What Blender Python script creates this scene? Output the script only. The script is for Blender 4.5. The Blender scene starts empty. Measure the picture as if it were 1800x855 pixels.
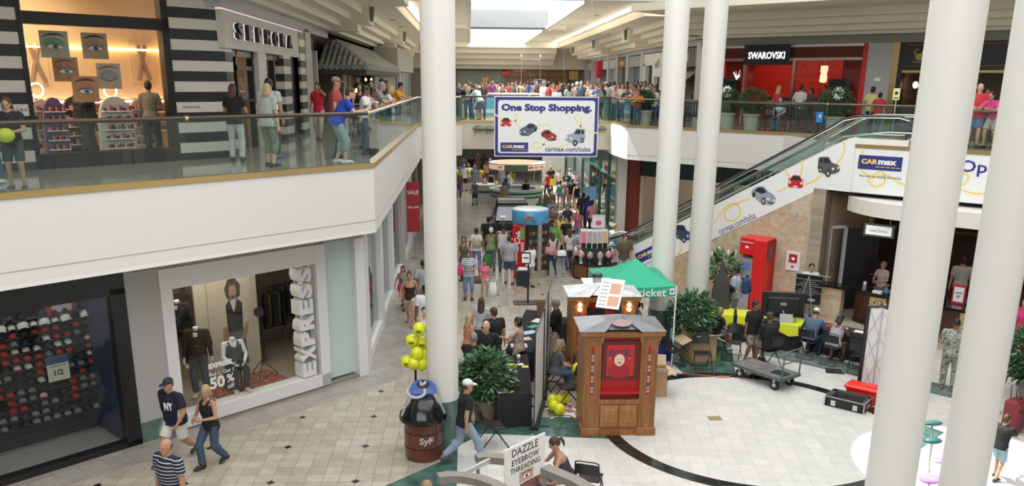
import bpy,math,random
from mathutils import Vector,Matrix
S=bpy.context.scene
COL=S.collection
R=math.radians
Q=math.sqrt(.5)
random.seed(7)
# --- camera
FPX,PCX,PCY,HC=1470.,900.,555.,7.0
TH=math.atan((555-143)/FPX);YAW=R(3.0);ROLL=R(.52)
fwd=Vector((math.sin(YAW)*math.cos(TH),math.cos(YAW)*math.cos(TH),-math.sin(TH)))
rgt=Vector((math.cos(YAW),-math.sin(YAW),0));upv=rgt.cross(fwd)
_r=rgt*math.cos(ROLL)+upv*math.sin(ROLL);_u=-rgt*math.sin(ROLL)+upv*math.cos(ROLL)
cd=bpy.data.cameras.new('camera');cam=bpy.data.objects.new('camera',cd);COL.objects.link(cam)
m3=Matrix((_r,_u,-fwd)).transposed().to_4x4();m3.translation=(0,0,HC)
cam.matrix_world=m3
cd.sensor_width=36;cd.lens=FPX/1800*36;cd.shift_y=(PCY-427.5)/1800;cd.clip_end=400
S.camera=cam
# --- light and exposure
S.view_settings.view_transform='Standard';S.view_settings.look='None'
S.view_settings.gamma=1;S.view_settings.use_curve_mapping=False
S.view_settings.exposure=0.23
S.cycles.transparent_max_bounces=40
W=bpy.data.worlds.new('world');S.world=W;W.use_nodes=True
bg=W.node_tree.nodes['Background'];bg.inputs[0].default_value=(.86,.93,1,1);bg.inputs[1].default_value=2.2
def area(name,loc,sx,sy,power,color=(1,1,1),rot=(0,0,0)):
 l=bpy.data.lights.new(name,'AREA');l.shape='RECTANGLE';l.size=sx;l.size_y=sy;l.energy=power;l.color=color
 o=bpy.data.objects.new(name,l);COL.objects.link(o);o.location=loc;o.rotation_euler=rot
 return o
area('atrium_skylight',(3.5,15,14.6),22,26,3600,(.97,.99,1),(0,0,0))
area('near_fill_light',(-3,-7,13.5),22,8,1900,(.97,.99,1),(R(48),0,R(-12)))  # fill lamp added behind the camera, tilted to brighten the facing fascias
for k in range(3):
 area('corridor_skylight',(2.3,(42,63,85,100)[k],13.5),4.4,14,760,(.98,.99,1))
area('cove_or_fill_light',(7.1,56,9.86),.14,42,240,(1,.96,.86),(0,R(100),0));area('cove_or_fill_light',(-2.6,56,9.86),.14,42,240,(1,.96,.86),(0,R(-100),0))  # fill strips added to brighten the corridor ceiling and its ledges
sl=bpy.data.lights.new('sun','SUN');sl.energy=9;sl.angle=R(.6);sl.color=(1,.96,.9)
so=bpy.data.objects.new('sun',sl);COL.objects.link(so)
SUN=Vector((.42,-.30,-1)).normalized()
so.rotation_euler=SUN.to_track_quat('-Z','Y').to_euler();so.location=(0,0,30)
# --- photo maths: a pixel of the 1800 x 855 photograph to a point of the hall
def ray(x,y):return fwd+_r*((x-PCX)/FPX)-_u*((y-PCY)/FPX)
def G(x,y,z=0.):
 d=ray(x,y);t=(z-HC)/d.z;return Vector((0,0,HC))+d*t
def AtY(x,y,Y):
 d=ray(x,y);return Vector((0,0,HC))+d*(Y/d.y)
def AtS(x,y,s,sg=1):  # on the vertical plane  y + sg*x = s
 d=ray(x,y);return Vector((0,0,HC))+d*(s/(d.y+sg*d.x))
def PU(px,py,d,s=25.):  # left fronts: distance along and height of what is seen at a pixel, d behind the plane y = x + s
 q=AtS(px,py,s+d*math.sqrt(2),-1);return((q.x+q.y-s)*math.sqrt(.5),q.z)
def PR(px,py,d):q=AtS(px,py,46.4+d*math.sqrt(2));return((q.x-q.y+46.4)*math.sqrt(.5),q.z)
# --- materials
MC={}
def mat(name,col,rough=.6,metal=0.,var=0.,vscale=8.,spec=.5,emit=None,es=1.,bump=0.):
 if name in MC:return MC[name]
 m=bpy.data.materials.new(name);m.use_nodes=True;nt=m.node_tree;b=nt.nodes['Principled BSDF']
 c=tuple(col)+(1,)
 b.inputs['Base Color'].default_value=c;b.inputs['Roughness'].default_value=rough;b.inputs['Metallic'].default_value=metal
 b.inputs['Specular IOR Level'].default_value=spec
 if var>0 or bump>0:
  n=nt.nodes.new('ShaderNodeTexNoise');n.inputs['Scale'].default_value=vscale;n.inputs['Detail'].default_value=5
  tc=nt.nodes.new('ShaderNodeTexCoord');nt.links.new(tc.outputs['Object'],n.inputs['Vector'])
 if var>0:
  r=nt.nodes.new('ShaderNodeValToRGB');r.color_ramp.elements[0].position=.3;r.color_ramp.elements[1].position=.7
  r.color_ramp.elements[0].color=tuple(max(0,v*(1-var))for v in col)+(1,)
  r.color_ramp.elements[1].color=tuple(min(1,v*(1+var))for v in col)+(1,)
  nt.links.new(n.outputs['Fac'],r.inputs['Fac']);nt.links.new(r.outputs['Color'],b.inputs['Base Color'])
 if bump>0:
  bp=nt.nodes.new('ShaderNodeBump');bp.inputs['Strength'].default_value=bump;bp.inputs['Distance'].default_value=.02
  nt.links.new(n.outputs['Fac'],bp.inputs['Height']);nt.links.new(bp.outputs['Normal'],b.inputs['Normal'])
 if emit is not None:
  b.inputs['Emission Color'].default_value=tuple(emit)+(1,);b.inputs['Emission Strength'].default_value=es
 MC[name]=m;return m
def glass(name,tint=(.9,.97,.95),refl=1.,rough=.02):
 if name in MC:return MC[name]
 m=bpy.data.materials.new(name);m.use_nodes=True;nt=m.node_tree;nt.nodes.clear()
 o=nt.nodes.new('ShaderNodeOutputMaterial');mx=nt.nodes.new('ShaderNodeMixShader');t=nt.nodes.new('ShaderNodeBsdfTransparent')
 g=nt.nodes.new('ShaderNodeBsdfGlossy');f=nt.nodes.new('ShaderNodeLayerWeight');f.inputs['Blend'].default_value=.5;pw=nt.nodes.new('ShaderNodeMath');pw.operation='POWER';pw.inputs[1].default_value=5;mu=nt.nodes.new('ShaderNodeMath');mu.operation='MULTIPLY_ADD';mu.inputs[2].default_value=.045*refl
 t.inputs[0].default_value=tuple(tint)+(1,);g.inputs['Roughness'].default_value=rough;
 mu.inputs[1].default_value=refl*.8;mu.use_clamp=True;nt.links.new(f.outputs['Facing'],pw.inputs[0]);nt.links.new(pw.outputs[0],mu.inputs[0]);nt.links.new(mu.outputs[0],mx.inputs[0])
 nt.links.new(t.outputs[0],mx.inputs[1]);nt.links.new(g.outputs[0],mx.inputs[2]);nt.links.new(mx.outputs[0],o.inputs[0])
 MC[name]=m;return m
def tiles(name,c1,c2,grout,size,rot=0.,off=(0,0),gw=.007,rough=.25,diamond=None,plane='XY',sz2=None,nv=.12):
 m=bpy.data.materials.new(name);m.use_nodes=True;nt=m.node_tree;b=nt.nodes['Principled BSDF'];L=nt.links.new;N=nt.nodes.new
 ge=N('ShaderNodeNewGeometry');mp=N('ShaderNodeMapping')
 L(ge.outputs['Position'],mp.inputs[0])
 if plane=='XY':mp.inputs['Location'].default_value=(off[0],off[1],0);mp.inputs['Rotation'].default_value=(0,0,rot);src=mp.outputs[0]
 else:  # a vertical wall whose run makes the angle rot with X: u = along, v = z
  mp.inputs['Rotation'].default_value=(0,0,-rot);sp=N('ShaderNodeSeparateXYZ');cb=N('ShaderNodeCombineXYZ')
  L(mp.outputs[0],sp.inputs[0]);L(sp.outputs['X'],cb.inputs['X']);L(sp.outputs['Z'],cb.inputs['Y']);src=cb.outputs[0]
 br=N('ShaderNodeTexBrick');br.offset=0;br.squash=1;br.inputs['Scale'].default_value=1;br.inputs['Brick Width'].default_value=size
 br.inputs['Row Height'].default_value=sz2 or size;br.inputs['Mortar Size'].default_value=gw/2;br.inputs['Mortar Smooth'].default_value=0
 br.inputs['Color1'].default_value=tuple(c1)+(1,);br.inputs['Color2'].default_value=tuple(c2)+(1,);br.inputs['Mortar'].default_value=tuple(grout)+(1,)
 L(src,br.inputs['Vector'])
 no=N('ShaderNodeTexNoise');no.inputs['Scale'].default_value=5;no.inputs['Detail'].default_value=6;no.inputs['Distortion'].default_value=.6;L(src,no.inputs['Vector'])
 mr=N('ShaderNodeMapRange');mr.inputs['From Min'].default_value=.3;mr.inputs['From Max'].default_value=.7;mr.inputs['To Min'].default_value=1-nv;mr.inputs['To Max'].default_value=1+nv*.4
 L(no.outputs['Fac'],mr.inputs['Value'])
 mu=N('ShaderNodeVectorMath');mu.operation='MULTIPLY';L(br.outputs['Color'],mu.inputs[0]);L(mr.outputs[0],mu.inputs[1]);out=mu.outputs[0]
 if diamond:
  per,ox,oy,hs,dc=diamond
  sp=N('ShaderNodeSeparateXYZ');L(ge.outputs['Position'],sp.inputs[0]);ab=[]
  for ax,o in(('X',ox),('Y',oy)):
   a=N('ShaderNodeMath');a.operation='SUBTRACT';a.inputs[1].default_value=o-per/2;L(sp.outputs[ax],a.inputs[0])
   c=N('ShaderNodeMath');c.operation='FLOORED_MODULO';c.inputs[1].default_value=per;L(a.outputs[0],c.inputs[0])
   d=N('ShaderNodeMath');d.operation='SUBTRACT';d.inputs[1].default_value=per/2;L(c.outputs[0],d.inputs[0])
   e=N('ShaderNodeMath');e.operation='ABSOLUTE';L(d.outputs[0],e.inputs[0]);ab.append(e)
  s=N('ShaderNodeMath');s.operation='ADD';L(ab[0].outputs[0],s.inputs[0]);L(ab[1].outputs[0],s.inputs[1])
  l=N('ShaderNodeMath');l.operation='LESS_THAN';l.inputs[1].default_value=hs;L(s.outputs[0],l.inputs[0])
  mx=N('ShaderNodeMix');mx.data_type='RGBA';L(l.outputs[0],mx.inputs[0]);L(out,mx.inputs[6]);mx.inputs[7].default_value=tuple(dc)+(1,);out=mx.outputs[2]
 L(out,b.inputs['Base Color']);b.inputs['Roughness'].default_value=rough
 MC[name]=m;return m
def bands(name,c1,c2,period,z0,rough=.4):
 m=bpy.data.materials.new(name);m.use_nodes=True;nt=m.node_tree;b=nt.nodes['Principled BSDF'];L=nt.links.new;N=nt.nodes.new
 ge=N('ShaderNodeNewGeometry');sp=N('ShaderNodeSeparateXYZ');L(ge.outputs['Position'],sp.inputs[0])
 a=N('ShaderNodeMath');a.operation='SUBTRACT';a.inputs[1].default_value=z0;L(sp.outputs['Z'],a.inputs[0])
 c=N('ShaderNodeMath');c.operation='FLOORED_MODULO';c.inputs[1].default_value=period;L(a.outputs[0],c.inputs[0])
 l=N('ShaderNodeMath');l.operation='LESS_THAN';l.inputs[1].default_value=period/2;L(c.outputs[0],l.inputs[0])
 mx=N('ShaderNodeMix');mx.data_type='RGBA';L(l.outputs[0],mx.inputs[0]);mx.inputs[6].default_value=tuple(c1)+(1,);mx.inputs[7].default_value=tuple(c2)+(1,)
 L(mx.outputs[2],b.inputs['Base Color']);b.inputs['Roughness'].default_value=rough
 MC[name]=m;return m
def stripes(name,c1,c2,period,axis='Z',rough=.8,duty=.5):
 m=bpy.data.materials.new(name);m.use_nodes=True;nt=m.node_tree;b=nt.nodes['Principled BSDF'];L=nt.links.new;N=nt.nodes.new
 ge=N('ShaderNodeTexCoord');sp=N('ShaderNodeSeparateXYZ');L(ge.outputs['Object'],sp.inputs[0])
 c=N('ShaderNodeMath');c.operation='FLOORED_MODULO';c.inputs[1].default_value=period;L(sp.outputs[axis],c.inputs[0])
 l=N('ShaderNodeMath');l.operation='LESS_THAN';l.inputs[1].default_value=period*duty;L(c.outputs[0],l.inputs[0])
 mx=N('ShaderNodeMix');mx.data_type='RGBA';L(l.outputs[0],mx.inputs[0]);mx.inputs[6].default_value=tuple(c1)+(1,);mx.inputs[7].default_value=tuple(c2)+(1,)
 L(mx.outputs[2],b.inputs['Base Color']);b.inputs['Roughness'].default_value=rough
 MC[name]=m;return m
def mottle(name,cols,scale=14.,rough=.8):
 m=bpy.data.materials.new(name);m.use_nodes=True;nt=m.node_tree;b=nt.nodes['Principled BSDF'];L=nt.links.new;N=nt.nodes.new
 tc=N('ShaderNodeTexCoord');n=N('ShaderNodeTexNoise');n.inputs['Scale'].default_value=scale;n.inputs['Detail'].default_value=3;L(tc.outputs['Object'],n.inputs['Vector'])
 r=N('ShaderNodeValToRGB');r.color_ramp.interpolation='CONSTANT';e=r.color_ramp.elements
 while len(e)<len(cols):e.new(.5)
 for i,c in enumerate(cols):e[i].position=0 if i==0 else .36+.28*i/len(cols);e[i].color=tuple(c)+(1,)
 L(n.outputs['Fac'],r.inputs[0]);L(r.outputs[0],b.inputs['Base Color']);b.inputs['Roughness'].default_value=rough
 MC[name]=m;return m
def wood(name,c1,c2,scale=3.,rough=.4,axis=2):
 m=bpy.data.materials.new(name);m.use_nodes=True;nt=m.node_tree;b=nt.nodes['Principled BSDF'];L=nt.links.new;N=nt.nodes.new
 tc=N('ShaderNodeTexCoord');mp=N('ShaderNodeMapping');L(tc.outputs['Object'],mp.inputs[0]);sc=[9,9,9];sc[axis]=.8;mp.inputs['Scale'].default_value=sc
 n=N('ShaderNodeTexNoise');n.inputs['Scale'].default_value=scale;n.inputs['Detail'].default_value=8;n.inputs['Distortion'].default_value=.5;L(mp.outputs[0],n.inputs['Vector'])
 r=N('ShaderNodeValToRGB');r.color_ramp.elements[0].position=.3;r.color_ramp.elements[1].position=.72
 r.color_ramp.elements[0].color=tuple(c1)+(1,);r.color_ramp.elements[1].color=tuple(c2)+(1,)
 L(n.outputs['Fac'],r.inputs[0]);L(r.outputs[0],b.inputs['Base Color']);b.inputs['Roughness'].default_value=rough
 MC[name]=m;return m
 # --- mesh builder
TXT={}
def text_geo(s,bold,sp,ital=0.):
 k=(s,bold,sp,ital)
 if k not in TXT:
  c=bpy.data.curves.new('t','FONT');c.body=s;c.size=1;c.extrude=.5;c.offset=bold;c.resolution_u=2;c.space_character=sp;c.shear=ital
  o=bpy.data.objects.new('t',c);m=bpy.data.meshes.new_from_object(o)
  v=[tuple(q.co)for q in m.vertices];f=[tuple(p.vertices)for p in m.polygons]
  x0=min(q[0]for q in v);x1=max(q[0]for q in v);y0=min(q[1]for q in v);y1=max(q[1]for q in v)
  TXT[k]=([(q[0]-x0,q[1]-y0,q[2])for q in v],f,x1-x0,y1-y0)
  bpy.data.objects.remove(o);bpy.data.curves.remove(c);bpy.data.meshes.remove(m)
 return TXT[k]
I4=Matrix.Identity(4)
def T(x=0,y=0,z=0):return Matrix.Translation((x,y,z))
def RX(a):return Matrix.Rotation(R(a),4,'X')
def RY(a):return Matrix.Rotation(R(a),4,'Y')
def RZ(a):return Matrix.Rotation(R(a),4,'Z')
def SC(x,y=None,z=None):
 y=x if y is None else y;z=x if z is None else z
 return Matrix.Diagonal((x,y,z,1))
class MB:
 def __init__(s,M=None):s.v=[];s.f=[];s.mi=[];s.M=M or I4;s.k=0;s.sm=[];s.smooth=False
 def add(s,vs,fs,M=None):
  n=len(s.v);X=s.M@M if M is not None else s.M
  s.v+=[X@Vector(p)for p in vs]
  flip=X.to_3x3().determinant()<0
  for f in fs:s.f.append(tuple(n+i for i in(reversed(f)if flip else f)));s.mi.append(s.k);s.sm.append(s.smooth)
  return s
 def box(s,x0,x1,y0,y1,z0,z1,M=None,b=0.):
  if b>0:
   b=min(b,(x1-x0)/2.01,(y1-y0)/2.01,(z1-z0)/2.01)
   prof=[(x0+b,y0),(x1-b,y0),(x1,y0+b),(x1,y1-b),(x1-b,y1),(x0+b,y1),(x0,y1-b),(x0,y0+b)]
   inn=[(min(max(x,x0+b),x1-b),min(max(y,y0+b),y1-b))for x,y in prof]
   vs=[(x,y,z0)for x,y in inn]+[(x,y,z0+b)for x,y in prof]+[(x,y,z1-b)for x,y in prof]+[(x,y,z1)for x,y in inn]
   fs=[tuple(reversed(range(8))),tuple(range(24,32))]
   for k in range(3):
    for i in range(8):j=(i+1)%8;fs.append((k*8+i,k*8+j,k*8+8+j,k*8+8+i))
   return s.add(vs,fs,M)
  vs=[(x0,y0,z0),(x1,y0,z0),(x1,y1,z0),(x0,y1,z0),(x0,y0,z1),(x1,y0,z1),(x1,y1,z1),(x0,y1,z1)]
  return s.add(vs,[(0,3,2,1),(4,5,6,7),(0,1,5,4),(1,2,6,5),(2,3,7,6),(3,0,4,7)],M)
 def cb(s,cx,cy,cz,sx,sy,sz,M=None,b=0.):return s.box(cx-sx/2,cx+sx/2,cy-sy/2,cy+sy/2,cz-sz/2,cz+sz/2,M,b)
 def prism(s,pts,z0,z1,M=None):  # ccw outline in XY
  n=len(pts);vs=[(p[0],p[1],z0)for p in pts]+[(p[0],p[1],z1)for p in pts]
  a=sum(pts[i][0]*pts[(i+1)%n][1]-pts[(i+1)%n][0]*pts[i][1]for i in range(n))
  fs=[tuple(reversed(range(n))),tuple(range(n,2*n))]+[(i,(i+1)%n,n+(i+1)%n,n+i)for i in range(n)]
  if a<0:fs=[tuple(reversed(f))for f in fs]
  return s.add(vs,fs,M)
 def lathe(s,prof,n=24,M=None,a0=0.,a1=360.):  # prof: (r, z) bottom to top
  full=abs(a1-a0)>=359.9;m=n if full else n+1;vs=[];fs=[]
  for r,z in prof:
   for i in range(m):a=R(a0+(a1-a0)*i/n);vs.append((r*math.cos(a),r*math.sin(a),z))
  for k in range(len(prof)-1):
   for i in range(n if full else n):
    j=(i+1)%m
    fs.append((k*m+i,k*m+j,(k+1)*m+j,(k+1)*m+i))
  if full:
   if prof[0][0]>1e-4:fs.append(tuple(reversed(range(m))))
   if prof[-1][0]>1e-4:fs.append(tuple(range((len(prof)-1)*m,len(prof)*m)))
  return s.add(vs,fs,M)
 def cyl(s,x,y,z0,z1,r,n=20,M=None,r2=None):
  X=T(x,y,0);X=M@X if M is not None else X
  return s.lathe([(r,z0),(r if r2 is None else r2,z1)],n,X)
 def tube(s,pts,r,n=8,closed=False,M=None):
  P=[Vector(p)for p in pts];m=len(P);rs=r if isinstance(r,(list,tuple))else[r]*m
  vs=[];fs=[];pu=None
  for i in range(m):
   if closed:d=P[(i+1)%m]-P[i-1]
   else:d=P[min(i+1,m-1)]-P[max(i-1,0)]
   d.normalize()
   if pu is None:pu=Vector((0,0,1))if abs(d.z)<.9 else Vector((1,0,0))
   u=(pu-d*pu.dot(d))
   if u.length<1e-5:u=d.orthogonal()
   u.normalize();w=d.cross(u);pu=u
   for k in range(n):a=2*math.pi*k/n;vs.append(P[i]+(u*math.cos(a)+w*math.sin(a))*rs[i])
  for i in range(m if closed else m-1):
   j=(i+1)%m
   for k in range(n):l=(k+1)%n;fs.append((i*n+k,i*n+l,j*n+l,j*n+k))
  if not closed:fs.append(tuple(reversed(range(n))));fs.append(tuple(range((m-1)*n,m*n)))
  return s.add(vs,fs,M)
 def bar(s,a,b,w,h,M=None):  # square bar a to b, w across (horizontal), h the other way
  a=Vector(a);b=Vector(b);d=(b-a).normalized();u=Vector((0,0,1))if abs(d.z)<.95 else Vector((0,1,0))
  x=d.cross(u).normalized();y=x.cross(d);vs=[]
  for p in(a,b):
   for sx,sy in((-1,-1),(1,-1),(1,1),(-1,1)):vs.append(p+x*sx*w/2+y*sy*h/2)
  return s.add(vs,[(0,1,2,3),(7,6,5,4),(0,4,5,1),(1,5,6,2),(2,6,7,3),(3,7,4,0)],M)
 def ell(s,c,r,n=12,m=8,M=None):
  vs=[(c[0],c[1],c[2]-r[2])];fs=[]
  for k in range(1,m):
   t=math.pi*k/m
   for i in range(n):a=2*math.pi*i/n;vs.append((c[0]+r[0]*math.sin(t)*math.cos(a),c[1]+r[1]*math.sin(t)*math.sin(a),c[2]-r[2]*math.cos(t)))
  vs.append((c[0],c[1],c[2]+r[2]));e=len(vs)-1
  for i in range(n):fs.append((0,1+(i+1)%n,1+i));fs.append((e,e-n+i,e-n+(i+1)%n))
  for k in range(m-2):
   for i in range(n):j=(i+1)%n;fs.append((1+k*n+i,1+k*n+j,1+(k+1)*n+j,1+(k+1)*n+i))
  return s.add(vs,fs,M)
 def loft(s,secs,n=14,M=None):  # secs: (center, u, v) with u, v vectors (half axes); closed with fan caps
  vs=[];fs=[];m=len(secs)
  for c,u,v in secs:
   c=Vector(c);u=Vector(u);v=Vector(v)
   for i in range(n):a=2*math.pi*i/n;vs.append(c+u*math.cos(a)+v*math.sin(a))
  for k in range(m-1):
   for i in range(n):j=(i+1)%n;fs.append((k*n+i,k*n+j,(k+1)*n+j,(k+1)*n+i))
  fs.append(tuple(reversed(range(n))));fs.append(tuple(range((m-1)*n,m*n)))
  return s.add(vs,fs,M)
 def text(s,t,M,h=None,w=None,bold=0.,ext=.01,sp=1.,ital=0.):  # on the XY plane of M, centred; h letter height, w total width
  vs,fs,tw,tt=text_geo(t,bold,sp,ital)
  sy=h/tt if h else w/tw;sx=w/tw if w else sy
  X=M@Matrix.Diagonal((sx,sy,ext,1))@T(-tw/2,-tt/2,0)
  return s.add(vs,fs,X)
 def build(s,name,mats,parent=None,loc=None,rz=None,smooth=None):
  me=bpy.data.meshes.new(name)
  if parent is None and loc is None and s.v:  # put the origin at the base of the mesh
   xs=[p.x for p in s.v];ys=[p.y for p in s.v];zs=[p.z for p in s.v]
   o0=Vector(((min(xs)+max(xs))/2,(min(ys)+max(ys))/2,min(zs)));s.v=[p-o0 for p in s.v];loc=o0
  me.from_pydata([tuple(p)for p in s.v],[],s.f)
  for m in(mats if isinstance(mats,(list,tuple))else[mats]):me.materials.append(m)
  for p,k,q in zip(me.polygons,s.mi,s.sm):p.material_index=k;p.use_smooth=q
  if smooth is not None:
   for p in me.polygons:p.use_smooth=True
   me.set_sharp_from_angle(angle=R(smooth))
  me.update();o=bpy.data.objects.new(name,me);COL.objects.link(o)
  if parent is not None:o.parent=parent
  if loc is not None:o.location=loc
  if rz is not None:o.rotation_euler=(0,0,R(rz))
  return o
def tag(o,label,cat,group=None,kind=None):
 o['label']=label;o['category']=cat
 if group:o['group']=group
 if kind:o['kind']=kind
 return o
def thing(name,label,cat,loc=(0,0,0),rz=0.,group=None):
 o=bpy.data.objects.new(name,None);COL.objects.link(o);o.location=loc;o.rotation_euler=(0,0,R(rz));o.empty_display_size=.1
 return tag(o,label,cat,group)
def struct(name,mb,m,**k):
 o=mb.build(name,m,**k);o['kind']='structure';return o
def dup(root,loc=None,rz=None,label=None,group=None,scale=None):
 r=root.copy();COL.objects.link(r)
 if loc is not None:r.location=loc
 if rz is not None:r.rotation_euler=(0,0,R(rz))
 if scale is not None:r.scale=(scale,)*3
 if label:r['label']=label
 if group:r['group']=group
 for ch in list(root.children):
  c=ch.copy();COL.objects.link(c);c.parent=r
  for g in ch.children:
   d=g.copy();COL.objects.link(d);d.parent=c
 return r
def wallM(p,ang,z=0):  # local X runs along the wall at ang, local Y up, local Z out of the wall (to the right-hand side of the run turned -90)
 return T(p[0],p[1],z)@RZ(ang)@RX(90)
 # left faces: run direction 45 deg (towards +x +y), outward normal (+x,-y) ; right faces: run -45 deg, outward normal (-x,-y)
def LF(s,u):  # point on line y = x + s at distance u from x = 0
 return(u*Q,s+u*Q)
def RF(s,u):
 return(u*Q,s-u*Q)
 # common materials
white=mat('painted white',(.80,.79,.76),.45)
cream=mat('cream column paint',(.74,.725,.685),.35)
creamc=mat('cream ceiling plaster',(.90,.83,.68),.7)
brass=mat('brushed brass',(.62,.45,.20),.3,.85)
bronze=mat('dark bronze rail',(.09,.065,.05),.3,.5)
chrome=mat('chrome',(.75,.76,.77),.15,1.)
steel=mat('brushed steel',(.55,.55,.54),.35,.9)
black=mat('black plastic',(.012,.012,.013),.4)
blackc=mat('black cloth',(.012,.012,.014),.9)
greyp=mat('grey paint',(.42,.42,.43),.5)
red=mat('red lacquer',(.55,.02,.02),.4)
navy=mat('navy blue print',(.03,.035,.22),.5)
yel=mat('yellow ribbon print',(.85,.66,.16),.5)
gold=mat('gold print',(.85,.58,.12),.5)
paper=mat('white paper',(.85,.85,.85),.6)
gls=glass('rail glass',(.88,.95,.93),1.)
shopg=glass('shop glass',(.95,.97,.96),.55)
# === the hall
tile_c=tiles('cream floor tiles',(.40,.355,.28),(.50,.46,.385),(.15,.13,.105),.304,off=(2.08,-15.4+.304*51),diamond=(1.52,-2.08,15.4,.085,(.02,.02,.022)),rough=.22)
tile_g=tiles('grey diagonal tiles',(.33,.30,.265),(.41,.375,.33),(.20,.185,.17),.43,rot=R(45),rough=.25)
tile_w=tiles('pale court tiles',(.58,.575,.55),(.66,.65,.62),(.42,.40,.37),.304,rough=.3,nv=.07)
tile_u=tiles('gallery polished tiles',(.36,.33,.28),(.42,.385,.33),(.30,.27,.23),.4,rot=R(45),rough=.08)
granite=mat('black granite',(.012,.012,.013),.12,var=.5,vscale=25)
gmarb=mat('green marble',(.055,.12,.105),.15,var=.45,vscale=4)
def flat(name,pts,z0,z1,m,label=None):
 b=MB();b.prism(pts,z0,z1);return struct(name,b,m)
flat('floor',[(-30,-12),(32,-12),(32,112),(-30,112)],-.25,0,tile_c)
flat('trim_1',[(-14,7.0),(-14,8.2),(-2.53,19.67),(-2.53,70),(-1.66,70),(-1.66,19.35)],-.05,.004,tile_g)
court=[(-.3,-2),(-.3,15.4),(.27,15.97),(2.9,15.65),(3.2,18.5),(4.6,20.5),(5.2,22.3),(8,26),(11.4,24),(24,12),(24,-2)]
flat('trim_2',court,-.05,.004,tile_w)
flat('trim_3',[(-3.2,12),(-.55,14.65),(-.75,16.1),(.1,16.75),(3.4,16.75),(3.6,15.4),(2.9,15.58),(.27,15.93),(-.25,15.35),(-.25,12)],-.05,.008,gmarb)
flat('trim_4',[(5.35,19.3),(6.6,19.3),(7.7,23.6),(5.6,23.9),(4.5,22.3),(5.1,21.1)],-.05,.008,gmarb)
flat('trim_5',[(8.3,14.35),(9.9,15.7),(9.6,16.2),(8.75,15.8)],-.05,.008,gmarb)
flat('trim_6',[(7.6,21.1),(11.3,17.5),(11.9,18.1),(8.2,21.8)],-.05,.007,mat('grey green marble',(.16,.20,.18),.2,var=.3,vscale=5))
b=MB();n=96;cx,cy=5.95,16.27
vs=[];fs=[]
for i in range(n):
 a=2*math.pi*i/n
 for r in(2.93,3.22):vs.append((cx+r*math.cos(a),cy+r*math.sin(a),.012))
for i in range(n):j=(i+1)%n;fs.append((2*i,2*i+1,2*j+1,2*j))
b.add(vs,fs);struct('trim_7',b,tiles('black granite ring',(.012,.012,.013),(.02,.02,.02),(.06,.06,.06),.9,rough=.12))
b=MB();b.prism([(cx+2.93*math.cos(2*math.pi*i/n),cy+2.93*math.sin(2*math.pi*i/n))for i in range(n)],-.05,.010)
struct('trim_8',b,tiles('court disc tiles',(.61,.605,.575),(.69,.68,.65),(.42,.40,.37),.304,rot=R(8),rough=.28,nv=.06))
# stone strip under the wall
flat('trim_9',[RF(35.5,8),RF(35.5,19),RF(34.0,19),RF(34.0,8)],-.05,.011,mat('travertine floor',(.50,.40,.29),.35,var=.12,vscale=6))
b=MB();b.prism([(8.93,19.42),(9.05,19.78),(9.42,19.68),(9.36,19.3)],0,.014);struct('trim_10',b,mat('dark star marble',(.05,.04,.045),.2,var=.9,vscale=7))
b=MB();b.box(5.14,5.42,16.47,16.69,0,.018);struct('trim_11',b,mat('brass floor plate',(.30,.24,.14),.5))
b=MB();b.box(6.1,6.4,19.1,19.25,0,.02);struct('trim_12',b,mat('brass floor plate2',(.40,.26,.14),.5))
# ---- upper floor slab
slabL=[(-26,-6.2),(-2,17.8),(-2,34.7),(-.3,36.4),(-.3,38),(-.3,112),(-26,112)]
slabR=[(6.3,38),(6.3,36.8),(6.5,34.7),(24,17.2),(34,7.2),(34,112),(6.3,112)]
for k,sp in enumerate((slabL,slabR)):
 b=MB();b.prism(sp,3.93,5.24);struct('gallery_slab_%s'%('left','right')[k],b,mat('fascia white',(.72,.71,.685),.5))
 b=MB();b.prism(sp,5.24,5.28);struct('gallery_floor_%s'%('left','right')[k],b,tile_u)
b=MB();b.box(-.3,6.3,38.0,42.6,4.07,5.24);struct('bridge_slab_front',b,mat('bridge beige',(.62,.56,.47),.6))
b=MB();b.box(-.3,6.3,38.0,42.6,5.24,5.28);struct('bridge_floor_front',b,tile_u)
b=MB();b.box(-.3,6.3,60,112,4.07,5.28);struct('bridge_slab_back',b,tile_u)
# grooves and coping on the fascias
gro=mat('fascia shadow joint',(.42,.41,.39),.7)
def run_on(pts,off,z0,z1,t,name,m):  # strip following a poly-line, off outwards to the right of travel
 for i in range(len(pts)-1):
  a=Vector(pts[i]);c=Vector(pts[i+1]);d=(c-a).normalized();nrm=Vector((d.y,-d.x));bb=MB()
  e=t if len(pts)>2 else 0
  bb.prism([tuple(a-nrm*t-d*0),tuple(c-nrm*t),tuple(c+nrm*off),tuple(a+nrm*off)],z0,z1)
  yield struct(name,bb,m)
railL=[(-26,-6.2),(-2,17.8),(-2,34.7),(-.3,36.4),(-.3,38)]
railR=[(6.3,38),(6.5,34.7),(24,17.2),(34,7.2)]
for k,rl in enumerate((railL,railR)):
 list(run_on(rl,.006,4.125,4.14,.02,'fascia_joint',gro))
 list(run_on(rl,.03,5.235,5.335,.13,'brass_kerb',brass))
list(run_on([(-.3,38),(6.3,38)],.03,5.235,5.335,.13,'brass_kerb',brass));list(run_on([(6.3,42.6),(-.3,42.6)],.03,5.235,5.335,.13,'brass_kerb',brass))
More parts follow.
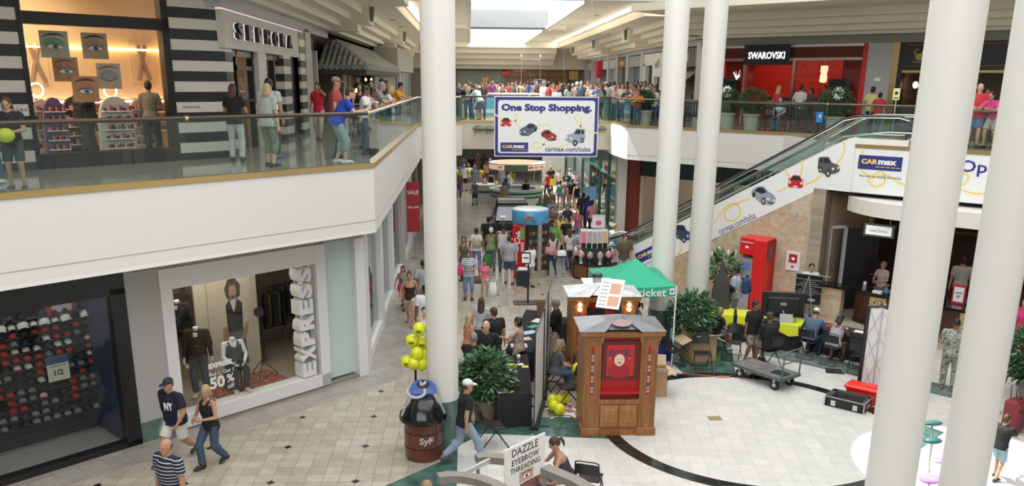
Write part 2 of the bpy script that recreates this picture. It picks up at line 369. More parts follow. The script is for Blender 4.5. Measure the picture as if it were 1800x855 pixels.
# front landing of the escalator
b=MB();b.prism([RF(35.5,15.9),RF(35.5,34),RF(41.3,34),RF(41.3,15.9)],3.93,5.24);struct('gallery_slab_front',b,MC['fascia white'])
b=MB();b.prism([RF(35.5,15.9),RF(35.5,34),RF(41.3,34),RF(41.3,15.9)],5.24,5.28);struct('gallery_floor_front',b,tile_u)
list(run_on([RF(35.5,15.9),RF(35.5,34)],.03,5.235,5.335,.13,'brass_kerb',brass))
list(run_on([RF(35.5,15.9),RF(35.5,34)],.006,4.125,4.14,.02,'fascia_joint',gro))
# ---- columns
def column(x,y,label):
 t=thing('round_column',label,'column',(x,y,0),0,'tall round cream columns')
 b=MB();b.lathe([(.31,.98),(.31,15)],48);b.build('shaft',cream,t,smooth=40)
 b=MB();b.lathe([(.325,0),(.325,.985),(.31,.985)],48);b.build('base',mat('column green marble',(.10,.17,.145),.2,var=.3,vscale=3),t,smooth=40)
column(-.54,15.5,'round cream column behind the barrel trash bin and yellow balloons')
column(5.27,22.15,'round cream column just right of the hanging banner, behind the green canopy')
column(6.65,23.5,'round cream column left of the red cash machine, beside the grey covered display')
column(5.66,10.0,'big near cream column passing just left of the white panel stand')
column(7.16,10.74,'big near cream column at the right edge beside the purple stool')
# === ceilings
wellz=10.95
def ceil(x0,x1,y0,y1,z0,z1,m=creamc,name='ceiling'):
 b=MB();b.box(x0,x1,y0,y1,z0,z1);return struct(name,b,m)
ceil(-2.7,-.03,34,112,10,wellz);ceil(4.6,7.2,34,112,10,wellz)
for y0,y1 in((51,53),(73,75),(95,112)):ceil(-.03,4.6,y0,y1,10,wellz,mat('skylight beam grey',(.30,.31,.32),.6))
for y_,z_ in((70,9.6),(71.2,9.2),(72.4,8.8),(73.5,8.35)):ceil(-2.7,7.2,y_,74.6,z_,z_+.46,mat('cornice plaster',(.88,.82,.68),.65),'cornice')
lip=mat('skylight lip',(.80,.78,.72),.5)
for y0,y1 in((34,51),(53,73),(75,95)):
 ceil(-.03,.12,y0,y1,9.9,10.05,lip,'skylight_lip');ceil(4.45,4.6,y0,y1,9.9,10.05,lip,'skylight_lip')
 ceil(-.9,-.03,y1-2.6,y1-.6,9.78,10,creamc,'ceiling_step');ceil(4.6,5.4,y1-2.6,y1-.6,9.78,10,creamc,'ceiling_step')
 # side soffits and stepped cornices along the corridor and along the diagonal fronts (profile: distance from the store front, z0, z1)
PROF=[(2.7,1.5,9.62,10.4),(1.5,1.1,9.35,10.4),(1.1,.7,9.12,10.4),(.7,.3,8.9,10.4),(.3,-.2,8.78,10.4)]
def strip(p0,p1,nrm,prof,m,name):  # p0 -> p1 along the front, nrm pointing to the hall
 p0=Vector(p0);p1=Vector(p1);nrm=Vector(nrm)
 for d0,d1,z0,z1 in prof:
  b=MB();b.prism([tuple(p0+nrm*d0),tuple(p1+nrm*d0),tuple(p1+nrm*d1),tuple(p0+nrm*d1)],z0,z1)
  struct(name,b,m)
ledge=MC['cornice plaster']
strip((-5.4,33),(-5.4,112),(1,0),PROF,ledge,'cornice')
strip((9.9,36),(9.9,112),(-1,0),PROF,ledge,'cornice')
PROFD=[(4.6,1.5,9.62,9.9),(1.5,1.1,9.35,9.9),(1.1,.7,9.12,9.9),(.7,.3,8.9,9.9),(.3,-.2,8.78,9.9)]
strip(LF(25,-30),LF(25,-6.6),(Q,-Q),PROFD,ledge,'cornice')
strip((-5.4,18.4),(-5.4,33),(1,0),[(3.2,1.5,9.62,9.9)]+PROFD[1:],ledge,'cornice')
strip(RF(46.4,13.4),RF(46.4,34),(-Q,-Q),PROFD,ledge,'cornice')
# corner brackets under the soffit
for(x,y)in((-5.4,33.6),(-5.4,50),(-5.4,66),(9.9,45.5),(9.9,57),(9.9,68)):
 sg=1 if x<0 else-1;b=MB()
 b.box(min(x,x+sg*1.75),max(x,x+sg*1.75),y-.8,y+.8,9.0,9.64);b.box(min(x+sg*.2,x+sg*1.3),max(x+sg*.2,x+sg*1.3),y-.6,y+.6,8.75,9.1)
 struct('ceiling_bracket',b,creamc)
 b=MB();xx=x+sg*1.82
 b.lathe([(.02,9.08),(.06,9.12),(.09,9.3),(.11,9.6)],12,T(xx,y-.5,0));struct('green_corbel',b,mat('verdigris corbel',(.16,.18,.12),.6))
 # far end wall and its store fronts
b=MB();b.box(-8,13,76,76.4,5.28,10.4);struct('wall_back',b,mat('far wall plaster',(.42,.40,.35),.7))
b=MB();b.box(-8,13,74.6,76,8.0,10.4);struct('ceiling',b,creamc)
b=MB();b.box(-8,13,100,100.4,0,4.1);struct('wall_far',b,mat('far lower wall',(.35,.30,.26),.7))
# closed roof over the atrium: unseen, added to block the sun; round hole shaped to cast one sun patch
b=MB();hx,hy,hr=3.1,18.5,2.1;vs=[];fs=[]
an=sorted([2*math.pi*i/48-math.pi for i in range(48)]+[math.atan2(y-hy,x-hx)for x in(-30,34)for y in(-12,34)]);ringn=len(an)
for a in an:
 c_,s_=math.cos(a),math.sin(a);k=min(((34 if c_>0 else-30)-hx)/c_ if abs(c_)>1e-6 else 1e9,((34 if s_>0 else-12)-hy)/s_ if abs(s_)>1e-6 else 1e9)
 vs+=[(hx+hr*c_,hy+hr*s_,15.2),(hx+c_*k,hy+s_*k,15.2)]
for i in range(ringn):j=(i+1)%ringn;fs.append((2*i,2*j,2*j+1,2*i+1))
b.add(vs,fs);struct('ceiling',b,mat('roof plaster',(.8,.78,.74),.8))
b=MB();b.box(-30,32,33.7,34,10,15.2);struct('wall_upper',b,MC['roof plaster'])
b=MB();b.box(-30,-29.7,-12,34,0,15.2);struct('wall_west',b,MC['roof plaster'])
b=MB();b.box(-30,34,-12.3,-12,0,15.2);struct('wall_south',b,MC['roof plaster'])
b=MB();b.box(33.7,34,-12,34,0,15.2);struct('wall_east',b,MC['roof plaster'])
b=MB();b.box(-26,-5.6,20,112,9.9,10);b.box(10,34,34,112,9.9,10);struct('ceiling',b,MC['roof plaster'])
# small dark downlights in the soffits
for i,(x,y)in enumerate([(-1.6,41),(-1.6,47),(-1.6,58),(6.0,41),(6.2,47),(6.0,55),(6.1,63),(-3.4,40),(-3.4,45),(8.0,44),(8.0,50)]):
 z=10 if abs(x-2.3)<4.6 else 9.62;b=MB();b.lathe([(.1,z-.03),(.13,z-.03),(.13,z+.01)],16,T(x,y,0));struct('downlight_ring',b,mat('downlight grey',(.35,.33,.30),.5))
 # === glass balustrades
def balustrade(label,pts,step=1.25,posts=True,railm=bronze,rad=.038,group='glass balustrades of the upper gallery'):
 t=thing('glass_balustrade',label,'railing',(pts[0][0],pts[0][1],5.28),0,group);o=Vector((pts[0][0],pts[0][1],5.28))
 for i in range(len(pts)-1):
  a=Vector(pts[i]+(0,));c=Vector(pts[i+1]+(0,));L=(c-a).length;n=max(1,round(L/step));d=(c-a)/n
  for k in range(n):
   p=a+d*k-Vector((o.x,o.y,0));q=p+d;g=d.normalized()*.006;bb=MB();p=p+g;q=q-g
   nn=Vector((-d.y,d.x,0)).normalized()*.006
   bb.add([p-nn+Vector((0,0,.05)),q-nn+Vector((0,0,.05)),q+nn+Vector((0,0,.05)),p+nn+Vector((0,0,.05)),p-nn+Vector((0,0,1.03)),q-nn+Vector((0,0,1.03)),q+nn+Vector((0,0,1.03)),p+nn+Vector((0,0,1.03))],[(0,3,2,1),(4,5,6,7),(0,1,5,4),(1,2,6,5),(2,3,7,6),(3,0,4,7)]);bb.build('glass_panel',gls,t)
 P=[Vector(p+(1.06,))-Vector((o.x,o.y,0))for p in pts]
 bb=MB();bb.tube(P,rad,12);bb.build('handrail',railm,t,smooth=60)
 if posts:
  for i in range(len(pts)-1):
   a=P[i];c=P[i+1];L=(c-a).length;n=max(1,round(L/3.6));dd=(c-a)/n
   for k in range(1,n+1):bb=MB();q=a+dd*k;bb.tube([q-dd.normalized()*.03,q+dd.normalized()*.03],rad+.006,12);bb.build('brass_collar',brass,t)
 for p in P[1:-1]:
  bb=MB();bb.box(p.x-.012,p.x+.012,p.y-.012,p.y+.012,.05,1.03);bb.build('corner_post',mat('dark post',(.10,.10,.09),.4),t)
 return t
balustrade('long glass balustrade with dark bronze handrail in front of the striped cosmetics store',[(-16,3.87),(-2.07,17.8)])
balustrade('glass balustrade with pale handrail running away from the left gallery corner',[(-2.07,17.8),(-2.07,34.7),(-.37,36.4),(-.37,38.06)],railm=mat('pale rail',(.55,.53,.50),.25,.7))
balustrade('glass balustrade across the bridge behind the hanging banner',[(-.37,38.07),(6.36,38.07)],railm=mat('black rail',(.04,.04,.04),.3))
balustrade('glass balustrade along the right gallery in front of the red crystal store',[(6.36,38.07),(6.56,34.74),(12.3,28.99),(17.5,23.79)],railm=mat('steel brown rail',(.22,.17,.13),.2,.8))
balustrade('glass balustrade at the escalator landing on the far right',[RF(35.6,18.3),RF(35.6,27)],railm=bronze)
balustrade('glass balustrade along the rear edge of the bridge, behind the crowd',[(-.37,42.53),(6.36,42.53)],railm=MC['black rail'])
# support poles of the bridge edge (green metal)
for x in(-.45,6.2):
 b=MB();b.cyl(x,38.4,5.28,6.32,.16,14);tag(b.build('round_green_post',mat('green bronze',(.09,.19,.17),.3,.4),smooth=40),'squat green metal post at the %s end of the bridge balustrade'%('left' if x<0 else 'right'),'post','green bridge posts')
 # === lower left stores
stonew=mat('store white panel',(.70,.69,.67),.5);gpan=mat('store grey panel',(.42,.41,.40),.5)
WL=lambda x,z=0:(x,x+22.2)
def lw(x):return x/Q  # distance along the left plane of a given x
ML=T(0,22.2,0)@RZ(45)@RX(90)  # local x = distance u, y = up, z = out
def lbox(b,x0,x1,z0,z1,d0,d1,M=ML):return b.box(lw(x0),lw(x1),z0,z1,d0,d1,M)
b=MB();lbox(b,-20,-2.53,3.42,3.94,-.3,.0);struct('trim_13',b,gpan)
b=MB();b.prism([LF(22.2,-30),(-2.53,19.67),(-2.53,70),(-26,70)],3.9,3.93);struct('ceiling_lower',b,white)
b=MB();b.prism([LF(19.8,-30),(-2,17.8),(-2,34.7),(-2.53,70),(-2.6,19.7),LF(22.2,-30)],3.86,3.93);struct('ceiling_lower',b,white)
b=MB();lbox(b,-6.52,-6.05,0.42,3.45,-.5,.02);struct('wall_pier',b,gpan)
b=MB();lbox(b,-6.52,-6.05,0,.42,-.5,.03);struct('baseboard_pier',b,MC['column green marble'])
b=MB();lbox(b,-6.05,-5.88,0.06,3.02,-.3,.06);lbox(b,-3.5,-3.32,.06,3.42,-.3,.06);lbox(b,-6.05,-3.32,.06,.34,-.3,.06);lbox(b,-6.05,-3.32,3.0,3.42,-.3,.05)
struct('window_1',b,mat('express white frame',(.78,.77,.78),.4))
b=MB();lbox(b,-6.05,-2.53,0,.06,-.3,.03);struct('baseboard_left',b,mat('grey plinth',(.28,.25,.22),.5))
b=MB();lbox(b,-2.72,-2.53,0,3.42,-.35,.05);struct('wall_corner',b,MC['express white frame'])
b=MB();lbox(b,-5.88,-3.5,.34,3.0,-.06,-.05);struct('window_glass',b,shopg)
b=MB();lbox(b,-3.32,-2.72,.12,3.42,-.12,-.1);struct('window_glass',b,mat('frosted green glass',(.56,.68,.66),.18))
b=MB();lbox(b,-3.32,-2.72,.12,3.42,-1.3,-1.25);struct('wall_lobby',b,mat('pale aqua wall',(.55,.68,.66),.6))
# express interior
b=MB();lbox(b,-6.05,-3.0,.28,.32,-1.3,-.3);b.prism([(-6.9,17.1),(-3.9,20.1),(-2.85,21.2),(-2.85,25.2),(-9.1,19.1)],.2,.28);struct('floor_shop',b,mat('shop window deck',(.38,.31,.24),.35))
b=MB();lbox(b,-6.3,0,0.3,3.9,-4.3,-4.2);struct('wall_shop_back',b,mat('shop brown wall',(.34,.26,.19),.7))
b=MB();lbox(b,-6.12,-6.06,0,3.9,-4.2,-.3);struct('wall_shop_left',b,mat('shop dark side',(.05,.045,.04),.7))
b=MB(ML);b.box(PU(344,560,1.7,22.2)[0],PU(433,560,1.7,22.2)[0],.34,2.95,-1.75,-1.7);struct('wall_shop_screen',b,mat('shop cream screen',(.62,.55,.45),.7))
b=MB(ML);u_=PU(447,560,1.9,22.2)[0];b.box(u_-.22,u_+.22,.3,3.6,-1.95,-1.88);struct('wall_shop_curtain',b,mat('dark olive drape',(.035,.04,.02),.8,var=.3))
for k,px in enumerate((470,505)):
 uu,_=PU(px,560,2.9+.5*k,22.2);t=thing('clothes_rack','clothes rack with dark garments deep in the shop, %s one'%('left','right')[k],'clothes rack',tuple(ML@Vector((uu,.3,-2.9-.5*k))),45+8*k);b=MB();b.tube([(-.5,0,0),(-.5,0,1.5),(.5,0,1.5),(.5,0,0)],.015,6);b.build('rack_frame',steel,t)
 for q in range(7):b=MB();x=-.42+q*.14;b.box(x-.02,x+.02,-.2,.2,.5+.1*(q%2),1.42,b=.015);b.build('garment',mat('garment %d'%(q%4),[(.05,.04,.04),(.12,.10,.09),(.03,.03,.05),(.2,.12,.08)][q%4],.8),t)
 # hat store
b=MB();lbox(b,-20,-6.52,3.08,3.50,-.2,.04);lbox(b,-6.72,-6.52,0,3.2,-.2,.04);lbox(b,-20,-6.52,0,.12,-.2,.04)
struct('window_2',b,mat('hat store black frame',(.015,.015,.016),.3))
b=MB();lbox(b,-20,-6.72,.12,3.08,-.06,-.05);struct('window_glass',b,glass('hat shop glass',(.9,.93,.93),.5))
b=MB();lbox(b,-20,-6.55,0,3.9,-1.5,-1.4);struct('wall_hat_store',b,stripes('slatwall',(.055,.06,.08),(.02,.025,.035),.12,'Z',.5,.85))
b=MB();lbox(b,-6.72,-6.62,.1,3.3,-1.4,-.2);struct('wall_hat_side',b,mat('hat navy side',(.035,.045,.09),.5))
b=MB();lbox(b,-20,-6.6,.02,.05,-1.4,-.2);struct('floor_hat_store',b,mat('hat store floor',(.30,.28,.26),.3))
# corridor side, lower left
MX=T(-2.53,0,0)@RZ(90)@RX(90)  # local x = y, y = up, z = out (+x)
b=MB();b.box(19.67,70,0,3.9,-.3,-.22,MX);struct('wall_left',b,mat('corridor store wall',(.52,.53,.54),.5))
for y0,y1,m_ in((19.9,20.5,MC['express white frame']),(23.4,24.1,MC['express white frame']),(27.0,27.6,MC['express white frame']),(31.2,32.6,gpan),(36,37,white),(40.4,41.4,mat('beige block',(.50,.42,.33),.7)),(47,48.2,gpan),(54,55,white)):
 b=MB();b.box(y0,y1,0,3.9,-.24,.02,MX);struct('wall_pilaster',b,m_)
for y0,y1 in((20.5,23.4),(24.1,27.0),(27.6,31.2),(32.6,36),(37,40.4),(41.4,47),(48.2,54)):
 b=MB();b.box(y0,y1,.3,3.3,-.12,-.11,MX);struct('window_glass',b,glass('store glass tint',(.75,.82,.84),1.2))
 b=MB();b.box(y0,y1,0.02,.3,-.22,.0,MX);struct('window_sill',b,white)
b=MB();b.text('EXPRESS',T(-2.50,21.0,3.62)@RZ(90)@RX(90),h=.32,bold=.03,ext=.05);tag(b.build('wall_lettering',MC['express white frame']),'white raised store lettering on the wall facing the corridor, lower left','sign')
t=thing('red_sign_stand','tall red sale sign stand by the left corridor wall','sign',(-2.25,33.6,0),8)
b=MB();b.box(-.26,.26,-.015,.015,1.1,3.1);b.build('panel',mat('sale red',(.42,.02,.03),.5),t)
b=MB();b.tube([(0,0,.02),(0,0,1.1)],.015);b.cyl(0,0,0,.03,.2);b.build('stand',steel,t)
b=MB();b.text('SALE',T(0,-.018,2.7)@RX(90),w=.44,bold=.02,ext=.004);b.text('50% OFF',T(0,-.018,2.1)@RX(90),w=.44,bold=.02,ext=.004);b.build('lettering',paper,t)
# === upper left: cosmetics store with striped piers
sband=bands('black and ivory stone bands',(.60,.57,.51),(.018,.02,.022),.43,6.075-.43*2)
ivory=mat('ivory stone',(.58,.55,.49),.5,var=.06,vscale=6)
MS=T(0,25,0)@RZ(45)@RX(90)
def sb(b,x0,x1,z0,z1,d0,d1,M=MS):return b.box(x0/Q,x1/Q,z0,z1,d0,d1,M)
b=MB();sb(b,-14,-8.23,5.28,9,-.6,0);struct('wall_striped_left',b,sband)
b=MB();sb(b,-6.25,-5.66,5.28,9,-.5,0);b.prism([(-5.66,19.34),(-5.4,19.75),(-5.4,20.35),(-5.9,20.35)],5.28,8.6);struct('wall_striped_pier',b,sband)
b=MB();sb(b,-8.27,-6.25,7.95,8.18,-.2,.03);sb(b,-6.36,-6.25,5.28,9,-.2,.03);sb(b,-8.30,-8.24,5.28,9,-.2,.02);sb(b,-8.27,-6.25,5.28,5.56,-.25,.02)
struct('window_3',b,mat('black shop frame',(.012,.012,.013),.3))
b=MB();sb(b,-8.24,-6.36,5.56,7.95,-.05,-.04);sb(b,-8.24,-6.36,8.18,8.95,-.05,-.04);struct('window_glass',b,shopg)
b=MB();sb(b,-12,-6.0,8.95,9.1,-3,.0);struct('ceiling_shop',b,ivory)
warm=mat('warm lit wall',(.80,.58,.36),.6)
b=MB();b.box(-17,-5.4,5.28,9,-3.1,-3.0,MS);struct('wall_shop_back',b,warm)
b=MB();sb(b,-12,-5.9,5.28,5.30,-3.1,-.1);struct('floor_shop',b,mat('shop pale floor',(.55,.52,.48),.3))
b=MB();b.box(-6.0,-5.95,20.4,22.2,5.28,9);struct('wall_shop_side',b,warm)
b=MB();b.box(-11.2,-6.3,7.62,7.66,-2.99,-2.9,MS);struct('cove_or_fill_light',b,mat('cove glow',(1,.8,.5),.5,emit=(1,.66,.30),es=5))
b=MB();b.box(-11.2,-6.3,6.44,6.48,-2.95,-2.8,MS);struct('shelf_light',b,mat('shelf glow',(1,.9,.8),.5,emit=(1,.82,.6),es=4.5))
area('cosmetics_store_lamps',(-9.3,17.9,8.9),3.4,1.8,130,(1,.74,.48),(0,0,R(45)))
# small store name plates
for(x,z,w)in((-6.0,6.4,.40),(-8.47,6.4,.42)):
 b=MB();b.text('SEPHORA',MS@T(x/Q,z,.004),w=w,ext=.006,sp=1.5);tag(b.build('store_name_lettering',black),'small black store name on the ivory band of the %s striped pier'%('right' if x>-7 else 'left'),'sign','small store names')
 # posters of eyes hanging in the window
def eye_panel(label,px,py,w,h,skin,lid,iris,brow,dz=.0,closed=False,tilt=0):
 u,z=PU(px,py,.25+dz)
 M=MS@T(u,z,-.25-dz)@RZ(tilt);t=thing('eye_poster',label,'poster',tuple((M@Vector((0,-h/2,0)))[:]),0,'square eye posters hanging in the shop window')
 base=Matrix.Translation(-t.location)@M
 b=MB(base);b.box(-w/2,w/2,-h/2,h/2,-.02,0);b.build('board',mat('skin '+label[:24],skin,.6,var=.25,vscale=2.2),t)
 def blob(cx,cy,rx,ry,zz,n=24,top=1.):
  return[(cx+rx*math.cos(2*math.pi*i/n),cy+ry*math.sin(2*math.pi*i/n)*(top if math.sin(2*math.pi*i/n)>0 else 1))for i in range(n)]
 def alm(cx,cy,rx,ry,n=14):
  a=[(cx-rx+2*rx*i/n,cy+ry*math.sin(math.pi*i/n)*(1-.25*i/n))for i in range(n+1)]
  return a[::-1]+[(cx-rx+2*rx*i/n,cy-ry*.75*math.sin(math.pi*i/n))for i in range(1,n)]
 b=MB(base);b.prism(alm(0,.03*h,w*.42,h*.26),0,.002);b.build('eyelid_print',mat('lid '+label[:24],lid,.6),t)
 if not closed:
  b=MB(base);b.prism(alm(0,-.08*h,w*.35,h*.15),.002,.005);b.build('lash_print',mat('lash ink',(.03,.02,.02),.6),t)
  b=MB(base);b.prism(alm(0,-.09*h,w*.31,h*.115),.005,.007);b.build('eye_white_print',mat('eye white',(.62,.60,.60),.5),t)
  b=MB(base);b.prism(blob(.02*w,-.08*h,w*.105,w*.105,0),.007,.009);b.build('iris_print',mat('iris '+label[:20],iris,.4),t)
  b=MB(base);b.prism(blob(.02*w,-.08*h,w*.045,w*.045,0),.009,.011);b.build('pupil_print',black,t)
 else:
  b=MB(base);b.tube([(-w*.36+w*.72*i/10,-.06*h-.13*h*math.sin(math.pi*i/10),.004)for i in range(11)],.009,6);b.build('lash_print',mat('lash ink',(.03,.02,.02),.6),t)
 b=MB(base);b.tube([(-w*.42+w*.8*i/10,.24*h+.14*h*math.sin(math.pi*(i+1)/13),.003)for i in range(11)],[.008+.016*math.sin(math.pi*i/10)for i in range(11)],6);b.build('eyebrow_print',mat('brow '+label[:20],brow,.7),t)
eye_panel('poster of an eye with green eyeshadow, top left of the window',96,78,.52,.50,(.36,.30,.20),(.06,.26,.15),(.18,.10,.10),(.05,.06,.04))
eye_panel('poster of a lined dark eye, top right of the hanging group',167,81,.50,.50,(.40,.25,.15),(.30,.20,.14),(.10,.10,.12),(.05,.03,.02),.1)
eye_panel('poster of a grey eye on brown skin, middle left of the group',116,122,.47,.46,(.38,.15,.06),(.28,.10,.05),(.20,.22,.26),(.14,.06,.03),.05)
eye_panel('poster of a closed silvery eyelid, right of the group',192,134,.48,.50,(.46,.34,.28),(.26,.24,.26),(.1,.1,.1),(.22,.16,.12),.1,True)
eye_panel('poster of a blue eye with orange skin, lowest of the group',151,157,.50,.50,(.50,.21,.08),(.42,.17,.07),(.16,.20,.26),(.07,.03,.02),.0)
# back wall pictures
for i,(u,z,w,h,lab)in enumerate((PU(63,112,2.96)+(.5,.9,'tall brown figure print on the back wall, left of the eye posters'),PU(250,111,2.96)+(.6,.95,'print of crossed legs on the warm back wall, right of the eye posters'))):
 b=MB(MS);b.box(u-w/2,u+w/2,z-h/2,z+h/2,-2.99,-2.96);b.k=1
 b.tube([(u-.12,z-.4,-2.95),(u-.02,z,-2.95),(u+.1,z+.4,-2.95)],.05,6);b.tube([(u+.15,z-.4,-2.95),(u+.02,z,-2.95),(u-.08,z+.4,-2.95)],.05,6)
 tag(b.build('wall_print',[warm,mat('print brown',(.30,.2,.14),.6)]),lab,'poster')
 # display gondolas
def gondola(px,d,col,prod,label,w=.75,h=1.25,rz=0):
 u=PU(px,240,d)[0];p=MS@Vector((u,5.3,-d));t=thing('display_stand',label,'display',tuple(p),45+rz,'rounded cosmetics display stands')
 b=MB();pts=[(-w/2,0),(w/2,0),(w/2*.92,h*.6)]+[(w/2*.8*math.cos(a),h*.75+.25*h*math.sin(a))for a in[math.pi*k/10 for k in range(11)]]+[(-w/2*.92,h*.6)]
 b.prism(pts,-.05,.05,RX(90));b.build('panel',col,t)
 for k in range(5):
  b=MB();z=.25+.19*k;b.box(-w*.38,w*.38,-.17,-.05,z,z+.02);b.build('shelf',paper,t)
  b=MB()
  for q in range(9):b.k=(q*7+k)%3;x=-w*.34+q*w*.085;b.box(x,x+w*.05,-.15,-.08,z+.02,z+.08+.02*(q%3))
  b.build('product_row',prod,t)
P3=[mat('product red',(.5,.05,.06),.4),mat('product black',(.03,.03,.035),.3),mat('product pink',(.7,.35,.35),.4)]
gondola(207,.75,mat('gondola grey',(.55,.53,.50),.4),P3,'grey arched display stand right of the window middle',.78,1.32)
gondola(100,1.1,mat('gondola violet',(.12,.09,.25),.4),P3,'violet arched display stand on the left in the window',.5,1.3)
gondola(250,1.5,mat('gondola pale',(.62,.55,.50),.4),P3,'pink stocked display stand at the right end of the window',.6,1.25)
gondola(140,2.3,black,P3,'black display stand deep in the cosmetics store',.7,1.3)
gondola(78,1.6,mat('gondola pale',(.62,.55,.50),.4),P3,'pale display stand at the far left of the window',.6,1.25)
for k in range(4):
 b=MB(MS);z=5.75+.22*k;b.box(-11.2,-6.3,z,z+.03,-2.98,-2.75);b.k=1
 for q in range(46):b.k=1+(q*5+k)%3;u=-11.15+q*.105;b.box(u,u+.05,z+.03,z+.1+.03*((q*3)%4)/3,-2.93,-2.82)
 o=b.build('wall_shelf',[paper]+P3);tag(o,'long wall shelf with rows of small cosmetics','shelf','wall shelves of the cosmetics store')
for(u,z)in(PU(64,158,2.6),PU(194,160,2.6)):
 b=MB();b.tube([(.14*math.cos(a),.14*math.sin(a),0)for a in[2*math.pi*k/20 for k in range(20)]],.018,6,True,MS@T(u,z,-2.6));tag(b.build('ring_lamp',MC['shelf glow']),'glowing round mirror lamp above the lit shelf','lamp','ring lamps in the cosmetics store')
for i,u in enumerate((-8.0,-7.2,-6.6)):
 b=MB();b.lathe([(.02,.12),(.07,.1),(.08,0)],12,MS@T(u/Q,8.05 if i else 8.6,-1.2)@RX(-60));b.k=1;b.lathe([(.06,.01),(.0,.02)],12,MS@T(u/Q,8.05 if i else 8.6,-1.2)@RX(-60))
 tag(b.build('spotlight',[steel,mat('spot glow',(1,.9,.7),.5,emit=(1,.85,.6),es=14)]),'small ceiling spotlight inside the cosmetics store','lamp','spotlights of the cosmetics store')
 # ---- side facing the corridor
MD=T(-5.4,0,0)@RZ(90)@RX(90)
b=MB(MD);b.box(19.6,28.6,7.66,8.46,-.35,.06);b.box(22.6,23.5,5.28,7.7,-.35,.04);struct('wall_sign_band',b,ivory)
b=MB(MD);b.box(19.6,29.9,8.46,8.5,-.3,.02);struct('trim_14',b,mat('pink neon edge',(.75,.6,.66),.4,emit=(.9,.62,.75),es=.6))
b=MB(MD);b.box(19.4,33.6,8.5,8.8,-.3,.1);struct('trim_15',b,greyp)
blk=MC['black shop frame']
b=MB(MD)
for y0,y1,z0,z1 in((20.35,20.5,5.28,7.66),(20.9,21.0,5.28,7.66),(22.45,22.6,5.28,7.66),(20.35,22.6,7.5,7.66),(20.9,22.6,7.2,7.3),(21.0,22.5,6.45,6.5),(23.5,23.75,5.28,7.66),(23.5,25.6,7.5,7.66),(24.9,25.05,5.28,7.66)):
 b.box(y0,y1,z0,z1,-.22,-.08)
struct('door_1',b,blk)
b=MB(MD);b.box(20.4,28.6,5.28,7.66,-1.6,-1.5);struct('wall_lobby',b,warm)
b=MB(MD);b.box(21.0,22.4,6.5,7.2,-.16,-.15);b.box(23.75,24.9,5.3,7.5,-.16,-.15);struct('window_glass',b,shopg)
b=MB(MD);b.box(25.05,26.6,5.28,7.66,-.5,-.2);b.box(28.0,28.6,5.28,7.66,-.4,.0);struct('wall_striped_glass',b,sband)
b=MB(MD);b.box(25.6,26.6,5.28,7.66,-.3,.05);b.box(28.0,28.9,5.28,8.46,-.3,.08);struct('wall_striped_post',b,sband)
b=MB(MD);b.box(26.6,28.0,5.28,7.66,-.2,-.1);struct('window_4',b,blk)
b=MB(MD);b.box(28.9,29.9,5.28,8.6,-.3,.1);struct('wall_pilaster',b,mat('mauve grey pilaster',(.45,.42,.41),.5))
t=thing('store_sign','large black raised store sign letters on the pale stone band, upper left','sign',(-5.3,23.2,8.06))
x=20.35
for i,ch in enumerate('SEPHORA'):
 w=.52;b=MB(T(5.3,-23.2,-8.06)@MD);b.text(ch,T(x+w/2,8.06,.12),h=.36,w=w*.82,bold=.035,ext=.10);b.build('letter',black,t)
 b=MB(T(5.3,-23.2,-8.06)@MD);b.text(ch,T(x+w/2-.03,8.06,.065),h=.37,w=w*.86,bold=.035,ext=.01);b.build('letter_halo',mat('halo white',(.9,.9,.95),.4,emit=(.9,.9,1),es=.7),t);x+=.94
 # poster with a woman's face by the door
b=MB(MD);b.box(21.2,22.2,5.9,7.1,-1.0,-.97);b.k=1;b.ell((21.75,6.55,-.96),(.24,.33,.01),16,8);b.k=2;b.ell((21.5,6.85,-.955),(.33,.2,.01),14,8);b.k=3;b.ell((21.8,6.4,-.945),(.07,.03,.01),10,6)
tag(b.build('face_poster',[mat('poster rose',(.55,.42,.40),.6),mat('poster skin',(.72,.52,.45),.6),black,red]),'poster of a dark-haired face with red lips beside the store door','poster')
# === tile-roofed restaurant front and stores further on
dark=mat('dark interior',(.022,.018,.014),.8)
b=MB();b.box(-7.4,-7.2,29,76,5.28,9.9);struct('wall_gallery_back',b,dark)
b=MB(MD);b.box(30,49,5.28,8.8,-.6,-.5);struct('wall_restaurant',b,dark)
b=MB(MD);b.box(29.9,33.5,5.28,8.7,-.5,-.45);struct('wall_restaurant',b,mat('restaurant teal',(.045,.075,.075),.5))
for y in(31.0,32.1):
 b=MB(MD);b.cyl(y,0,.0,.01,.1);b.box(y-.12,y+.12,6.6,8.0,-.45,-.1);struct('wall_pilaster',b,mat('pale shutter',(.50,.50,.48),.5))
t=thing('tiled_awning','grey clay-tiled awning roof of the dark restaurant front','awning',(-4.6,38,7.3))
b=MB(T(4.6,-38,-7.3));tilem=mat('grey roof tile',(.30,.30,.26),.7,var=.3,vscale=5)
def hip(x):return min(1,max(0,(-3.8-x)/1.5))
for i in range(9):x=-5.55+i*.21;f=max(.04,hip(x));b.tube([(x,33+2*f,7.5+.95*f),(x,33+f,7.5+.45*f),(x,32.95,7.46)],[.10,.105,.11],8)
for i in range(46):y=33.15+i*.32;f=min(1,(y-33)/2);b.tube([(-3.8-1.5*f,y,7.5+.95*f),(-3.8-.75*f,y,7.5+.45*f),(-3.75,y,7.46)],[.14,.15,.16],8)
b.add([(-5.6,33,7.42),(-3.8,33,7.42),(-3.8,48,7.42),(-5.3,48,8.4),(-5.3,35,8.4),(-5.6,35,8.4)],[(0,1,4,5),(1,2,3,4)]);b.build('roof_tiles',tilem,t,smooth=50)
b=MB(T(4.6,-38,-7.3));b.box(-5.6,-3.85,33.05,48,7.2,7.4);b.build('eave_board',mat('eave dark',(.05,.045,.04),.7),t)
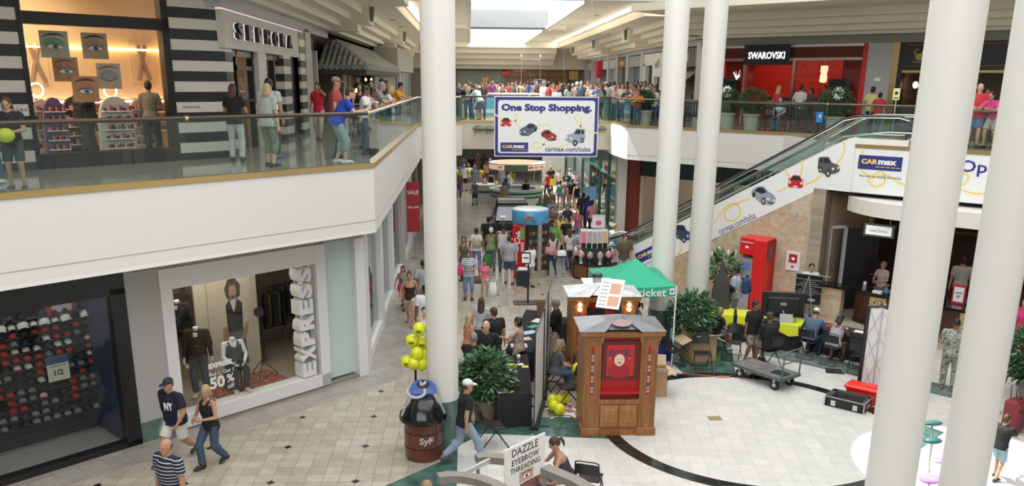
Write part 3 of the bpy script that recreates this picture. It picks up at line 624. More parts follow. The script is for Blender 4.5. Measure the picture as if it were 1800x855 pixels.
for y,m_ in((34.2,None),(37.5,None),(39.6,None)):
 b=MB();b.ell((0,0,0),(.05,.05,.09),10,6);tag(b.build('wall_lantern',mat('lantern glow',(1,.5,.2),.5,emit=(1,.42,.12),es=6),loc=(-4.4,y,7.0 if y>35 else 6.6)),'small glowing orange lantern under the tiled awning','lamp','lanterns under the tiled awning')
b=MB(MD);b.box(38.5,39.6,5.28,7.2,-.4,-.1);b.box(40.3,40.9,5.28,7.2,-.4,-.1);b.box(43.0,44.6,5.28,7.1,-.4,-.1);struct('door_2',b,mat('restaurant pale door',(.45,.44,.41),.6))
b=MB(MD);b.box(41.3,42.6,6.3,7.2,-.3,-.2);tag(b.build('red_menu_board',mat('menu red',(.35,.05,.03),.6)),'red lit menu board under the tiled awning','sign')
b=MB();b.box(-5.4,-3.9,48.5,62,7.5,8.75);b.box(-5.4,-5.2,48.5,76,5.28,8.8);struct('wall_soffit_box',b,mat('taupe stucco',(.36,.34,.29),.7))
for k,y in enumerate((62.5,66,69.5,73)):
 b=MB();b.box(-5.3,-4.9,y,y+1.0,5.28,8.8);struct('wall_pilaster',b,mat('pale blue grey',(.55,.60,.62),.5))
b=MB();b.box(-5.2,-5.15,62.5,76,5.28,8.3);struct('window_glass',b,mat('far window dark',(.10,.10,.10),.2))
# ---- right side of the corridor, upper
MR=T(9.9,0,0)@RZ(-90)@RX(90)  # local x = -y
def rb(b,y0,y1,z0,z1,d0,d1):return b.box(-y1,-y0,z0,z1,d0,d1,MR)
b=MB();rb(b,38,76,5.28,8.9,-1.2,-1.1);struct('wall_right',b,mat('store beige back',(.36,.31,.24),.7))
b=MB();rb(b,36.4,76,8.55,8.9,-.3,.02);struct('trim_16',b,greyp)
lgr=mat('pale grey pilaster',(.50,.52,.54),.4)
for y0,y1 in((36.4,37.4),(41.6,42.3),(48.8,49.7),(53.4,54.3),(57.3,58),(61,61.8),(65,65.8),(69,69.8),(73,73.8)):
 b=MB();rb(b,y0,y1,5.28,8.7,-.4,.06);struct('wall_pilaster',b,lgr)
b=MB();rb(b,42.3,48.8,7.9,8.5,-.2,.03);rb(b,42.3,42.7,5.28,8,-.2,.03);rb(b,44.2,44.6,5.28,8,-.2,.03);rb(b,46.0,46.5,5.28,8,-.2,.03);rb(b,48.4,48.8,5.28,8,-.2,.03);rb(b,44.6,46.0,7.3,8,-.2,.03)
struct('window_5',b,mat('white shopfront',(.80,.79,.77),.4))
b=MB();b.text('unif',MR@T(-45.2,7.95,.06),h=.42,bold=.01,ext=.05);tag(b.build('store_lettering',greyp),'grey lower-case store lettering on the white shopfront','sign')
b=MB();rb(b,37.4,41.6,7.7,8.5,-.2,.05);struct('wall_sign_band',b,stripes('ribbed dark band',(.10,.10,.10),(.22,.22,.22),.5,'Y'))
b=MB();b.text('EPOS',MR@T(-39.3,8.1,.07),h=.36,bold=.05,ext=.04,sp=1.1);tag(b.build('store_lettering',paper),'white capital lettering on the ribbed dark band beside the column','sign')
b=MB();rb(b,37.4,41.6,5.28,7.7,-.5,-.4);struct('wall_dark_shop',b,mat('brown dark shop',(.07,.045,.03),.6))
t=thing('metal_awning','small grey metal awning on the dark shopfront left of the column','awning',(10.27,40,7.0))
b=MB();b.add([(.0,-1.2,.5),(.0,1.2,.5),(-.7,1.2,0),(-.7,-1.2,0),(.0,-1.2,.46),(.0,1.2,.46),(-.7,1.2,-.04),(-.7,-1.2,-.04)],[(0,1,2,3),(7,6,5,4),(3,2,6,7),(0,3,7,4),(1,5,6,2),(0,4,5,1)]);b.build('sheet',greyp,t)
b=MB();b.tube([(-.7,-1.1,0),(0,-1.1,-.3)],.02);b.tube([(-.7,1.1,0),(0,1.1,-.3)],.02);b.build('bracket',steel,t)
cols=[(.12,.16,.18),(.08,.05,.035),(.30,.34,.36),(.28,.27,.24),(.4,.36,.3),(.2,.22,.25)]
for k,(y0,y1)in enumerate(((49.7,53.4),(54.3,57.3),(58,61),(61.8,65),(65.8,69),(69.8,73))):
 b=MB();rb(b,y0,y1,5.28,7.9,-.4,-.3);struct('window_6%d'%k,b,mat('shop bay %d'%k,cols[k],.4))
 b=MB();rb(b,y0,y1,7.9,8.5,-.3,0);struct('wall_sign_band',b,mat('sign band %d'%k,[(.38,.40,.42),(.16,.14,.12),(.5,.5,.5),(.6,.6,.58),(.4,.1,.12),(.5,.5,.5)][k],.5))
b=MB();b.box(-56.5,-55.2,8.05,8.3,0,.05,MR);tag(b.build('orange_sign',mat('orange sign',(.55,.22,.06),.5,emit=(.9,.3,.05),es=.15)),'small orange shop sign on the dark shopfront in the right corridor wall','sign')
b=MB();rb(b,64,64.9,7.3,8.5,0,.4);tag(b.build('red_blade_sign',mat('sign crimson',(.55,.03,.05),.5)),'crimson projecting sign high on the right corridor wall','sign')
# ---- far end fronts
b=MB()
b.box(-1.0,3.2,75.7,76,5.28,7.9);struct('wall_far_shop',b,mat('far green grey shop',(.30,.33,.28),.7))
b=MB();b.box(3.2,8.6,75.4,76,5.28,8.0);struct('wall_far_wood',b,wood('oak facade',(.22,.11,.04),(.34,.19,.08),1.5))
b=MB()
for k in range(6):b.box(3.4+k*.85,3.43+k*.85,75.34,75.4,5.4,7.5);b.box(3.4+k*.85,4.1+k*.85,75.34,75.4,7.3,7.36)
struct('trim_17',b,mat('oak dark line',(.12,.06,.02),.6))
b=MB();b.box(-1.0,8.6,75.2,75.6,8.0,8.4);struct('wall_far_band',b,greyp)
for x0,x1,z0,z1,c,lab in((2.9,3.5,7.5,7.8,(.6,.03,.04),'small bright red sign above the far wooden facade'),(3.9,5.0,7.8,7.95,(.6,.14,.12),'red and white sign strip at the far wooden facade'),(1.15,1.75,7.0,7.3,(.5,.30,.06),'amber square sign in the far shop'),(8.7,9.5,7.2,7.9,(.42,.25,.10),'orange panel at the right end of the far wall'),(-1.9,-1.2,6.7,7.3,(.75,.7,.72),'pale notice sign at the left end of the far wall')):
 b=MB();b.box(x0,x1,75.1,75.2,z0,z1);tag(b.build('wall_sign',mat(lab[:20],c,.5,emit=c,es=.15)),lab,'sign')
t=thing('crest_sign','white and blue crest sign on the far wooden facade','sign',(6.2,75.34,6.7))
b=MB();b.prism([(-.45,-.45),(.45,-.45),(.5,0),(.62,.25),(.45,.5),(-.45,.5),(-.62,.25),(-.5,0)],-.05,.05,RX(90));b.build('board',paper,t)
b=MB();b.prism([(-.3,.12),(-.35,.4),(.35,.4),(.3,.12)],.05,.07,RX(90));b.build('blue_field',mat('crest blue',(.03,.06,.25),.5),t)
# === right: red crystal store (45 degrees)
MW=T(0,46.4,0)@RZ(-45)@RX(90)
redw=mat('red store wall',(.36,.02,.01),.35);dred=mat('dark red glass band',(.10,.018,.015),.15)
b=MB(MW);b.box(13.95,20.85,5.28,8.9,-3.4,-3.3);b.box(20.85,20.9,5.28,8.9,-3.4,-.2);b.box(13.9,13.95,5.28,8.9,-3.4,-.2);b.box(13.9,20.9,8.85,8.9,-3.4,-.2);struct('wall_red_back',b,mat('glowing red wall',(.42,.02,.01),.5))
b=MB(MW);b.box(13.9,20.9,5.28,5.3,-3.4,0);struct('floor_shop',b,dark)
b=MB(MW);b.box(13.95,20.85,7.99,8.38,-.15,0);struct('wall_red_band',b,dred)
b=MB(MW);b.box(13.9,20.9,8.38,8.47,-.2,.03);b.box(13.95,17.2,7.88,7.97,-.2,.03);b.box(17.9,20.7,7.88,7.97,-.2,.03)
for u in(14.0,15.9,18.0):b.box(u,u+.09,5.28,7.9,-.2,.03)
struct('window_7',b,chrome)
b=MB(MW);b.box(20.68,20.85,5.28,8.47,-.3,.06);struct('trim_18',b,red)
b=MB(MW);b.box(14.1,15.9,5.3,7.88,-.05,-.04);b.box(18.1,20.68,5.3,7.88,-.05,-.04);struct('window_glass',b,shopg)
b=MB(MW);b.box(14.5,15.8,5.3,7.88,-1.2,-1.15);b.box(19.5,20.6,5.3,7.9,-1.25,-1.2);struct('wall_red_panel',b,redw)
t=thing('store_sign','black sign board with white crystal store name above the entrance','sign',tuple(MW@Vector((16.95,7.72,.1))),-45)
b=MB(RX(90));b.box(-.98,.98,0,.77,-.1,.12);b.build('board',black,t)
b=MB(RX(90));b.text('SWAROVSKI',T(0,.36,.13),w=1.55,h=.27,bold=.012,ext=.02);b.build('lettering',mat('lit white letters',(.9,.9,.9),.4,emit=(1,1,1),es=1.2),t)
area('crystal_store_lamps',tuple(MW@Vector((17.2,8.3,-1.9))),5,1.2,60,(1,.55,.4),(0,0,R(-45)))
def crystal(u,z,label):
 t=thing('backlit_panel',label,'display',tuple(MW@Vector((u,z,-.9))),-45,'backlit crystal panels')
 b=MB(RX(90));b.box(-.42,.42,-.75,.55,-.03,0);b.build('panel',mat('panel slate',(.025,.03,.03),.3),t)
 b=MB(RX(90));b.prism([((.20+.07*(k%2))*math.cos(2*math.pi*k/24),(.20+.07*(k%2))*math.sin(2*math.pi*k/24))for k in range(24)],.0,.01);b.build('crystal_print',mat('crystal glow',(.7,.72,.75),.4,emit=(.8,.85,.9),es=.7),t)
crystal(14.75,6.65,'dark panel with a glowing crystal burst in the left window');crystal(19.55,6.65,'dark panel with a glowing crystal burst in the right window')
t=thing('flower_arrangement','sparkling white and violet crystal spray on a shelf in the left window','ornament',tuple(MW@Vector((15.3,7.15,-.6))),-45)
b=MB()
for k in range(16):a=k*2.4;b.tube([(0,0,0),(.16*math.cos(a),.12*math.sin(a),.15+.3*random.random())],[.02,.006],5)
b.build('spray',mat('crystal spray',(.8,.7,.8),.3,emit=(.9,.75,.8),es=1.0),t)
b=MB();b.box(-.4,.4,-.08,.08,-.03,0);b.build('shelf',chrome,t)
t=thing('tall_lamp','cream lit column lamp inside the red store','lamp',tuple(MW@Vector((18.85,6.9,-1.0))),-45)
b=MB();b.lathe([(.09,.15),(.14,.2),(.14,.4),(.11,.5),(.14,.58),(.14,.8)],12);b.build('shade',mat('shade glow',(1,.9,.7),.5,emit=(1,.75,.45),es=.9),t)
b=MB();b.tube([(0,0,.85),(0,0,1.3)],.01);b.build('rod',steel,t)
for k,u in enumerate((14.9,15.5,16.4,16.75,17.15,17.5,18.4,18.8)):
 t=thing('photo_board','black board with small framed jewellery photos in the red store','display',tuple(MW@Vector((u,5.9,-1.6))),-45,'jewellery photo boards');b=MB(RX(90));b.box(-.16,.16,-.4,.55,-.02,0);b.build('board',black,t)
 for q in range(2):b=MB(RX(90));b.box(-.11,.11,-.2+.36*q,.05+.36*q,0,.012);b.build('photo',mat('photo grey',(.35,.33,.32),.4),t)
b=MB(MW);b.box(20.85,21.75,5.28,8.8,-.3,.02);struct('wall_grey_pier',b,greyp)
b=MB(MW);b.box(21.2,21.42,7.12,7.24,.02,.05);tag(b.build('wall_plate',paper),'small white plate on the grey pier beside the red store','plate')
b=MB(MW);b.box(21.75,21.98,5.28,8.47,-.3,.06);b.box(22.15,30,7.42,7.5,-.2,.05);struct('trim_19',b,brass)
b=MB(MW);b.box(21.98,22.15,5.28,8.47,-.3,.04);b.box(22.15,34,7.5,8.47,-.2,.04);struct('wall_black_sign',b,black)
b=MB(MW);b.box(13.9,34,8.47,8.9,-.3,.05);struct('wall_grey_band',b,mat('grey soffit band',(.24,.24,.22),.6))
b=MB(MW);b.box(22.15,34,5.3,7.42,-.05,-.04);struct('window_glass',b,shopg)
b=MB(MW);b.box(22.0,34,5.28,8,-2.4,-2.3);b.box(21.9,22.1,5.28,8.5,-2.4,-.2);b.box(22,34,7.9,8,-2.4,-.2);struct('wall_brown_back',b,mat('brown store back',(.16,.09,.06),.6))
for uc in(22.98,24.75):
 t=thing('sign_emblem','gold bird emblem in a gold frame on the black sign, %s of the near column'%('left' if uc<24 else 'right'),'sign',tuple(MW@Vector((uc,7.6,.06))),-45)
 b=MB(RX(90));b.tube([(-.76,.05,0),(.76,.05,0),(.76,.78,0),(-.76,.78,0)],.012,5,True);b.build('frame',brass,t)
 b=MB(RX(90)@T(-.25 if uc<24 else-.42,0,0));b.ell((0,.36,0),(.2,.13,.03),14,8);b.tube([(-.12,.4,.01),(-.24,.5,.01),(-.18,.62,.01),(-.08,.6,.01)],[.04,.03,.025,.02],7);b.ell((.12,.52,.0),(.12,.1,.03),10,6);b.tube([(-.28,.2,0),(0,.17,0),(.3,.22,0)],.02,6);b.build('emblem',mat('dull gold',(.40,.32,.12),.5),t)
b=MB();b.ell((0,0,0),(.09,.09,.12),10,8);tag(b.build('wall_sconce',mat('sconce glow',(1,.7,.4),.5,emit=(1,.6,.25),es=9),loc=MW@Vector((22.5,7.0,-.5))),'glowing sconce inside the dark brown store window','lamp')
b=MB(MW);b.box(26.3,27.5,6.2,7.0,-1.5,-1.45);tag(b.build('blue_screen',mat('blue board',(.10,.17,.33),.5)),'blue board behind the glass at the far right','board')
for k in range(9):
 b=MB();z=5.35+.3*(k%3);b.lathe([(.05,0),(.09,.05),(.05,.18),(.02,.28)],10,MW@T(22.5+.25*k,z,-.6)@RX(-90));tag(b.build('jar',mat('brown jar%d'%(k%3),[(.22,.12,.08),(.35,.3,.26),(.14,.1,.1)][k%3],.4)),'small jar on display in the brown store window','jar','jars in the brown store window')
 # === lower right: jeweller, corridor glass front
MJ=T(0,45.4,0)@RZ(-45)@RX(90)
b=MB(MJ);b.box(12.6,30,2.95,3.93,-.3,0);struct('wall_green_band',b,mat('dark green sign band',(.012,.028,.022),.3,var=.4))
b=MB(MJ);b.box(11.5,30,0,3.9,-2.1,-2.0);struct('wall_jeweller_back',b,mat('beige jeweller wall',(.42,.34,.27),.6))
b=MB(MJ);b.box(14.9,15.3,0,3,-.5,0);struct('wall_mahogany',b,mat('mahogany',(.14,.028,.015),.35))
b=MB(MJ);b.text('REEDS',T(17.2,3.42,.05),h=.34,bold=.01,ext=.05);b.text('JEWELERS',T(17.9,3.02,.05),h=.2,bold=.005,ext=.05);tag(b.build('store_lettering',mat('cream gold letter',(.75,.66,.42),.4)),'pale gold raised jeweller lettering behind the escalator','sign')
b=MB(MJ);b.box(13.0,14.9,0,.95,-1.0,-.4);b.k=1;b.box(13.0,14.9,.95,1.1,-1.0,-.4);tag(b.build('jewel_counter',[wood('counter mahogany',(.10,.03,.02),(.2,.07,.04)),glass('counter glass',(.9,.95,.93))]),'wooden jewellery counter with glass top below the gallery','counter')
b=MB(MJ);b.box(16.2,16.6,1.8,2.4,-1.99,-1.95);b.k=1;b.box(16.26,16.54,1.86,2.34,-1.95,-1.94);tag(b.build('framed_picture',[black,paper]),'small black-framed picture on the beige wall behind the escalator','picture')
MG=T(6.86,0,0)@RZ(-90)@RX(90)
teal=mat('teal green mullion',(.06,.17,.15),.4)
b=MB()
for y in(38.9,41.2,44.0,47.5,51,55,60):b.box(-y-.1,-y,0,4,-.1,.05,MG)
b.box(-66,-38.5,2.55,2.65,-.1,.05,MG);b.box(-66,-38.5,3.9,4.0,-.1,.05,MG);b.box(-66,-38.5,0,.15,-.1,.05,MG);struct('window_8',b,teal)
b=MB(MG);b.box(-66,-38.5,.1,3.95,-.04,-.03);struct('window_glass',b,glass('corridor shop glass',(.85,.93,.92),1.2))
b=MB(MG);b.box(-66,-38.5,0,4,-2.2,-2.1);struct('wall_corridor_shop',b,mat('cream toy shop wall',(.62,.55,.44),.6))
b=MB();b.box(6.75,7.15,37.9,38.5,0,3.93);struct('wall_pilaster',b,mat('grey white pier',(.52,.52,.52),.4))
b=MB();b.prism([(7.15,38.4),(7.15,38.0),(7.65,37.6),(7.8,37.75),(7.4,38.5)],0,3.93);struct('wall_mahogany',b,MC['mahogany'])
b=MB();b.prism([(7.7,37.7),(7.85,37.6),(9.1,39.0),(8.95,39.15)],0,3.93);struct('wall_jeweller_side',b,MC['beige jeweller wall'])
b=MB(MJ);b.box(10.9,12.6,2.95,3.93,-.3,0);struct('wall_green_band',b,MC['dark green sign band'])
area('jeweller_lamps',tuple(MJ@Vector((14.5,3.7,-1.1))),4,1,40,(1,.9,.78),(0,0,R(-45)))
area('corridor_shop_lamps',(8.0,46,3.7),1.2,12,120,(1,.95,.85))
rr=random.Random(3)
for k in range(5):b=MB(MG);b.box(-53,-39.2,.27+.5*k,.295+.5*k,-2.1,-.45);tag(b.build('display_shelf',mat('shelf cream',(.6,.56,.48),.5)),'long pale shelf inside the teal-framed corridor window','shelf','shelves in the corridor window')
for k in range(26):
 y=39.4+k*.5;z=.3+(k*7%5)*.5;b=MB(MG);w=.18+.1*rr.random();b.box(-y-w,-y,z,z+.35,-.7,-.5,b=.02)
 c=[(.7,.1,.1),(.8,.6,.1),(.1,.2,.5),(.7,.7,.68),(.1,.4,.3),(.6,.25,.4)][k%6];tag(b.build('boxed_toy',mat('toy %d'%(k%6),c,.5)),'%s boxed item in the teal-framed corridor window'%['red','yellow','blue','white','green','pink'][k%6],'box','boxed items in the corridor window')
t=thing('poster_stand','blue and yellow floor poster stand by the teal shop window','sign',(6.3,43.5,0),15)
b=MB();b.box(-.35,.35,-.02,.02,.25,1.75);b.build('board',mat('poster blue',(.25,.45,.75),.5),t)
b=MB();b.box(-.3,.3,-.03,-.02,.35,.95);b.build('yellow_block',mat('poster lemon',(.75,.75,.25),.5),t)
b=MB();b.tube([(-.3,0,.25),(-.3,-.25,0)],.015);b.tube([(.3,0,.25),(.3,-.25,0)],.015);b.tube([(0,.02,1.2),(0,.35,0)],.015);b.build('leg',steel,t)
b=MB();b.box(5.2,6.8,60,60.1,0,4);struct('wall_white_far',b,white)
# === escalator, stone wall, banners
TE=math.tan(R(30));MF=T(0,35.5,0)@RZ(-45)@RX(90)
def zu(u):return 3.14+(u-11.57)*TE  # upper edge of the white skirt
def zl(u):return 1.97+(u-11.58)*TE
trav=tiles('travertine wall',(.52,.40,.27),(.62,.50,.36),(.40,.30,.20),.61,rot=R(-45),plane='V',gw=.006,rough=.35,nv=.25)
b=MB(MF);u0=11.58-1.97/TE
b.prism([(u0+.0,-0.02),(15.2,-.02),(15.2,zl(15.2))],-.5,-.01);struct('wall_stone',b,trav)
b=MB();p0=Vector(RF(35.5,15.2));p1=p0+Vector((Q,Q))*4.2
b.prism([tuple(p0),tuple(p0+Vector((-Q,Q))*.4),tuple(p1+Vector((-Q,Q))*.4),tuple(p1)],0,3.95);struct('wall_stone_return',b,tiles('travertine shaded return',(.34,.28,.21),(.42,.35,.27),(.25,.2,.15),.61,rot=R(45),plane='V',gw=.006,rough=.35,nv=.25))  # same travertine painted darker for the shade on the alcove return
esc=thing('escalator','glass-sided escalator with printed white skirt climbing to the right gallery','escalator',RF(35.5,8)+(0,),0);inv=Matrix.Translation(-esc.location)
MFE=inv@MF
uT=15.75;uE=17.0;zT=5.50
def skirt(d0,d1,m,name):
 b=MB(MFE);b.prism([(6.6,0),(u0,0),(15.0,zl(15.0)),(15.9,3.93),(15.9,5.53),(15.7,5.48),(15.4,zu(15.4)-.03),(7.5,zu(7.5)+.02),(7.0,.58),(6.6,.50)],d0,d1);return b.build(name,m,esc)
skirt(-.06,0.0,mat('banner vinyl white',(.83,.83,.83),.4),'side_skirt');skirt(-1.55,-1.5,steel,'side_skirt')
b=MB(MFE)
steps=20
for k in range(26):
 uu=7.3+k*.345;z=zu(uu)-.42
 if z<.0:z=0
 b.box(uu,uu+.36,z-.15,z,-1.45,-.1)
b.box(6.0,7.4,-.02,.03,-1.45,-.1);b.box(15.9,18,5.2,5.3,-1.5,-.05);b.build('step',mat('escalator step',(.18,.18,.19),.4,.6),esc)
rail_pts=lambda d:[(6.75,.62,d),(6.35,.72,d),(6.2,.95,d),(6.35,1.25,d),(6.75,1.42,d),(7.3,1.42,d),(8.0,3.74+(8.0-11.56)*TE,d),(15.0,3.74+(15.0-11.56)*TE,d),(15.45,6.02,d),(15.9,6.12,d),(17.0,6.14,d),(17.3,6.07,d),(17.48,5.88,d),(17.45,5.65,d),(17.2,5.5,d),(16.9,5.45,d)]
for d in(-.05,-1.5):
 b=MB(MFE);b.tube(rail_pts(d),.036,10);b.build('handrail',mat('handrail rubber',(.05,.05,.05),.35)if d>-1 else mat('steel handrail',(.42,.40,.36),.3,.5),esc,smooth=50)
 b=MB(MFE);b.tube([(p[0]+.02,p[1]-.05,d)for p in rail_pts(d)],.02,8);b.build('rail_guide',chrome,esc)
 b=MB(MFE);b.prism([(6.9,.6),(7.4,.75),(15.4,zu(15.4)),(15.8,5.5),(17.0,5.5),(17.35,5.7),(17.3,6.0),(17.0,6.08),(15.9,6.06),(15.4,5.95),(8.0,3.68+(8-11.56)*TE),(7.3,1.36),(6.7,1.3),(6.4,1.0)],d-.008,d+.008);b.build('glass_side',glass('escalator glass',(.84,.92,.90),1.4),esc)
b=MB(MFE)
for d in(-.12,-1.42):b.tube([(7.6,zu(7.6)+.1,d),(15.5,zu(15.5)+.1,d),(16.3,5.62,d),(17.2,5.62,d)],.03,6)
b.build('skirt_rail',steel,esc)
b=MB(MFE);b.box(15.9,17.35,5.335,5.50,-.14,.0);b.build('end_plinth',white,esc)
# printed cars
def outline(pts,n=0):return pts
def ribbon(b,P,M,w=.05,z=0.004):
# smooth curve through points (catmull) as a flat band
 pts=[]
 for i in range(len(P)-1):
  p0=Vector(P[max(i-1,0)]);p1=Vector(P[i]);p2=Vector(P[i+1]);p3=Vector(P[min(i+2,len(P)-1)])
  for k in range(8):
   t_=k/8;pts.append(.5*((2*p1)+(p2-p0)*t_+(2*p0-5*p1+4*p2-p3)*t_**2+(3*p1-p0-3*p2+p3)*t_**3))
 pts.append(Vector(P[-1]));vs=[];fs=[]
 for i,p in enumerate(pts):
  d=(pts[min(i+1,len(pts)-1)]-pts[max(i-1,0)]).normalized();n_=Vector((-d.y,d.x))*w/2
  vs+=[(p.x+n_.x,p.y+n_.y,z),(p.x-n_.x,p.y-n_.y,z)]
 for i in range(len(pts)-1):fs.append((2*i,2*i+1,2*i+3,2*i+2))
 b.add(vs,fs,M)
CARC={}
def car_print(parent,M,kind,w,name='car_print',body=(.5,.02,.03)):
# flat printed picture of a car, unit width 1, stacked thin layers; front view or three-quarter view
 g=M@SC(w,w,1);cb=mat('print body %s'%(body,),body,.3);cg=mat('print window',(.03,.035,.045),.2);ct=mat('print tyre',(.02,.02,.02),.6);cl=mat('print light',(.85,.85,.82),.3);cs=mat('print silver',(.45,.46,.48),.3)
 b=MB(g)
 def pr(pts,k,z):b.k=k;b.prism(pts,z,z+.002)
 el=lambda cx,cy,rx,ry,n=16:[(cx+rx*math.cos(2*math.pi*i/n),cy+ry*math.sin(2*math.pi*i/n))for i in range(n)]
 if kind=='front':
  pr([(-.5,-.25),(-.42,-.36),(.42,-.36),(.5,-.25),(.49,.0),(.4,.18),(.3,.3),(.2,.42),(-.2,.42),(-.3,.3),(-.4,.18),(-.49,.0)],0,.002)
  pr([(-.34,.12),(.34,.12),(.2,.38),(-.2,.38)],1,.005);pr(el(-.38,-.06,.07,.09),3,.006);pr(el(.38,-.06,.07,.09),3,.006);pr([(-.14,-.33),(.14,-.33),(.14,-.25),(-.14,-.25)],3,.006);pr(el(0,-.05,.03,.03),4,.006)
  pr([(-.6,.16),(-.45,.14),(-.45,.2)],1,.005);pr([(.6,.16),(.45,.14),(.45,.2)],1,.005)
 elif kind=='suv':
  pr([(-.5,.1),(-.5,.34),(-.42,.42),(-.05,.44),(.12,.2),(.42,.12),(.5,.0),(.48,-.16),(.3,-.26),(-.1,-.34),(-.42,-.2),(-.5,-.05)],0,.002)
  pr([(-.44,.16),(-.42,.36),(-.3,.37),(-.3,.16)],1,.005);pr([(-.26,.16),(-.26,.38),(-.08,.39),(.06,.18)],1,.005)
  pr(el(-.36,-.14,.09,.13),2,.005);pr(el(.0,-.28,.12,.16),2,.005);pr(el(.0,-.28,.06,.08),4,.007);pr(el(-.36,-.14,.045,.065),4,.007);pr(el(.42,-.0,.05,.05),3,.006);pr(el(.2,-.06,.05,.06),3,.006)
 else:
  pr([(-.5,.1),(-.44,.22),(-.25,.34),(-.02,.36),(.16,.2),(.38,.1),(.5,-.04),(.48,-.2),(.34,-.3),(.1,-.3),(-.1,-.24),(-.42,-.02)],0,.002)
  pr([(-.36,.16),(-.24,.3),(-.04,.31),(.12,.16),(-.06,.08)],1,.005);pr(el(-.38,.02,.06,.1),2,.005);pr(el(.02,-.18,.08,.14),2,.005);pr(el(.02,-.18,.04,.08),4,.007);pr(el(.2,-.08,.06,.04),3,.006);pr(el(.44,-.12,.04,.04),3,.006);pr([(.2,-.24),(.42,-.24),(.42,-.2),(.2,-.2)],1,.006)
 return b.build(name,[cb,cg,ct,cl,cs],parent)
def carmax(parent,M,w,line=False):
 h=w*.33;b=MB(M);b.box(-w/2,w/2,-h/2,h/2,0,.005);b.build('logo_field',navy,parent)
 b=MB(M);b.text('CAR',T(-w*.24,h*.07,.006),w=w*.38,h=h*.36,bold=.05,ext=.006);b.build('logo_letters',gold,parent)
 b=MB(M);b.text('max',T(w*.17,h*.05,.006),w=w*.42,h=h*.32,bold=.05,ext=.006);b.build('logo_letters_white',paper,parent)
 b=MB(M)
 for k in range(5):x=-.08*w+k*w*.115;b.box(x,x+w*.09,-h*.30,-h*.25,.005,.009)
 b.build('logo_dashes',gold,parent)
def SL(u,f):return MFE@T(u,zl(u)+f*(zu(u)-zl(u)),.0)@RZ(30)  # a place on the sloping skirt
def uz(x,y):p=AtS(x,y,35.5);return((p.x-p.y+35.5)*Q,p.z)
b=MB()
for P_ in([(1256,392),(1266,376),(1280,361),(1296,360),(1301,375),(1290,388),(1276,385),(1275,372),(1290,360),(1318,350)],[(1366,338),(1386,328)],[(1414,326),(1436,315),(1446,304)],[(1381,296),(1384,306),(1390,312)],[(1409,282),(1410,296),(1407,310)],[(1468,292),(1480,276),(1485,260),(1482,247)],[(1198,430),(1196,442),(1190,448)],[(1148,490),(1165,478)]):
 ribbon(b,[uz(*q)for q in P_],MFE,.05,.002)
b.build('ribbon_print',yel,esc)
car_print(esc,MFE@T(*uz(1342,345),.006),'coupe',.86,body=(.32,.36,.44));car_print(esc,MFE@T(*uz(1399,320),.006),'front',.48,body=(.55,.02,.03));car_print(esc,MFE@T(*uz(1457,294),.006),'suv',.68,body=(.10,.10,.11));car_print(esc,MFE@T(*uz(1203,412),.006),'suv',.7,body=(.05,.07,.13))
b=MB(MFE);b.text('carmax.com/tulsa',T(*uz(1295,393),0)@RZ(30),w=1.42,h=.22,ext=.008);b.build('address_lettering',navy,esc)
carmax(esc,SL(9.05,.52),1.15)
b=MB(MFE);b.text('The way car buying should be.',T(9.35,zl(9.35)+.25,0)@RZ(30),w=1.2,h=.08,ext=.008);b.build('slogan_lettering',navy,esc)
bn=thing('fascia_banner','white banner with yellow loops and blue dealer logo on the gallery fascia','banner',tuple(MF@Vector((20,4.15,.01))));inv2=Matrix.Translation(-bn.location);MB2=inv2@MF
b=MB(MB2);b.box(15.93,24,3.95,5.2,.006,.014);b.build('sheet',MC['banner vinyl white'],bn)
carmax(bn,MB2@T(*uz(1547,287),.014),1.22);b=MB(MB2);b.text('The way car buying should be.',T(*uz(1547,312),.016),w=1.2,h=.075,ext=.006,bold=.01);b.build('slogan_lettering',navy,bn)
b=MB(MB2);b.text('Open',T(uz(1686,297)[0]+.60,4.86,.016),w=1.2,h=.42,ext=.006,bold=.015);b.build('lettering',navy,bn)
b=MB();ribbon(b,[(16.15,5.15),(16.05,4.75),(16.4,4.45),(16.75,4.6),(16.85,4.3),(16.6,4.15),(16.4,4.35),(16.9,4.5),(17.3,4.3),(17.8,4.2),(18.4,4.15),(18.9,4.4),(19.0,4.65),(18.8,4.7),(18.7,4.4),(19.2,4.2),(20.2,4.3)],MB2@T(0,0,.014));b.build('ribbon_print',yel,bn)
# curved white canopy under the landing
b=MB();c0=Vector(RF(35.5,19.2));out=Vector((-Q,-Q));al=Vector((Q,-Q));vs=[];fs=[];N_=28
pc=[tuple(c0+al*(-3.4+6.8*i/N_)+out*(1.15*(1-((-1+2*i/N_)**4))-.2))for i in range(N_+1)]
b.prism(pc+[tuple(c0+al*3.4+out*-1.5),tuple(c0+al*-3.4+out*-1.5)],3.38,3.80);struct('canopy_ring',b,mat('canopy cream',(.76,.74,.68),.5))
# alcove behind guest services
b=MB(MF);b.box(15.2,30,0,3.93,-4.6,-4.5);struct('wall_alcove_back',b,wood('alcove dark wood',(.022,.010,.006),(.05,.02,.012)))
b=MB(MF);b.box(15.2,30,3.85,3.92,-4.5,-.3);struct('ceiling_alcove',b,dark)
b=MB(MF);b.box(15.15,16.0,0,1.0,-.3,0);struct('wall_low_stone',b,trav)
b=MB(MF);b.box(15.15,16.3,1.0,1.06,-.45,.08);struct('trim_20',b,granite)
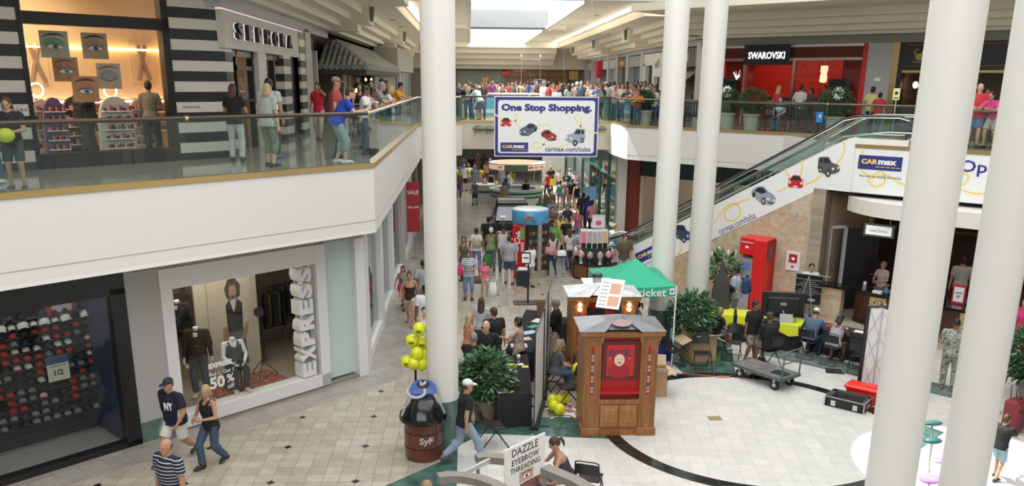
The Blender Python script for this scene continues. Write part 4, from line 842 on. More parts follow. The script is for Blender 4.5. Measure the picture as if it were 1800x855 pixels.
# === hanging banner
t=thing('hanging_banner','large white and blue car dealer banner hanging over the corridor on wires','banner',(2.72,30,4.43))
b=MB(RX(90));b.box(-1.83,1.83,0,2.07,-.02,0);b.build('sheet',mat('banner white edge',(.75,.77,.78),.5),t)
b=MB(RX(90));b.box(-1.80,1.80,.03,2.04,0,.004);b.build('blue_border',navy,t)
b=MB(RX(90));rp=[]
for cx_,cy_,a0 in((1.60,.22,-90),(1.60,1.84,0),(-1.60,1.84,90),(-1.60,.22,180)):
 for k in range(6):a=R(a0+18*k);rp.append((cx_+.1*math.cos(a),cy_+.1*math.sin(a)))
b.prism(rp,.004,.008);b.build('white_field',MC['banner vinyl white'],t)
X=RX(90)
b=MB();b.text('One Stop Shopping.',X@T(0,1.66,.011),w=3.18,h=.32,bold=.055,ext=.006);b.build('headline_lettering',navy,t)
b=MB();b.text('carmax.com/tulsa',X@T(.78,.27,.011),w=1.62,h=.17,bold=.012,ext=.006);b.build('address_lettering',navy,t)
carmax(t,X@T(-1.12,.33,.009),.98)
yb=mat('pale yellow ribbon',(.80,.76,.38),.5)
b=MB();ribbon(b,[(-1.83,1.48),(-1.6,1.32),(-1.2,1.22),(-1.02,1.3),(-1.0,1.45),(-1.1,1.42),(-1.1,1.25),(-.95,1.05),(-.85,.98)],X@T(0,0,.006),.05);ribbon(b,[(-.3,1.06),(.0,1.12),(.15,1.0),(.17,.85)],X@T(0,0,.006),.05)
ribbon(b,[(.0,.55),(-.15,.35),(-.4,.27),(-.5,.4),(-.3,.5),(.05,.38),(.4,.33),(.8,.45)],X@T(0,0,.006),.05);ribbon(b,[(1.12,.85),(1.22,1.1),(1.2,1.4),(1.05,1.45),(1.02,1.3),(1.2,1.08),(1.5,.88),(1.83,.83)],X@T(0,0,.006),.05);b.build('ribbon_print',yb,t)
car_print(t,X@T(-1.42,1.18,.009),'front',.38,body=(.55,.02,.03));car_print(t,X@T(-.63,.92,.009)@SC(-1,1,1),'coupe',.66,body=(.10,.14,.22));car_print(t,X@T(.10,.73,.009),'coupe',.58,body=(.42,.03,.04));car_print(t,X@T(1.03,.68,.009)@SC(-1,1,1),'suv',.70,body=(.33,.40,.48))
b=MB()
for x in(-1.7,-.6,.6,1.7):b.tube([(x,0,2.07),(x*.9,.5,5.6)],.003,5)
b.build('hanging_wire',steel,t)
# small green bracket lamps on the bridge fascia
for x,lab in((.55,'left'),(1.6,'middle'),(6.05,'right')):
 p=AtY({'left':842,'middle':862,'right':1056}[lab],226,37.85);b=MB();b.ell((0,0,.0),(.30,.18,.1),14,6);b.ell((0,0,.08),(.2,.12,.07),12,6);b.tube([(-.1,0,-.05),(-.18,-.05,-.2)],.02);tag(b.build('planter_bowl',MC['verdigris corbel'],loc=p,smooth=50),'dark green metal bowl ornament on the bridge fascia, %s one'%lab,'ornament','green bowls on the bridge fascia')
 # === barrel trash bin, balloons on a post
def barrel():
 t=thing('barrel_trash_bin','brown banded barrel trash bin with black hood and blue sign','trash bin',(-.90,14.93,0),8)
 wr=wood('barrel wood',(.10,.028,.015),(.20,.06,.035),3,.3)
 b=MB();b.lathe([(.335,0),(.355,.03),(.365,.35),(.36,.80)],40);b.build('barrel',wr,t,smooth=50)
 for z in(.26,.56):b=MB();b.lathe([(.368,z),(.37,z+.01),(.368,z+.02)],40);b.build('hoop',black,t)
 b=MB();b.lathe([(.36,.78),(.45,.79),(.46,.84),(.44,.90),(.41,.88),(.34,1.05),(.22,1.2),(.16,1.22)],40);b.build('hood',mat('gloss black',(.01,.01,.011),.15),t,smooth=40)
 lg=mat('trash grey',(.42,.43,.46),.4)
 for sx in(-1,1):b=MB();b.bar((sx*.40,-.06,.88),(sx*.23,-.04,1.26),.09,.05);b.build('side_strut',lg,t)
 b=MB();b.tube([(.17*math.cos(a)-.12,.17*math.sin(a)*.9+.05,1.30+.06*math.sin(a))for a in[2*math.pi*k/24 for k in range(24)]],.032,8,True);b.build('ring_opening',lg,t,smooth=60)
 b=MB(RX(72));b.prism([(.25*math.cos(a),.02+.20*math.sin(a))for a in[math.pi*k/14 for k in range(15)]]+[(-.25,-.08),(.25,-.08)],0,.025,T(.02,1.27,.30));b.build('sign_board',mat('trash blue',(.05,.12,.40),.4),t)
 b=MB(RX(72));b.prism([(.13*math.cos(a),.12+.08*math.sin(a))for a in[math.pi*k/8 for k in range(16)]],.025,.03,T(.02,1.27,.30));b.build('sign_oval',black,t)
 b=MB(RX(72));b.text('SyF',T(.02,1.40,.335),w=.13,ext=.006,bold=.02);b.text('you can help keep this',T(.02,1.27,.33),w=.36,h=.018,ext=.004);b.text('place looking great',T(.02,1.235,.33),w=.36,h=.018,ext=.004);b.build('sign_lettering',paper,t)
 b=MB(RX(72));b.prism([(-.04,.03),(.04,.03),(0,-.04)],.02,.03,T(.02,1.15,.32));b.build('arrow_mark',paper,t)
 b=MB();b.text('SyF',T(.02,-.372,.44)@RX(90),w=.26,h=.17,ext=.012,bold=.03);b.build('barrel_lettering',mat('barrel letter',(.55,.52,.52),.5),t)
barrel()
byel=mat('balloon yellow',(.72,.74,.02),.18,spec=.6)
def balloon(p,label,group=None,s=1.,tilt=0):
 t=thing('balloon',label,'balloon',p,0,group)
 b=MB(RX(tilt));b.lathe([(.0,-.155*s),(.03*s,-.15*s),(.075*s,-.115*s),(.118*s,-.05*s),(.135*s,.02*s),(.12*s,.085*s),(.08*s,.13*s),(.03*s,.15*s),(0,.153*s)],20);b.build('skin',byel,t,smooth=80)
 b=MB(RX(tilt));b.lathe([(.014*s,-.175*s),(.004,-.155*s)],8);b.build('knot',byel,t)
 return t
pb=AtY(740,690,15.6);
t=thing('balloon_post','thin black post holding the yellow balloon bunch behind the barrel bin','post',(pb.x-.1,15.62,0))
b=MB();b.cyl(0,0,0,.03,.13);b.build('foot',black,t);b=MB();b.tube([(0,0,.03),(0,0,2.15)],.022);b.build('pole',black,t)
bunch=[((737,580),'topmost of the bunch'),((724,600),'upper left of the bunch'),((742,604),'upper right touching the column'),((733,622),'middle of the bunch'),((716,637),'lowest left of the bunch'),((745,622),'behind at the right of the bunch'),((727,640),'low behind the bunch'),((741,640),'low right beside the post')]
for i,((x,y),lab)in enumerate(bunch):
 p=AtY(x,y,15.45+.08*(i%3));balloon(p,'yellow printed balloon, '+lab,'yellow balloons on the black post',.95,tilt=random.uniform(-40,40))
 if i in(0,1,2,4):b=MB();b.text('EOI',T(p.x,p.y-.145,p.z)@RX(90),w=.09,ext=.012,bold=.03);b2=b.build('print',black);b2.parent=bpy.data.objects[[o.name for o in bpy.data.objects if o.get('label','')=='yellow printed balloon, '+lab][0]];b2.location-=b2.parent.location
 # === folding chairs
def make_chair(label,loc,rz,group='black folding chairs'):
 t=thing('folding_chair',label,'chair',loc,rz,group)  # faces +y, seat .45 high
 fr=mat('chair frame',(.02,.02,.022),.35,.3)
 b=MB();b.box(-.20,.20,-.18,.20,.435,.46,b=.012);b.build('seat',black,t)
 b=MB();n=8;vs=[];fs=[]
 for i in range(n+1):
  x=-.20+.40*i/n;y=-.245-.03*(1-(x/.2)**2)
  for dy in(0,.018):
   for z in(.62,.84-.03*(abs(x)/.2)**4):vs.append((x,y-dy-(z-.62)*.25,z))
 for i in range(n):
  a=i*4;c=a+4;fs+=[(a,a+1,c+1,c),(a+2,c+2,c+3,a+3),(a+1,a+3,c+3,c+1),(a,c,c+2,a+2)]
 fs+=[(0,2,3,1),(4*n,4*n+1,4*n+3,4*n+2)];b.add(vs,fs);b.build('backrest',black,t)
 for s in(-1,1):
  b=MB();b.tube([(s*.215,.27,.01),(s*.215,-.03,.44),(s*.21,-.24,.62),(s*.2,-.30,.85)],.012,7);b.build('front_leg',fr,t)
  b=MB();b.tube([(s*.195,-.30,.01),(s*.195,.06,.44)],.012,7);b.build('rear_leg',fr,t)
 b=MB();b.tube([(-.215,.265,.02),(.215,.265,.02)],.009,6);b.tube([(-.195,-.295,.02),(.195,-.295,.02)],.009,6);b.tube([(-.2,-.3,.85),(-.14,-.31,.872),(.14,-.31,.872),(.2,-.3,.85)],.012,6);b.build('cross_bar',fr,t)
 return t
ch0=None
def chair(x,y,rz,label,z=0):
 global ch0
 if ch0 is None:ch0=make_chair(label,(x,y,z),rz);return ch0
 return dup(ch0,(x,y,z),rz,label)
g=G(866,777);chair(g.x,15.35,-75,'black folding chair behind the boy in the white cap')
g=G(1035,868);g=G(1042,812,.86);chair(g.x,g.y+.25,-20,'black folding chair alone at the bottom, right of the eyebrow threading sign')
g=G(1008,700);chair(2.15,17.5,100,'black folding chair by the balloons on the floor, nearer the wooden kiosk',0)
chair(2.12,18.5,95,'black folding chair behind, beside the kneeling girl')
g=G(1193,655);chair(5.15,20.0,-55,'black folding chair below the tent pole at an angle')
g=G(1237,655);chair(5.85,19.75,178,'black folding chair in front of the big cardboard box')
g=G(1282,630);chair(6.9,20.65,150,'empty black folding chair behind the boy seated at the yellow table')
g=G(1262,617);chair(6.62,21.35,-62,'black folding chair under the fair-haired seated boy')
g=G(1358,632);chair(7.65,20.0,20,'black folding chair under the man in camouflage shorts')
g=G(1425,612);chair(8.98,20.72,-45,'black folding chair under the person in the denim jacket')
g=G(1468,632);chair(9.4,20.2,-45,'black folding chair under the woman in the lilac top')
g=G(1505,648);chair(9.8,19.5,-42,'empty black folding chair left of the white panel stand')
chair(10.0,19.9,-45,'empty black folding chair drawn up between the lilac woman and the panel stand')
g=G(1670,690);chair(11.45,16.9,15,'black folding chair seen between the two big columns, by the soldier')
# === black tables and display walls on the left of the court
def cloth_table(name,label,pts,h=.74,m=blackc,group=None):
# pts: four corners of the top in the plan; cloth falls to the floor in soft pleats
 c=sum((Vector(p)for p in pts),Vector((0,0)))/4;t=thing('table',label,'table',(c.x,c.y,0),0,group)
 P=[Vector(p)-c for p in pts];top=MB();
 b=MB();ring=[]
 for i in range(4):
  a=P[i];e=P[(i+1)%4];n=max(6,int((e-a).length/.09))
  for k in range(n):ring.append((a+(e-a)*k/n,math.sin(k*2.1)))
 nr=len(ring);vs=[];fs=[]
 for lev,(z,gr)in enumerate(((h+.005,.0),(h-.02,.012),(.35,.02),(.012,.035))):
  for q,ph in ring:d=q.normalized();r=q+d*(gr+gr*.6*ph);vs.append((r.x,r.y,z))
 for l in range(3):
  for i in range(nr):j=(i+1)%nr;fs.append((l*nr+i,(l+1)*nr+i,(l+1)*nr+j,l*nr+j))
 fs.append(tuple(range(nr)));b.add(vs,fs);b.build('tablecloth',m,t,smooth=50)
 b=MB();b.prism([tuple(p*.97)for p in P],h-.04,h);b.build('table_top',greyp,t)
 for p in P:b=MB();q=p*.85;b.tube([(q.x,q.y,0.005),(q.x,q.y,h-.04)],.015,6);b.build('leg',steel,t)
 return t
A=[G(878,668,.74),G(935,668,.74)]
cloth_table('t','long black-clothed table nearest the white cap boy, with cup and leaflets',[(.55,16.2),(1.28,16.3),(1.38,18.9),(.55,18.75)])
cloth_table('t','black-clothed table running along behind the leaflet woman and the man with papers',[(.85,19.2),(1.5,19.0),(2.25,22.7),(1.6,22.9)])
cloth_table('t','small black-clothed table with a green bowl, behind the wooden kiosk',[(2.5,21.4),(3.2,21.4),(3.2,22.1),(2.5,22.1)])
b=MB();b.lathe([(.10,0),(.17,.07),(.175,.08),(.15,.05),(.08,.015),(0,.012)],20);p=G(968,553,.76);tag(b.build('bowl',mat('lime green',(.20,.55,.04),.4),loc=(2.8,21.7,.75),smooth=60),'lime green bowl on the small black table','bowl')
# white roll-up display panels (edge on)
def rollup(x0,y0,x1,y1,h,label):
 t=thing('rollup_banner',label,'display banner',(x0,y0,0),0,'white roll-up banners');d=Vector((x1-x0,y1-y0,0));b=MB();n=Vector((-d.y,d.x,0)).normalized()*.006
 b.add([-n+Vector((0,0,.1)),d-n+Vector((0,0,.1)),d+n+Vector((0,0,.1)),n+Vector((0,0,.1)),-n+Vector((0,0,h)),d-n+Vector((0,0,h)),d+n+Vector((0,0,h)),n+Vector((0,0,h))],[(0,3,2,1),(4,5,6,7),(0,1,5,4),(1,2,6,5),(2,3,7,6),(3,0,4,7)]);b.build('sheet',mat('panel fabric',(.70,.70,.70),.6),t)
 b=MB();b.bar((0,0,.05),tuple(d+Vector((0,0,.05))),.16,.09);b.build('base_housing',black,t)
 b=MB();b.bar((0,0,h),tuple(d+Vector((0,0,h))),.03,.03);b.bar((0,0,.1),(0,0,h),.02,.02);b.bar((d.x,d.y,.1),(d.x,d.y,h),.02,.02);b.bar((d.x*.5+n.x*3,d.y*.5,.1),(d.x*.5+n.x*3,d.y*.5,h),.015,.015);b.build('frame',black,t)
 for f in(.15,.85):b=MB();q=d*f;m_=n.normalized()*.3;b.bar(tuple(q-m_+Vector((0,0,.015))),tuple(q+m_+Vector((0,0,.015))),.03,.02);b.build('foot',black,t)
rollup(1.32,16.05,1.62,17.6,2.13,'white roll-up banner beside the black table, nearest of three')
rollup(1.66,17.75,1.84,19.2,2.15,'white roll-up banner, middle of the three in a row')
rollup(1.88,19.3,2.08,20.6,2.15,'white roll-up banner farthest of three, by the man with papers')
def flat_item(x,y,z,w,d,rz,m,label,cat,name,h=.006,group='leaflets and cards on the black tables'):
 b=MB(RZ(rz));b.box(-w/2,w/2,-d/2,d/2,0,h);return tag(b.build(name,m,loc=(x,y,z)),label,cat,group)
zt=.746
items=[(898,642,.26,.16,mat('card yellow',(.75,.65,.05),.5),'yellow card sheet beside the paper cup','card','yellow_card'),(893,650,.2,.1,mat('card olive',(.35,.3,.04),.5),'small olive card stack near the yellow sheet','card','card_stack'),(884,655,.2,.14,mat('card brown',(.25,.15,.06),.5),'brown card on the long black table','card','brown_card'),(899,653,.26,.2,paper,'white leaflet in the middle of the long black table','leaflet','leaflet'),(882,690,.3,.16,paper,'white folder at the near end of the long black table','leaflet','leaflet'),(895,688,.12,.2,MC['card yellow'],'yellow name tag at the near end of the long black table','card','yellow_card'),(930,645,.15,.15,MC['card yellow'],'yellow square card at the right edge of the table','card','yellow_card'),(915,641,.14,.12,paper,'white tissue lump beside the cup','leaflet','leaflet')]
for i,(px,py,w,d,m_,lab,cat,nm)in enumerate(items):
 p=G(px,py,zt);flat_item(min(max(p.x,.7),1.25),min(max(p.y,16.4),18.7),zt,w,d,20*(i%3),m_,lab,cat,nm)
p=(1.12,18.3,zt);t=thing('paper_cup','white paper cup with brown sleeve on the black table','cup',p);b=MB();b.lathe([(.032,0),(.045,.15)],16);b.build('cup',paper,t,smooth=60);b=MB();b.lathe([(.037,.04),(.044,.11)],16);b.build('sleeve',mat('sleeve brown',(.28,.12,.06),.6),t);b=MB();b.lathe([(.047,.15),(.047,.16),(.04,.17)],16);b.build('lid',paper,t)
for i,(px,py,c,w,d,lab)in enumerate(((925,582,(.7,.7,.68),.4,.3,'stack of white leaflets on the far black table, nearest'),(930,572,(.65,.5,.38),.35,.25,'peach leaflet pile on the far black table'),(938,592,(.45,.6,.75),.4,.25,'pale blue leaflet pile on the far black table'),(925,597,(.02,.30,.16),.35,.2,'green folder on the far black table'),(935,560,(.7,.68,.66),.35,.25,'white leaflet farthest along the black table'))):
 yy=19.5+.55*i;flat_item(1.2+.16*i,yy,zt,w,d,15*i,mat('leaf %d'%i,c,.5),lab,'leaflet','leaflet_stack',.02)
t=thing('leaflet_holder','brown standing leaflet holder at the far end of the table','holder',(2.0,22.3,.746));b=MB();b.box(-.14,.14,-.1,-.07,0,.42);b.box(-.14,.14,.07,.1,0,.42);b.build('side',mat('holder brown',(.16,.09,.06),.5),t);b=MB();b.box(-.1,.1,-.06,.06,0,.36);b.build('leaflets',paper,t)
# === baby photo kiosk (oak, red niches)
oak=wood('kiosk oak',(.21,.082,.022),(.36,.16,.05),2.4,.4);redk=mat('kiosk red',(.40,.012,.012),.5);roofk=mat('kiosk grey top',(.17,.17,.18),.3,var=.2,vscale=5)
def kiosk(label,loc,rz,front=True):
 t=thing('oak_kiosk',label,'kiosk',loc,rz)
 W2,D,H=.74,1.0,2.22
 for s in(-1,1):
  b=MB();x0,x1=(s*W2,s*(W2-.34));x0,x1=min(x0,x1),max(x0,x1)
  b.box(x0,x1,0,.34,.16,H);b.box(x0-.03,x1+.03,-.03,.37,0,.18,b=.012);b.box(x0-.04,x1+.04,-.04,.38,H-.16,H-.08);b.box(x0-.02,x1+.02,-.02,.36,H-.22,H-.16)
  for k in range(6):
   xx=x0+.03+k*.056
   if 1<k<4:continue
   b.box(xx-.010,xx+.010,-.014,0,.22,H-.26)
  for k in range(9):b.box(x0+.012+k*.037,x0+.030+k*.037,-.05,-.02,H-.155,H-.095)
  b.build('pilaster',oak,t)
  b=MB();b.box((x0+x1)/2-.035,(x0+x1)/2+.035,-.006,.0,.9,H-.28);b.build('red_slot',redk,t)
  b=MB()
  for k in range(12):b.k=k%3;zz=.95+k*.075;b.box((x0+x1)/2-.026,(x0+x1)/2+.026,-.014,-.006,zz,zz+.055)
  b.build('photo_strip',[mat('photo grey',(.35,.33,.32),.4),mat('photo skin',(.45,.28,.2),.4),mat('photo dark',(.08,.07,.08),.4)],t)
  b=MB();b.box(x0,x1,.34,D,0,H);b.build('side_cabinet',oak,t)
 b=MB();b.box(-W2+.34,W2-.34,.12,.3,.78,H-.1);b.build('red_back_panel',redk,t)
 b=MB();b.box(-W2+.34,W2-.34,-.04,.14,.93,.98);b.build('red_shelf',redk,t)
 b=MB();b.box(-W2+.34,W2-.34,.03,.3,0,.80);b.box(-W2+.34,W2-.34,.0,.05,.70,.80);b.box(-W2+.34,W2-.34,.0,.04,0,.14);b.build('lower_cabinet',oak,t)
 for s in(-1,1):
  b=MB();xc=s*.195;b.box(xc-.185,xc+.185,.0,.04,.20,.66,b=.008);b.box(xc-.12,xc+.12,-.012,.02,.27,.59,b=.012);d_=b.build('door',wood('door oak',(.26,.12,.035),(.40,.20,.07),2.4,.35),t)
  b=MB();b.ell((s*.03,-.01,.62),(.012,.012,.012),8,6);b.build('knob',brass,d_)
 b=MB();c=[(-.80,-.06),(.80,-.06),(.80,D+.05),(-.80,D+.05)];b.add([(x,y,H-.08)for x,y in c]+[(x*1.06,y+(-.05 if y<.5 else .05),H+.02)for x,y in c]+[(-.82,-.08,H+.06),(-.3,-.08,H+.06),(.3,-.08,H+.06),(.82,-.08,H+.06),(.82,D,H+.06),(-.82,D,H+.06),(0,.5,H+.30)],[(0,1,5,4),(1,2,6,5),(2,3,7,6),(3,0,4,7)]);b.box(-.84,-.38,-.11,.2,H-.04,H+.04);b.box(.38,.84,-.11,.2,H-.04,H+.04);b.box(-.8,.8,-.02,D,H-.1,H+.0);b.build('cornice',oak,t)
 b=MB();vs=[(-.86,-.13,H+.05),(-.36,-.13,H+.05),(-.36,.02,H+.05),(.36,.02,H+.05),(.36,-.13,H+.05),(.86,-.13,H+.05),(.86,D,H+.05),(-.86,D,H+.05),(0,.45,H+.26)]
 b.add(vs,[(i,(i+1)%8,8)for i in range(8)]+[tuple(reversed(range(8)))]);b.build('roof_panel',roofk if front else mat('kiosk pale top',(.52,.53,.54),.35,var=.25,vscale=5),t)
 return t
k1=kiosk('carved oak photo kiosk with a red niche and a framed baby portrait, nearest',(3.02,15.74,0),0)
t=k1
b=MB(RX(90));b.box(-.36,.36,1.20,2.02,-.12,-.08);b.build('picture_frame',mat('dark red frame',(.10,.012,.015),.4),t)
b=MB(RX(90));b.box(-.28,.28,1.28,1.94,-.08,-.072);b.build('portrait_field',mat('portrait red',(.50,.02,.02),.5),t)
b=MB(RX(90)@T(-.02,1.62,-.072));b.ell((0,-.24,0),(.23,.16,.004),20,6);b.ell((0,.05,.0),(.155,.16,.006),18,6);b.build('hood_print',mat('hood crimson',(.35,.01,.02),.5),t)
b=MB(RX(90)@T(-.02,1.62,-.067));b.ell((0,0,0),(.105,.13,.006),20,6);b.build('face_print',mat('baby skin',(.80,.55,.45),.5),t)
b=MB(RX(90)@T(-.02,1.62,-.061));b.ell((-.04,.02,0),(.013,.010,.003),8,4);b.ell((.04,.02,0),(.013,.010,.003),8,4);b.ell((0,-.055,0),(.035,.014,.003),10,4);b.build('feature_print',mat('feature dark',(.12,.03,.03),.5),t)
b=MB(RX(90)@T(-.02,1.62,-.066))
for s in(-1,1):b.tube([(s*.06,.15,0),(s*.15,.2,0),(s*.2,.12,0),(s*.2,.05,0)],[.03,.028,.022,.01],7)
b.build('jester_points_print',mat('jester blue',(.06,.07,.16),.5),t)
b=MB(RX(90)@T(-.02,1.62,-.062));b.ell((.2,.04,0),(.022,.022,.006),8,6);b.ell((-.2,.04,0),(.022,.022,.006),8,6);b.build('pompom_print',mat('pompom green',(.3,.5,.05),.5),t)
b=MB(T(0,.12,2.385)@RX(20));b.ell((0,0,0),(.20,.13,.012),18,6);b.build('roof_face_print',mat('roof face',(.30,.20,.19),.5),t)
k2=kiosk('oak and red photo kiosk behind, with lit bulbs and a dark opening',(3.1,18.5,0),0,False)
b=MB();b.box(-.40,.40,-.03,.11,.85,1.95);b.build('dark_opening',mat('opening black',(.02,.018,.018),.3),k2)
for s in(-1,1):
 for z in(1.95,2.07):b=MB();b.ell((s*.57,-.06,z),(.045,.045,.045),12,8);b.build('bulb',mat('bulb glow',(1,.85,.6),.4,emit=(1,.78,.45),es=9),k2)
b=MB();b.box(-.36,.36,.5,1.5,2.3,2.34);b.build('roof_tray',paper,k2)
t=thing('menu_board','tilted white picture board on a red post between the two oak kiosks','board',(2.95,16.9,2.22));b=MB(RZ(-26)@T(.0,0,.5)@RX(52));b.box(-.25,.25,-.34,.34,-.01,.01);b.build('board',paper,t)
b=MB(RZ(-26)@T(.0,0,.5)@RX(52));b.box(-.02,.21,-.28,-.06,.01,.016);b.box(-.02,.21,.0,.24,.01,.016);b.build('picture_print',mat('food orange',(.62,.36,.22),.5),t);b=MB(RZ(-26)@T(.0,0,.5)@RX(52))
for k in range(7):b.box(-.21,-.06,-.28+k*.085,-.25+k*.085,.01,.014)
b.build('text_lines',greyp,t);b=MB();b.prism([(-.08,-.05),(.08,-.05),(.08,.05),(-.08,.05)],0,.30);b.build('post',redk,t)
t=thing('glass_dispenser','small dark-lidded glass dispenser on top of the rear kiosk','dispenser',(3.02,19.2,2.36));b=MB();b.lathe([(.1,0),(.11,.2)],16);b.build('jar',mat('jar grey',(.45,.47,.46),.3),t);b=MB();b.lathe([(.13,.2),(.12,.27),(.0,.28)],16);b.build('lid',mat('lid dark',(.03,.05,.045),.3),t)
b=MB();b.lathe([(.33,0),(.42,.5),(.40,.85),(.2,1.0),(0,1.02)],24);tag(b.build('covered_barrel',blackc,loc=(3.95,21.75,0),smooth=60),'large black covered round drum behind the oak kiosk, under the canopy','drum')
# floor balloons and confetti papers
for i,(px,py,lab)in enumerate(((971,704,'upper left of the floor pile'),(984,703,'behind, middle of the floor pile'),(992,700,'right and farthest in the floor pile'),(973,714,'left and nearest the white panel'),(983,720,'nearest, at the front of the floor pile'))):
 p=G(px,py,.14);balloon((p.x,p.y,.14),'yellow balloon on the floor, '+lab,'yellow balloons lying on the floor',.98,60)
p=AtY(1016,650,18.05);balloon(tuple(p),'yellow balloon held by the kneeling girl',None,1.05)
rr=random.Random(5)
for k in range(26):
 c=[(.75,.7,.68),(.6,.15,.2),(.8,.75,.6),(.7,.55,.6),(.5,.4,.1)][k%5];flat_item(1.75+.55*rr.random(),16.75+.75*rr.random(),.009+.0007*k,.16+.1*rr.random(),.04+.08*rr.random(),rr.random()*180,mat('scrap %d'%(k%5),c,.6),'%s paper scrap on the floor by the balloons'%['white','red','cream','pink','olive'][k%5],'paper scrap','paper_scrap',.0006,'paper scraps on the floor by the balloons')
 # === green canopy
t=thing('pop_up_canopy','green pop-up canopy tent with white phone company lettering','canopy',(4.2,21.0,0),0);gr=mat('canopy green',(.015,.36,.21),.6)
c4=[(-.95,-.95),(.95,-.95),(.95,1.1),(-.95,1.1)];b=MB();zt_=2.12;n=8;vs=[];apex=(.12,.1,2.6)
for i in range(4):
 a=Vector(c4[i]);e=Vector(c4[(i+1)%4])
 for k in range(n):
  q=a+(e-a)*k/n;vs.append((q.x,q.y,zt_-.05*math.sin(math.pi*k/n)))
N4=len(vs);vs2=[((v[0]+apex[0])/2,(v[1]+apex[1])/2,(v[2]+apex[2])/2-.09)for v in vs];fs=[]
b.add(vs+vs2+[apex],[(i,(i+1)%N4,N4+(i+1)%N4,N4+i)for i in range(N4)]+[(N4+i,N4+(i+1)%N4,2*N4)for i in range(N4)]);b.build('roof',gr,t,smooth=25)
b=MB();b.add([v for v in vs]+[(v[0]*1.005,v[1]*1.005,v[2]-.26)for v in vs],[(N4+i,N4+(i+1)%N4,(i+1)%N4,i)for i in range(N4)]);b.build('valance',gr,t)
b=MB();b.text('cricket',T(.28,-.965,1.95)@RX(90),w=.84,h=.20,bold=.005,ext=.012);b.build('lettering',paper,t)
b=MB(RX(90));b.box(.79,.91,1.90,2.05,.955,.965);b.build('maker_patch',paper,t);b=MB(RX(90));b.box(.815,.885,1.94,2.01,.965,.969);b.build('maker_mark',mat('patch violet',(.2,.15,.45),.5),t)
for x,y in c4:b=MB();b.bar((x,y,0),(x,y,zt_),.03,.03);b.cb(x,y,.01,.09,.09,.02);b.build('pole',paper,t)
for i in range(4):a=c4[i];e=c4[(i+1)%4];b=MB();mx_,my=(a[0]+e[0])/2,(a[1]+e[1])/2;b.bar((a[0],a[1],2.08),(mx_,my,1.85),.02,.02);b.bar((mx_,my,1.85),(e[0],e[1],2.08),.02,.02);b.build('truss',steel,t)
# === cartons, blue bin, cables
def carton(label,p,w,d,h,rz,flaps=True,name='cardboard_box'):
 card=mat('cardboard',(.46,.31,.17),.8,var=.08,vscale=3);t=thing(name,label,'cardboard box',p,rz);b=MB()
 for a in((-w/2,w/2,-d/2,-d/2+.012),(-w/2,w/2,d/2-.012,d/2),(-w/2,-w/2+.012,-d/2,d/2),(w/2-.012,w/2,-d/2,d/2)):b.box(*a,0,h)
 b.box(-w/2,w/2,-d/2,d/2,0,.01);b.build('carton',card,t)
 if flaps:
  ci=mat('cardboard pale',(.56,.41,.26),.8)
  for k,(a,s)in enumerate(((60,1),(-35,-1))):
   b=MB(T(0,s*d/2,h)@RX(a*s if s>0 else a));b.box(-w/2,w/2,0 if s>0 else-d*.5,d*.5 if s>0 else 0,-.006,.006);b.build('flap',ci,t)
  for s in(-1,1):b=MB(T(s*w/2,0,h)@RY(s*25));b.box(0 if s>0 else-w*.4,w*.4 if s>0 else 0,-d/2,d/2,-.006,.006);b.build('flap',ci,t)
 return t
carton('large open cardboard box behind the folding chair, beside the plant',(6.0,20.65,0),.72,.6,.62,12)
carton('tall cardboard box standing right of the oak kiosk',(4.28,18.15,0),.55,.5,.62,-8)
carton('small open cardboard box behind the kneeling girl',(2.35,20.3,0),.4,.4,.4,20)
t=thing('blue_bin','dark blue fabric bin full of odds and ends under the canopy','bin',(4.75,20.6,0),5);b=MB();b.add([(-.45,-.22,0),(.45,-.22,0),(.45,.25,0),(-.45,.25,0),(-.5,-.3,.5),(.5,-.3,.5),(.5,.3,.5),(-.5,.3,.5)],[(0,3,2,1),(0,1,5,4),(1,2,6,5),(2,3,7,6),(3,0,4,7)]);b.build('bin_body',mat('bin blue',(.02,.02,.20),.6),t)
for k in range(7):b=MB();b.ell((-.35+.11*k,.02*(k%3),.5),(.09,.1,.08+.03*(k%2)),8,6);b.build('contents',[mat('stuff cream',(.62,.55,.42),.7),mat('stuff grey',(.3,.3,.3),.7),paper][k%3],t)
b=MB();b.tube([(4.4,19.0,.02),(5.2,19.45,.02),(6.2,19.15,.02),(6.9,19.45,.02),(7.2,20.2,.02)],.012,6);tag(b.build('extension_cord',mat('cord red',(.45,.10,.05),.6)),'thin red extension cord along the black ring by the cart','cord')
b=MB();b.tube([(1.9,17.2,.02),(1.7,16.9,.02),(2.0,16.5,.02),(1.85,16.2,.02),(2.2,16.0,.02)],.008,6);tag(b.build('power_cord',mat('cord green',(.03,.2,.14),.6)),'green cord on the green marble beside the oak kiosk','cord')
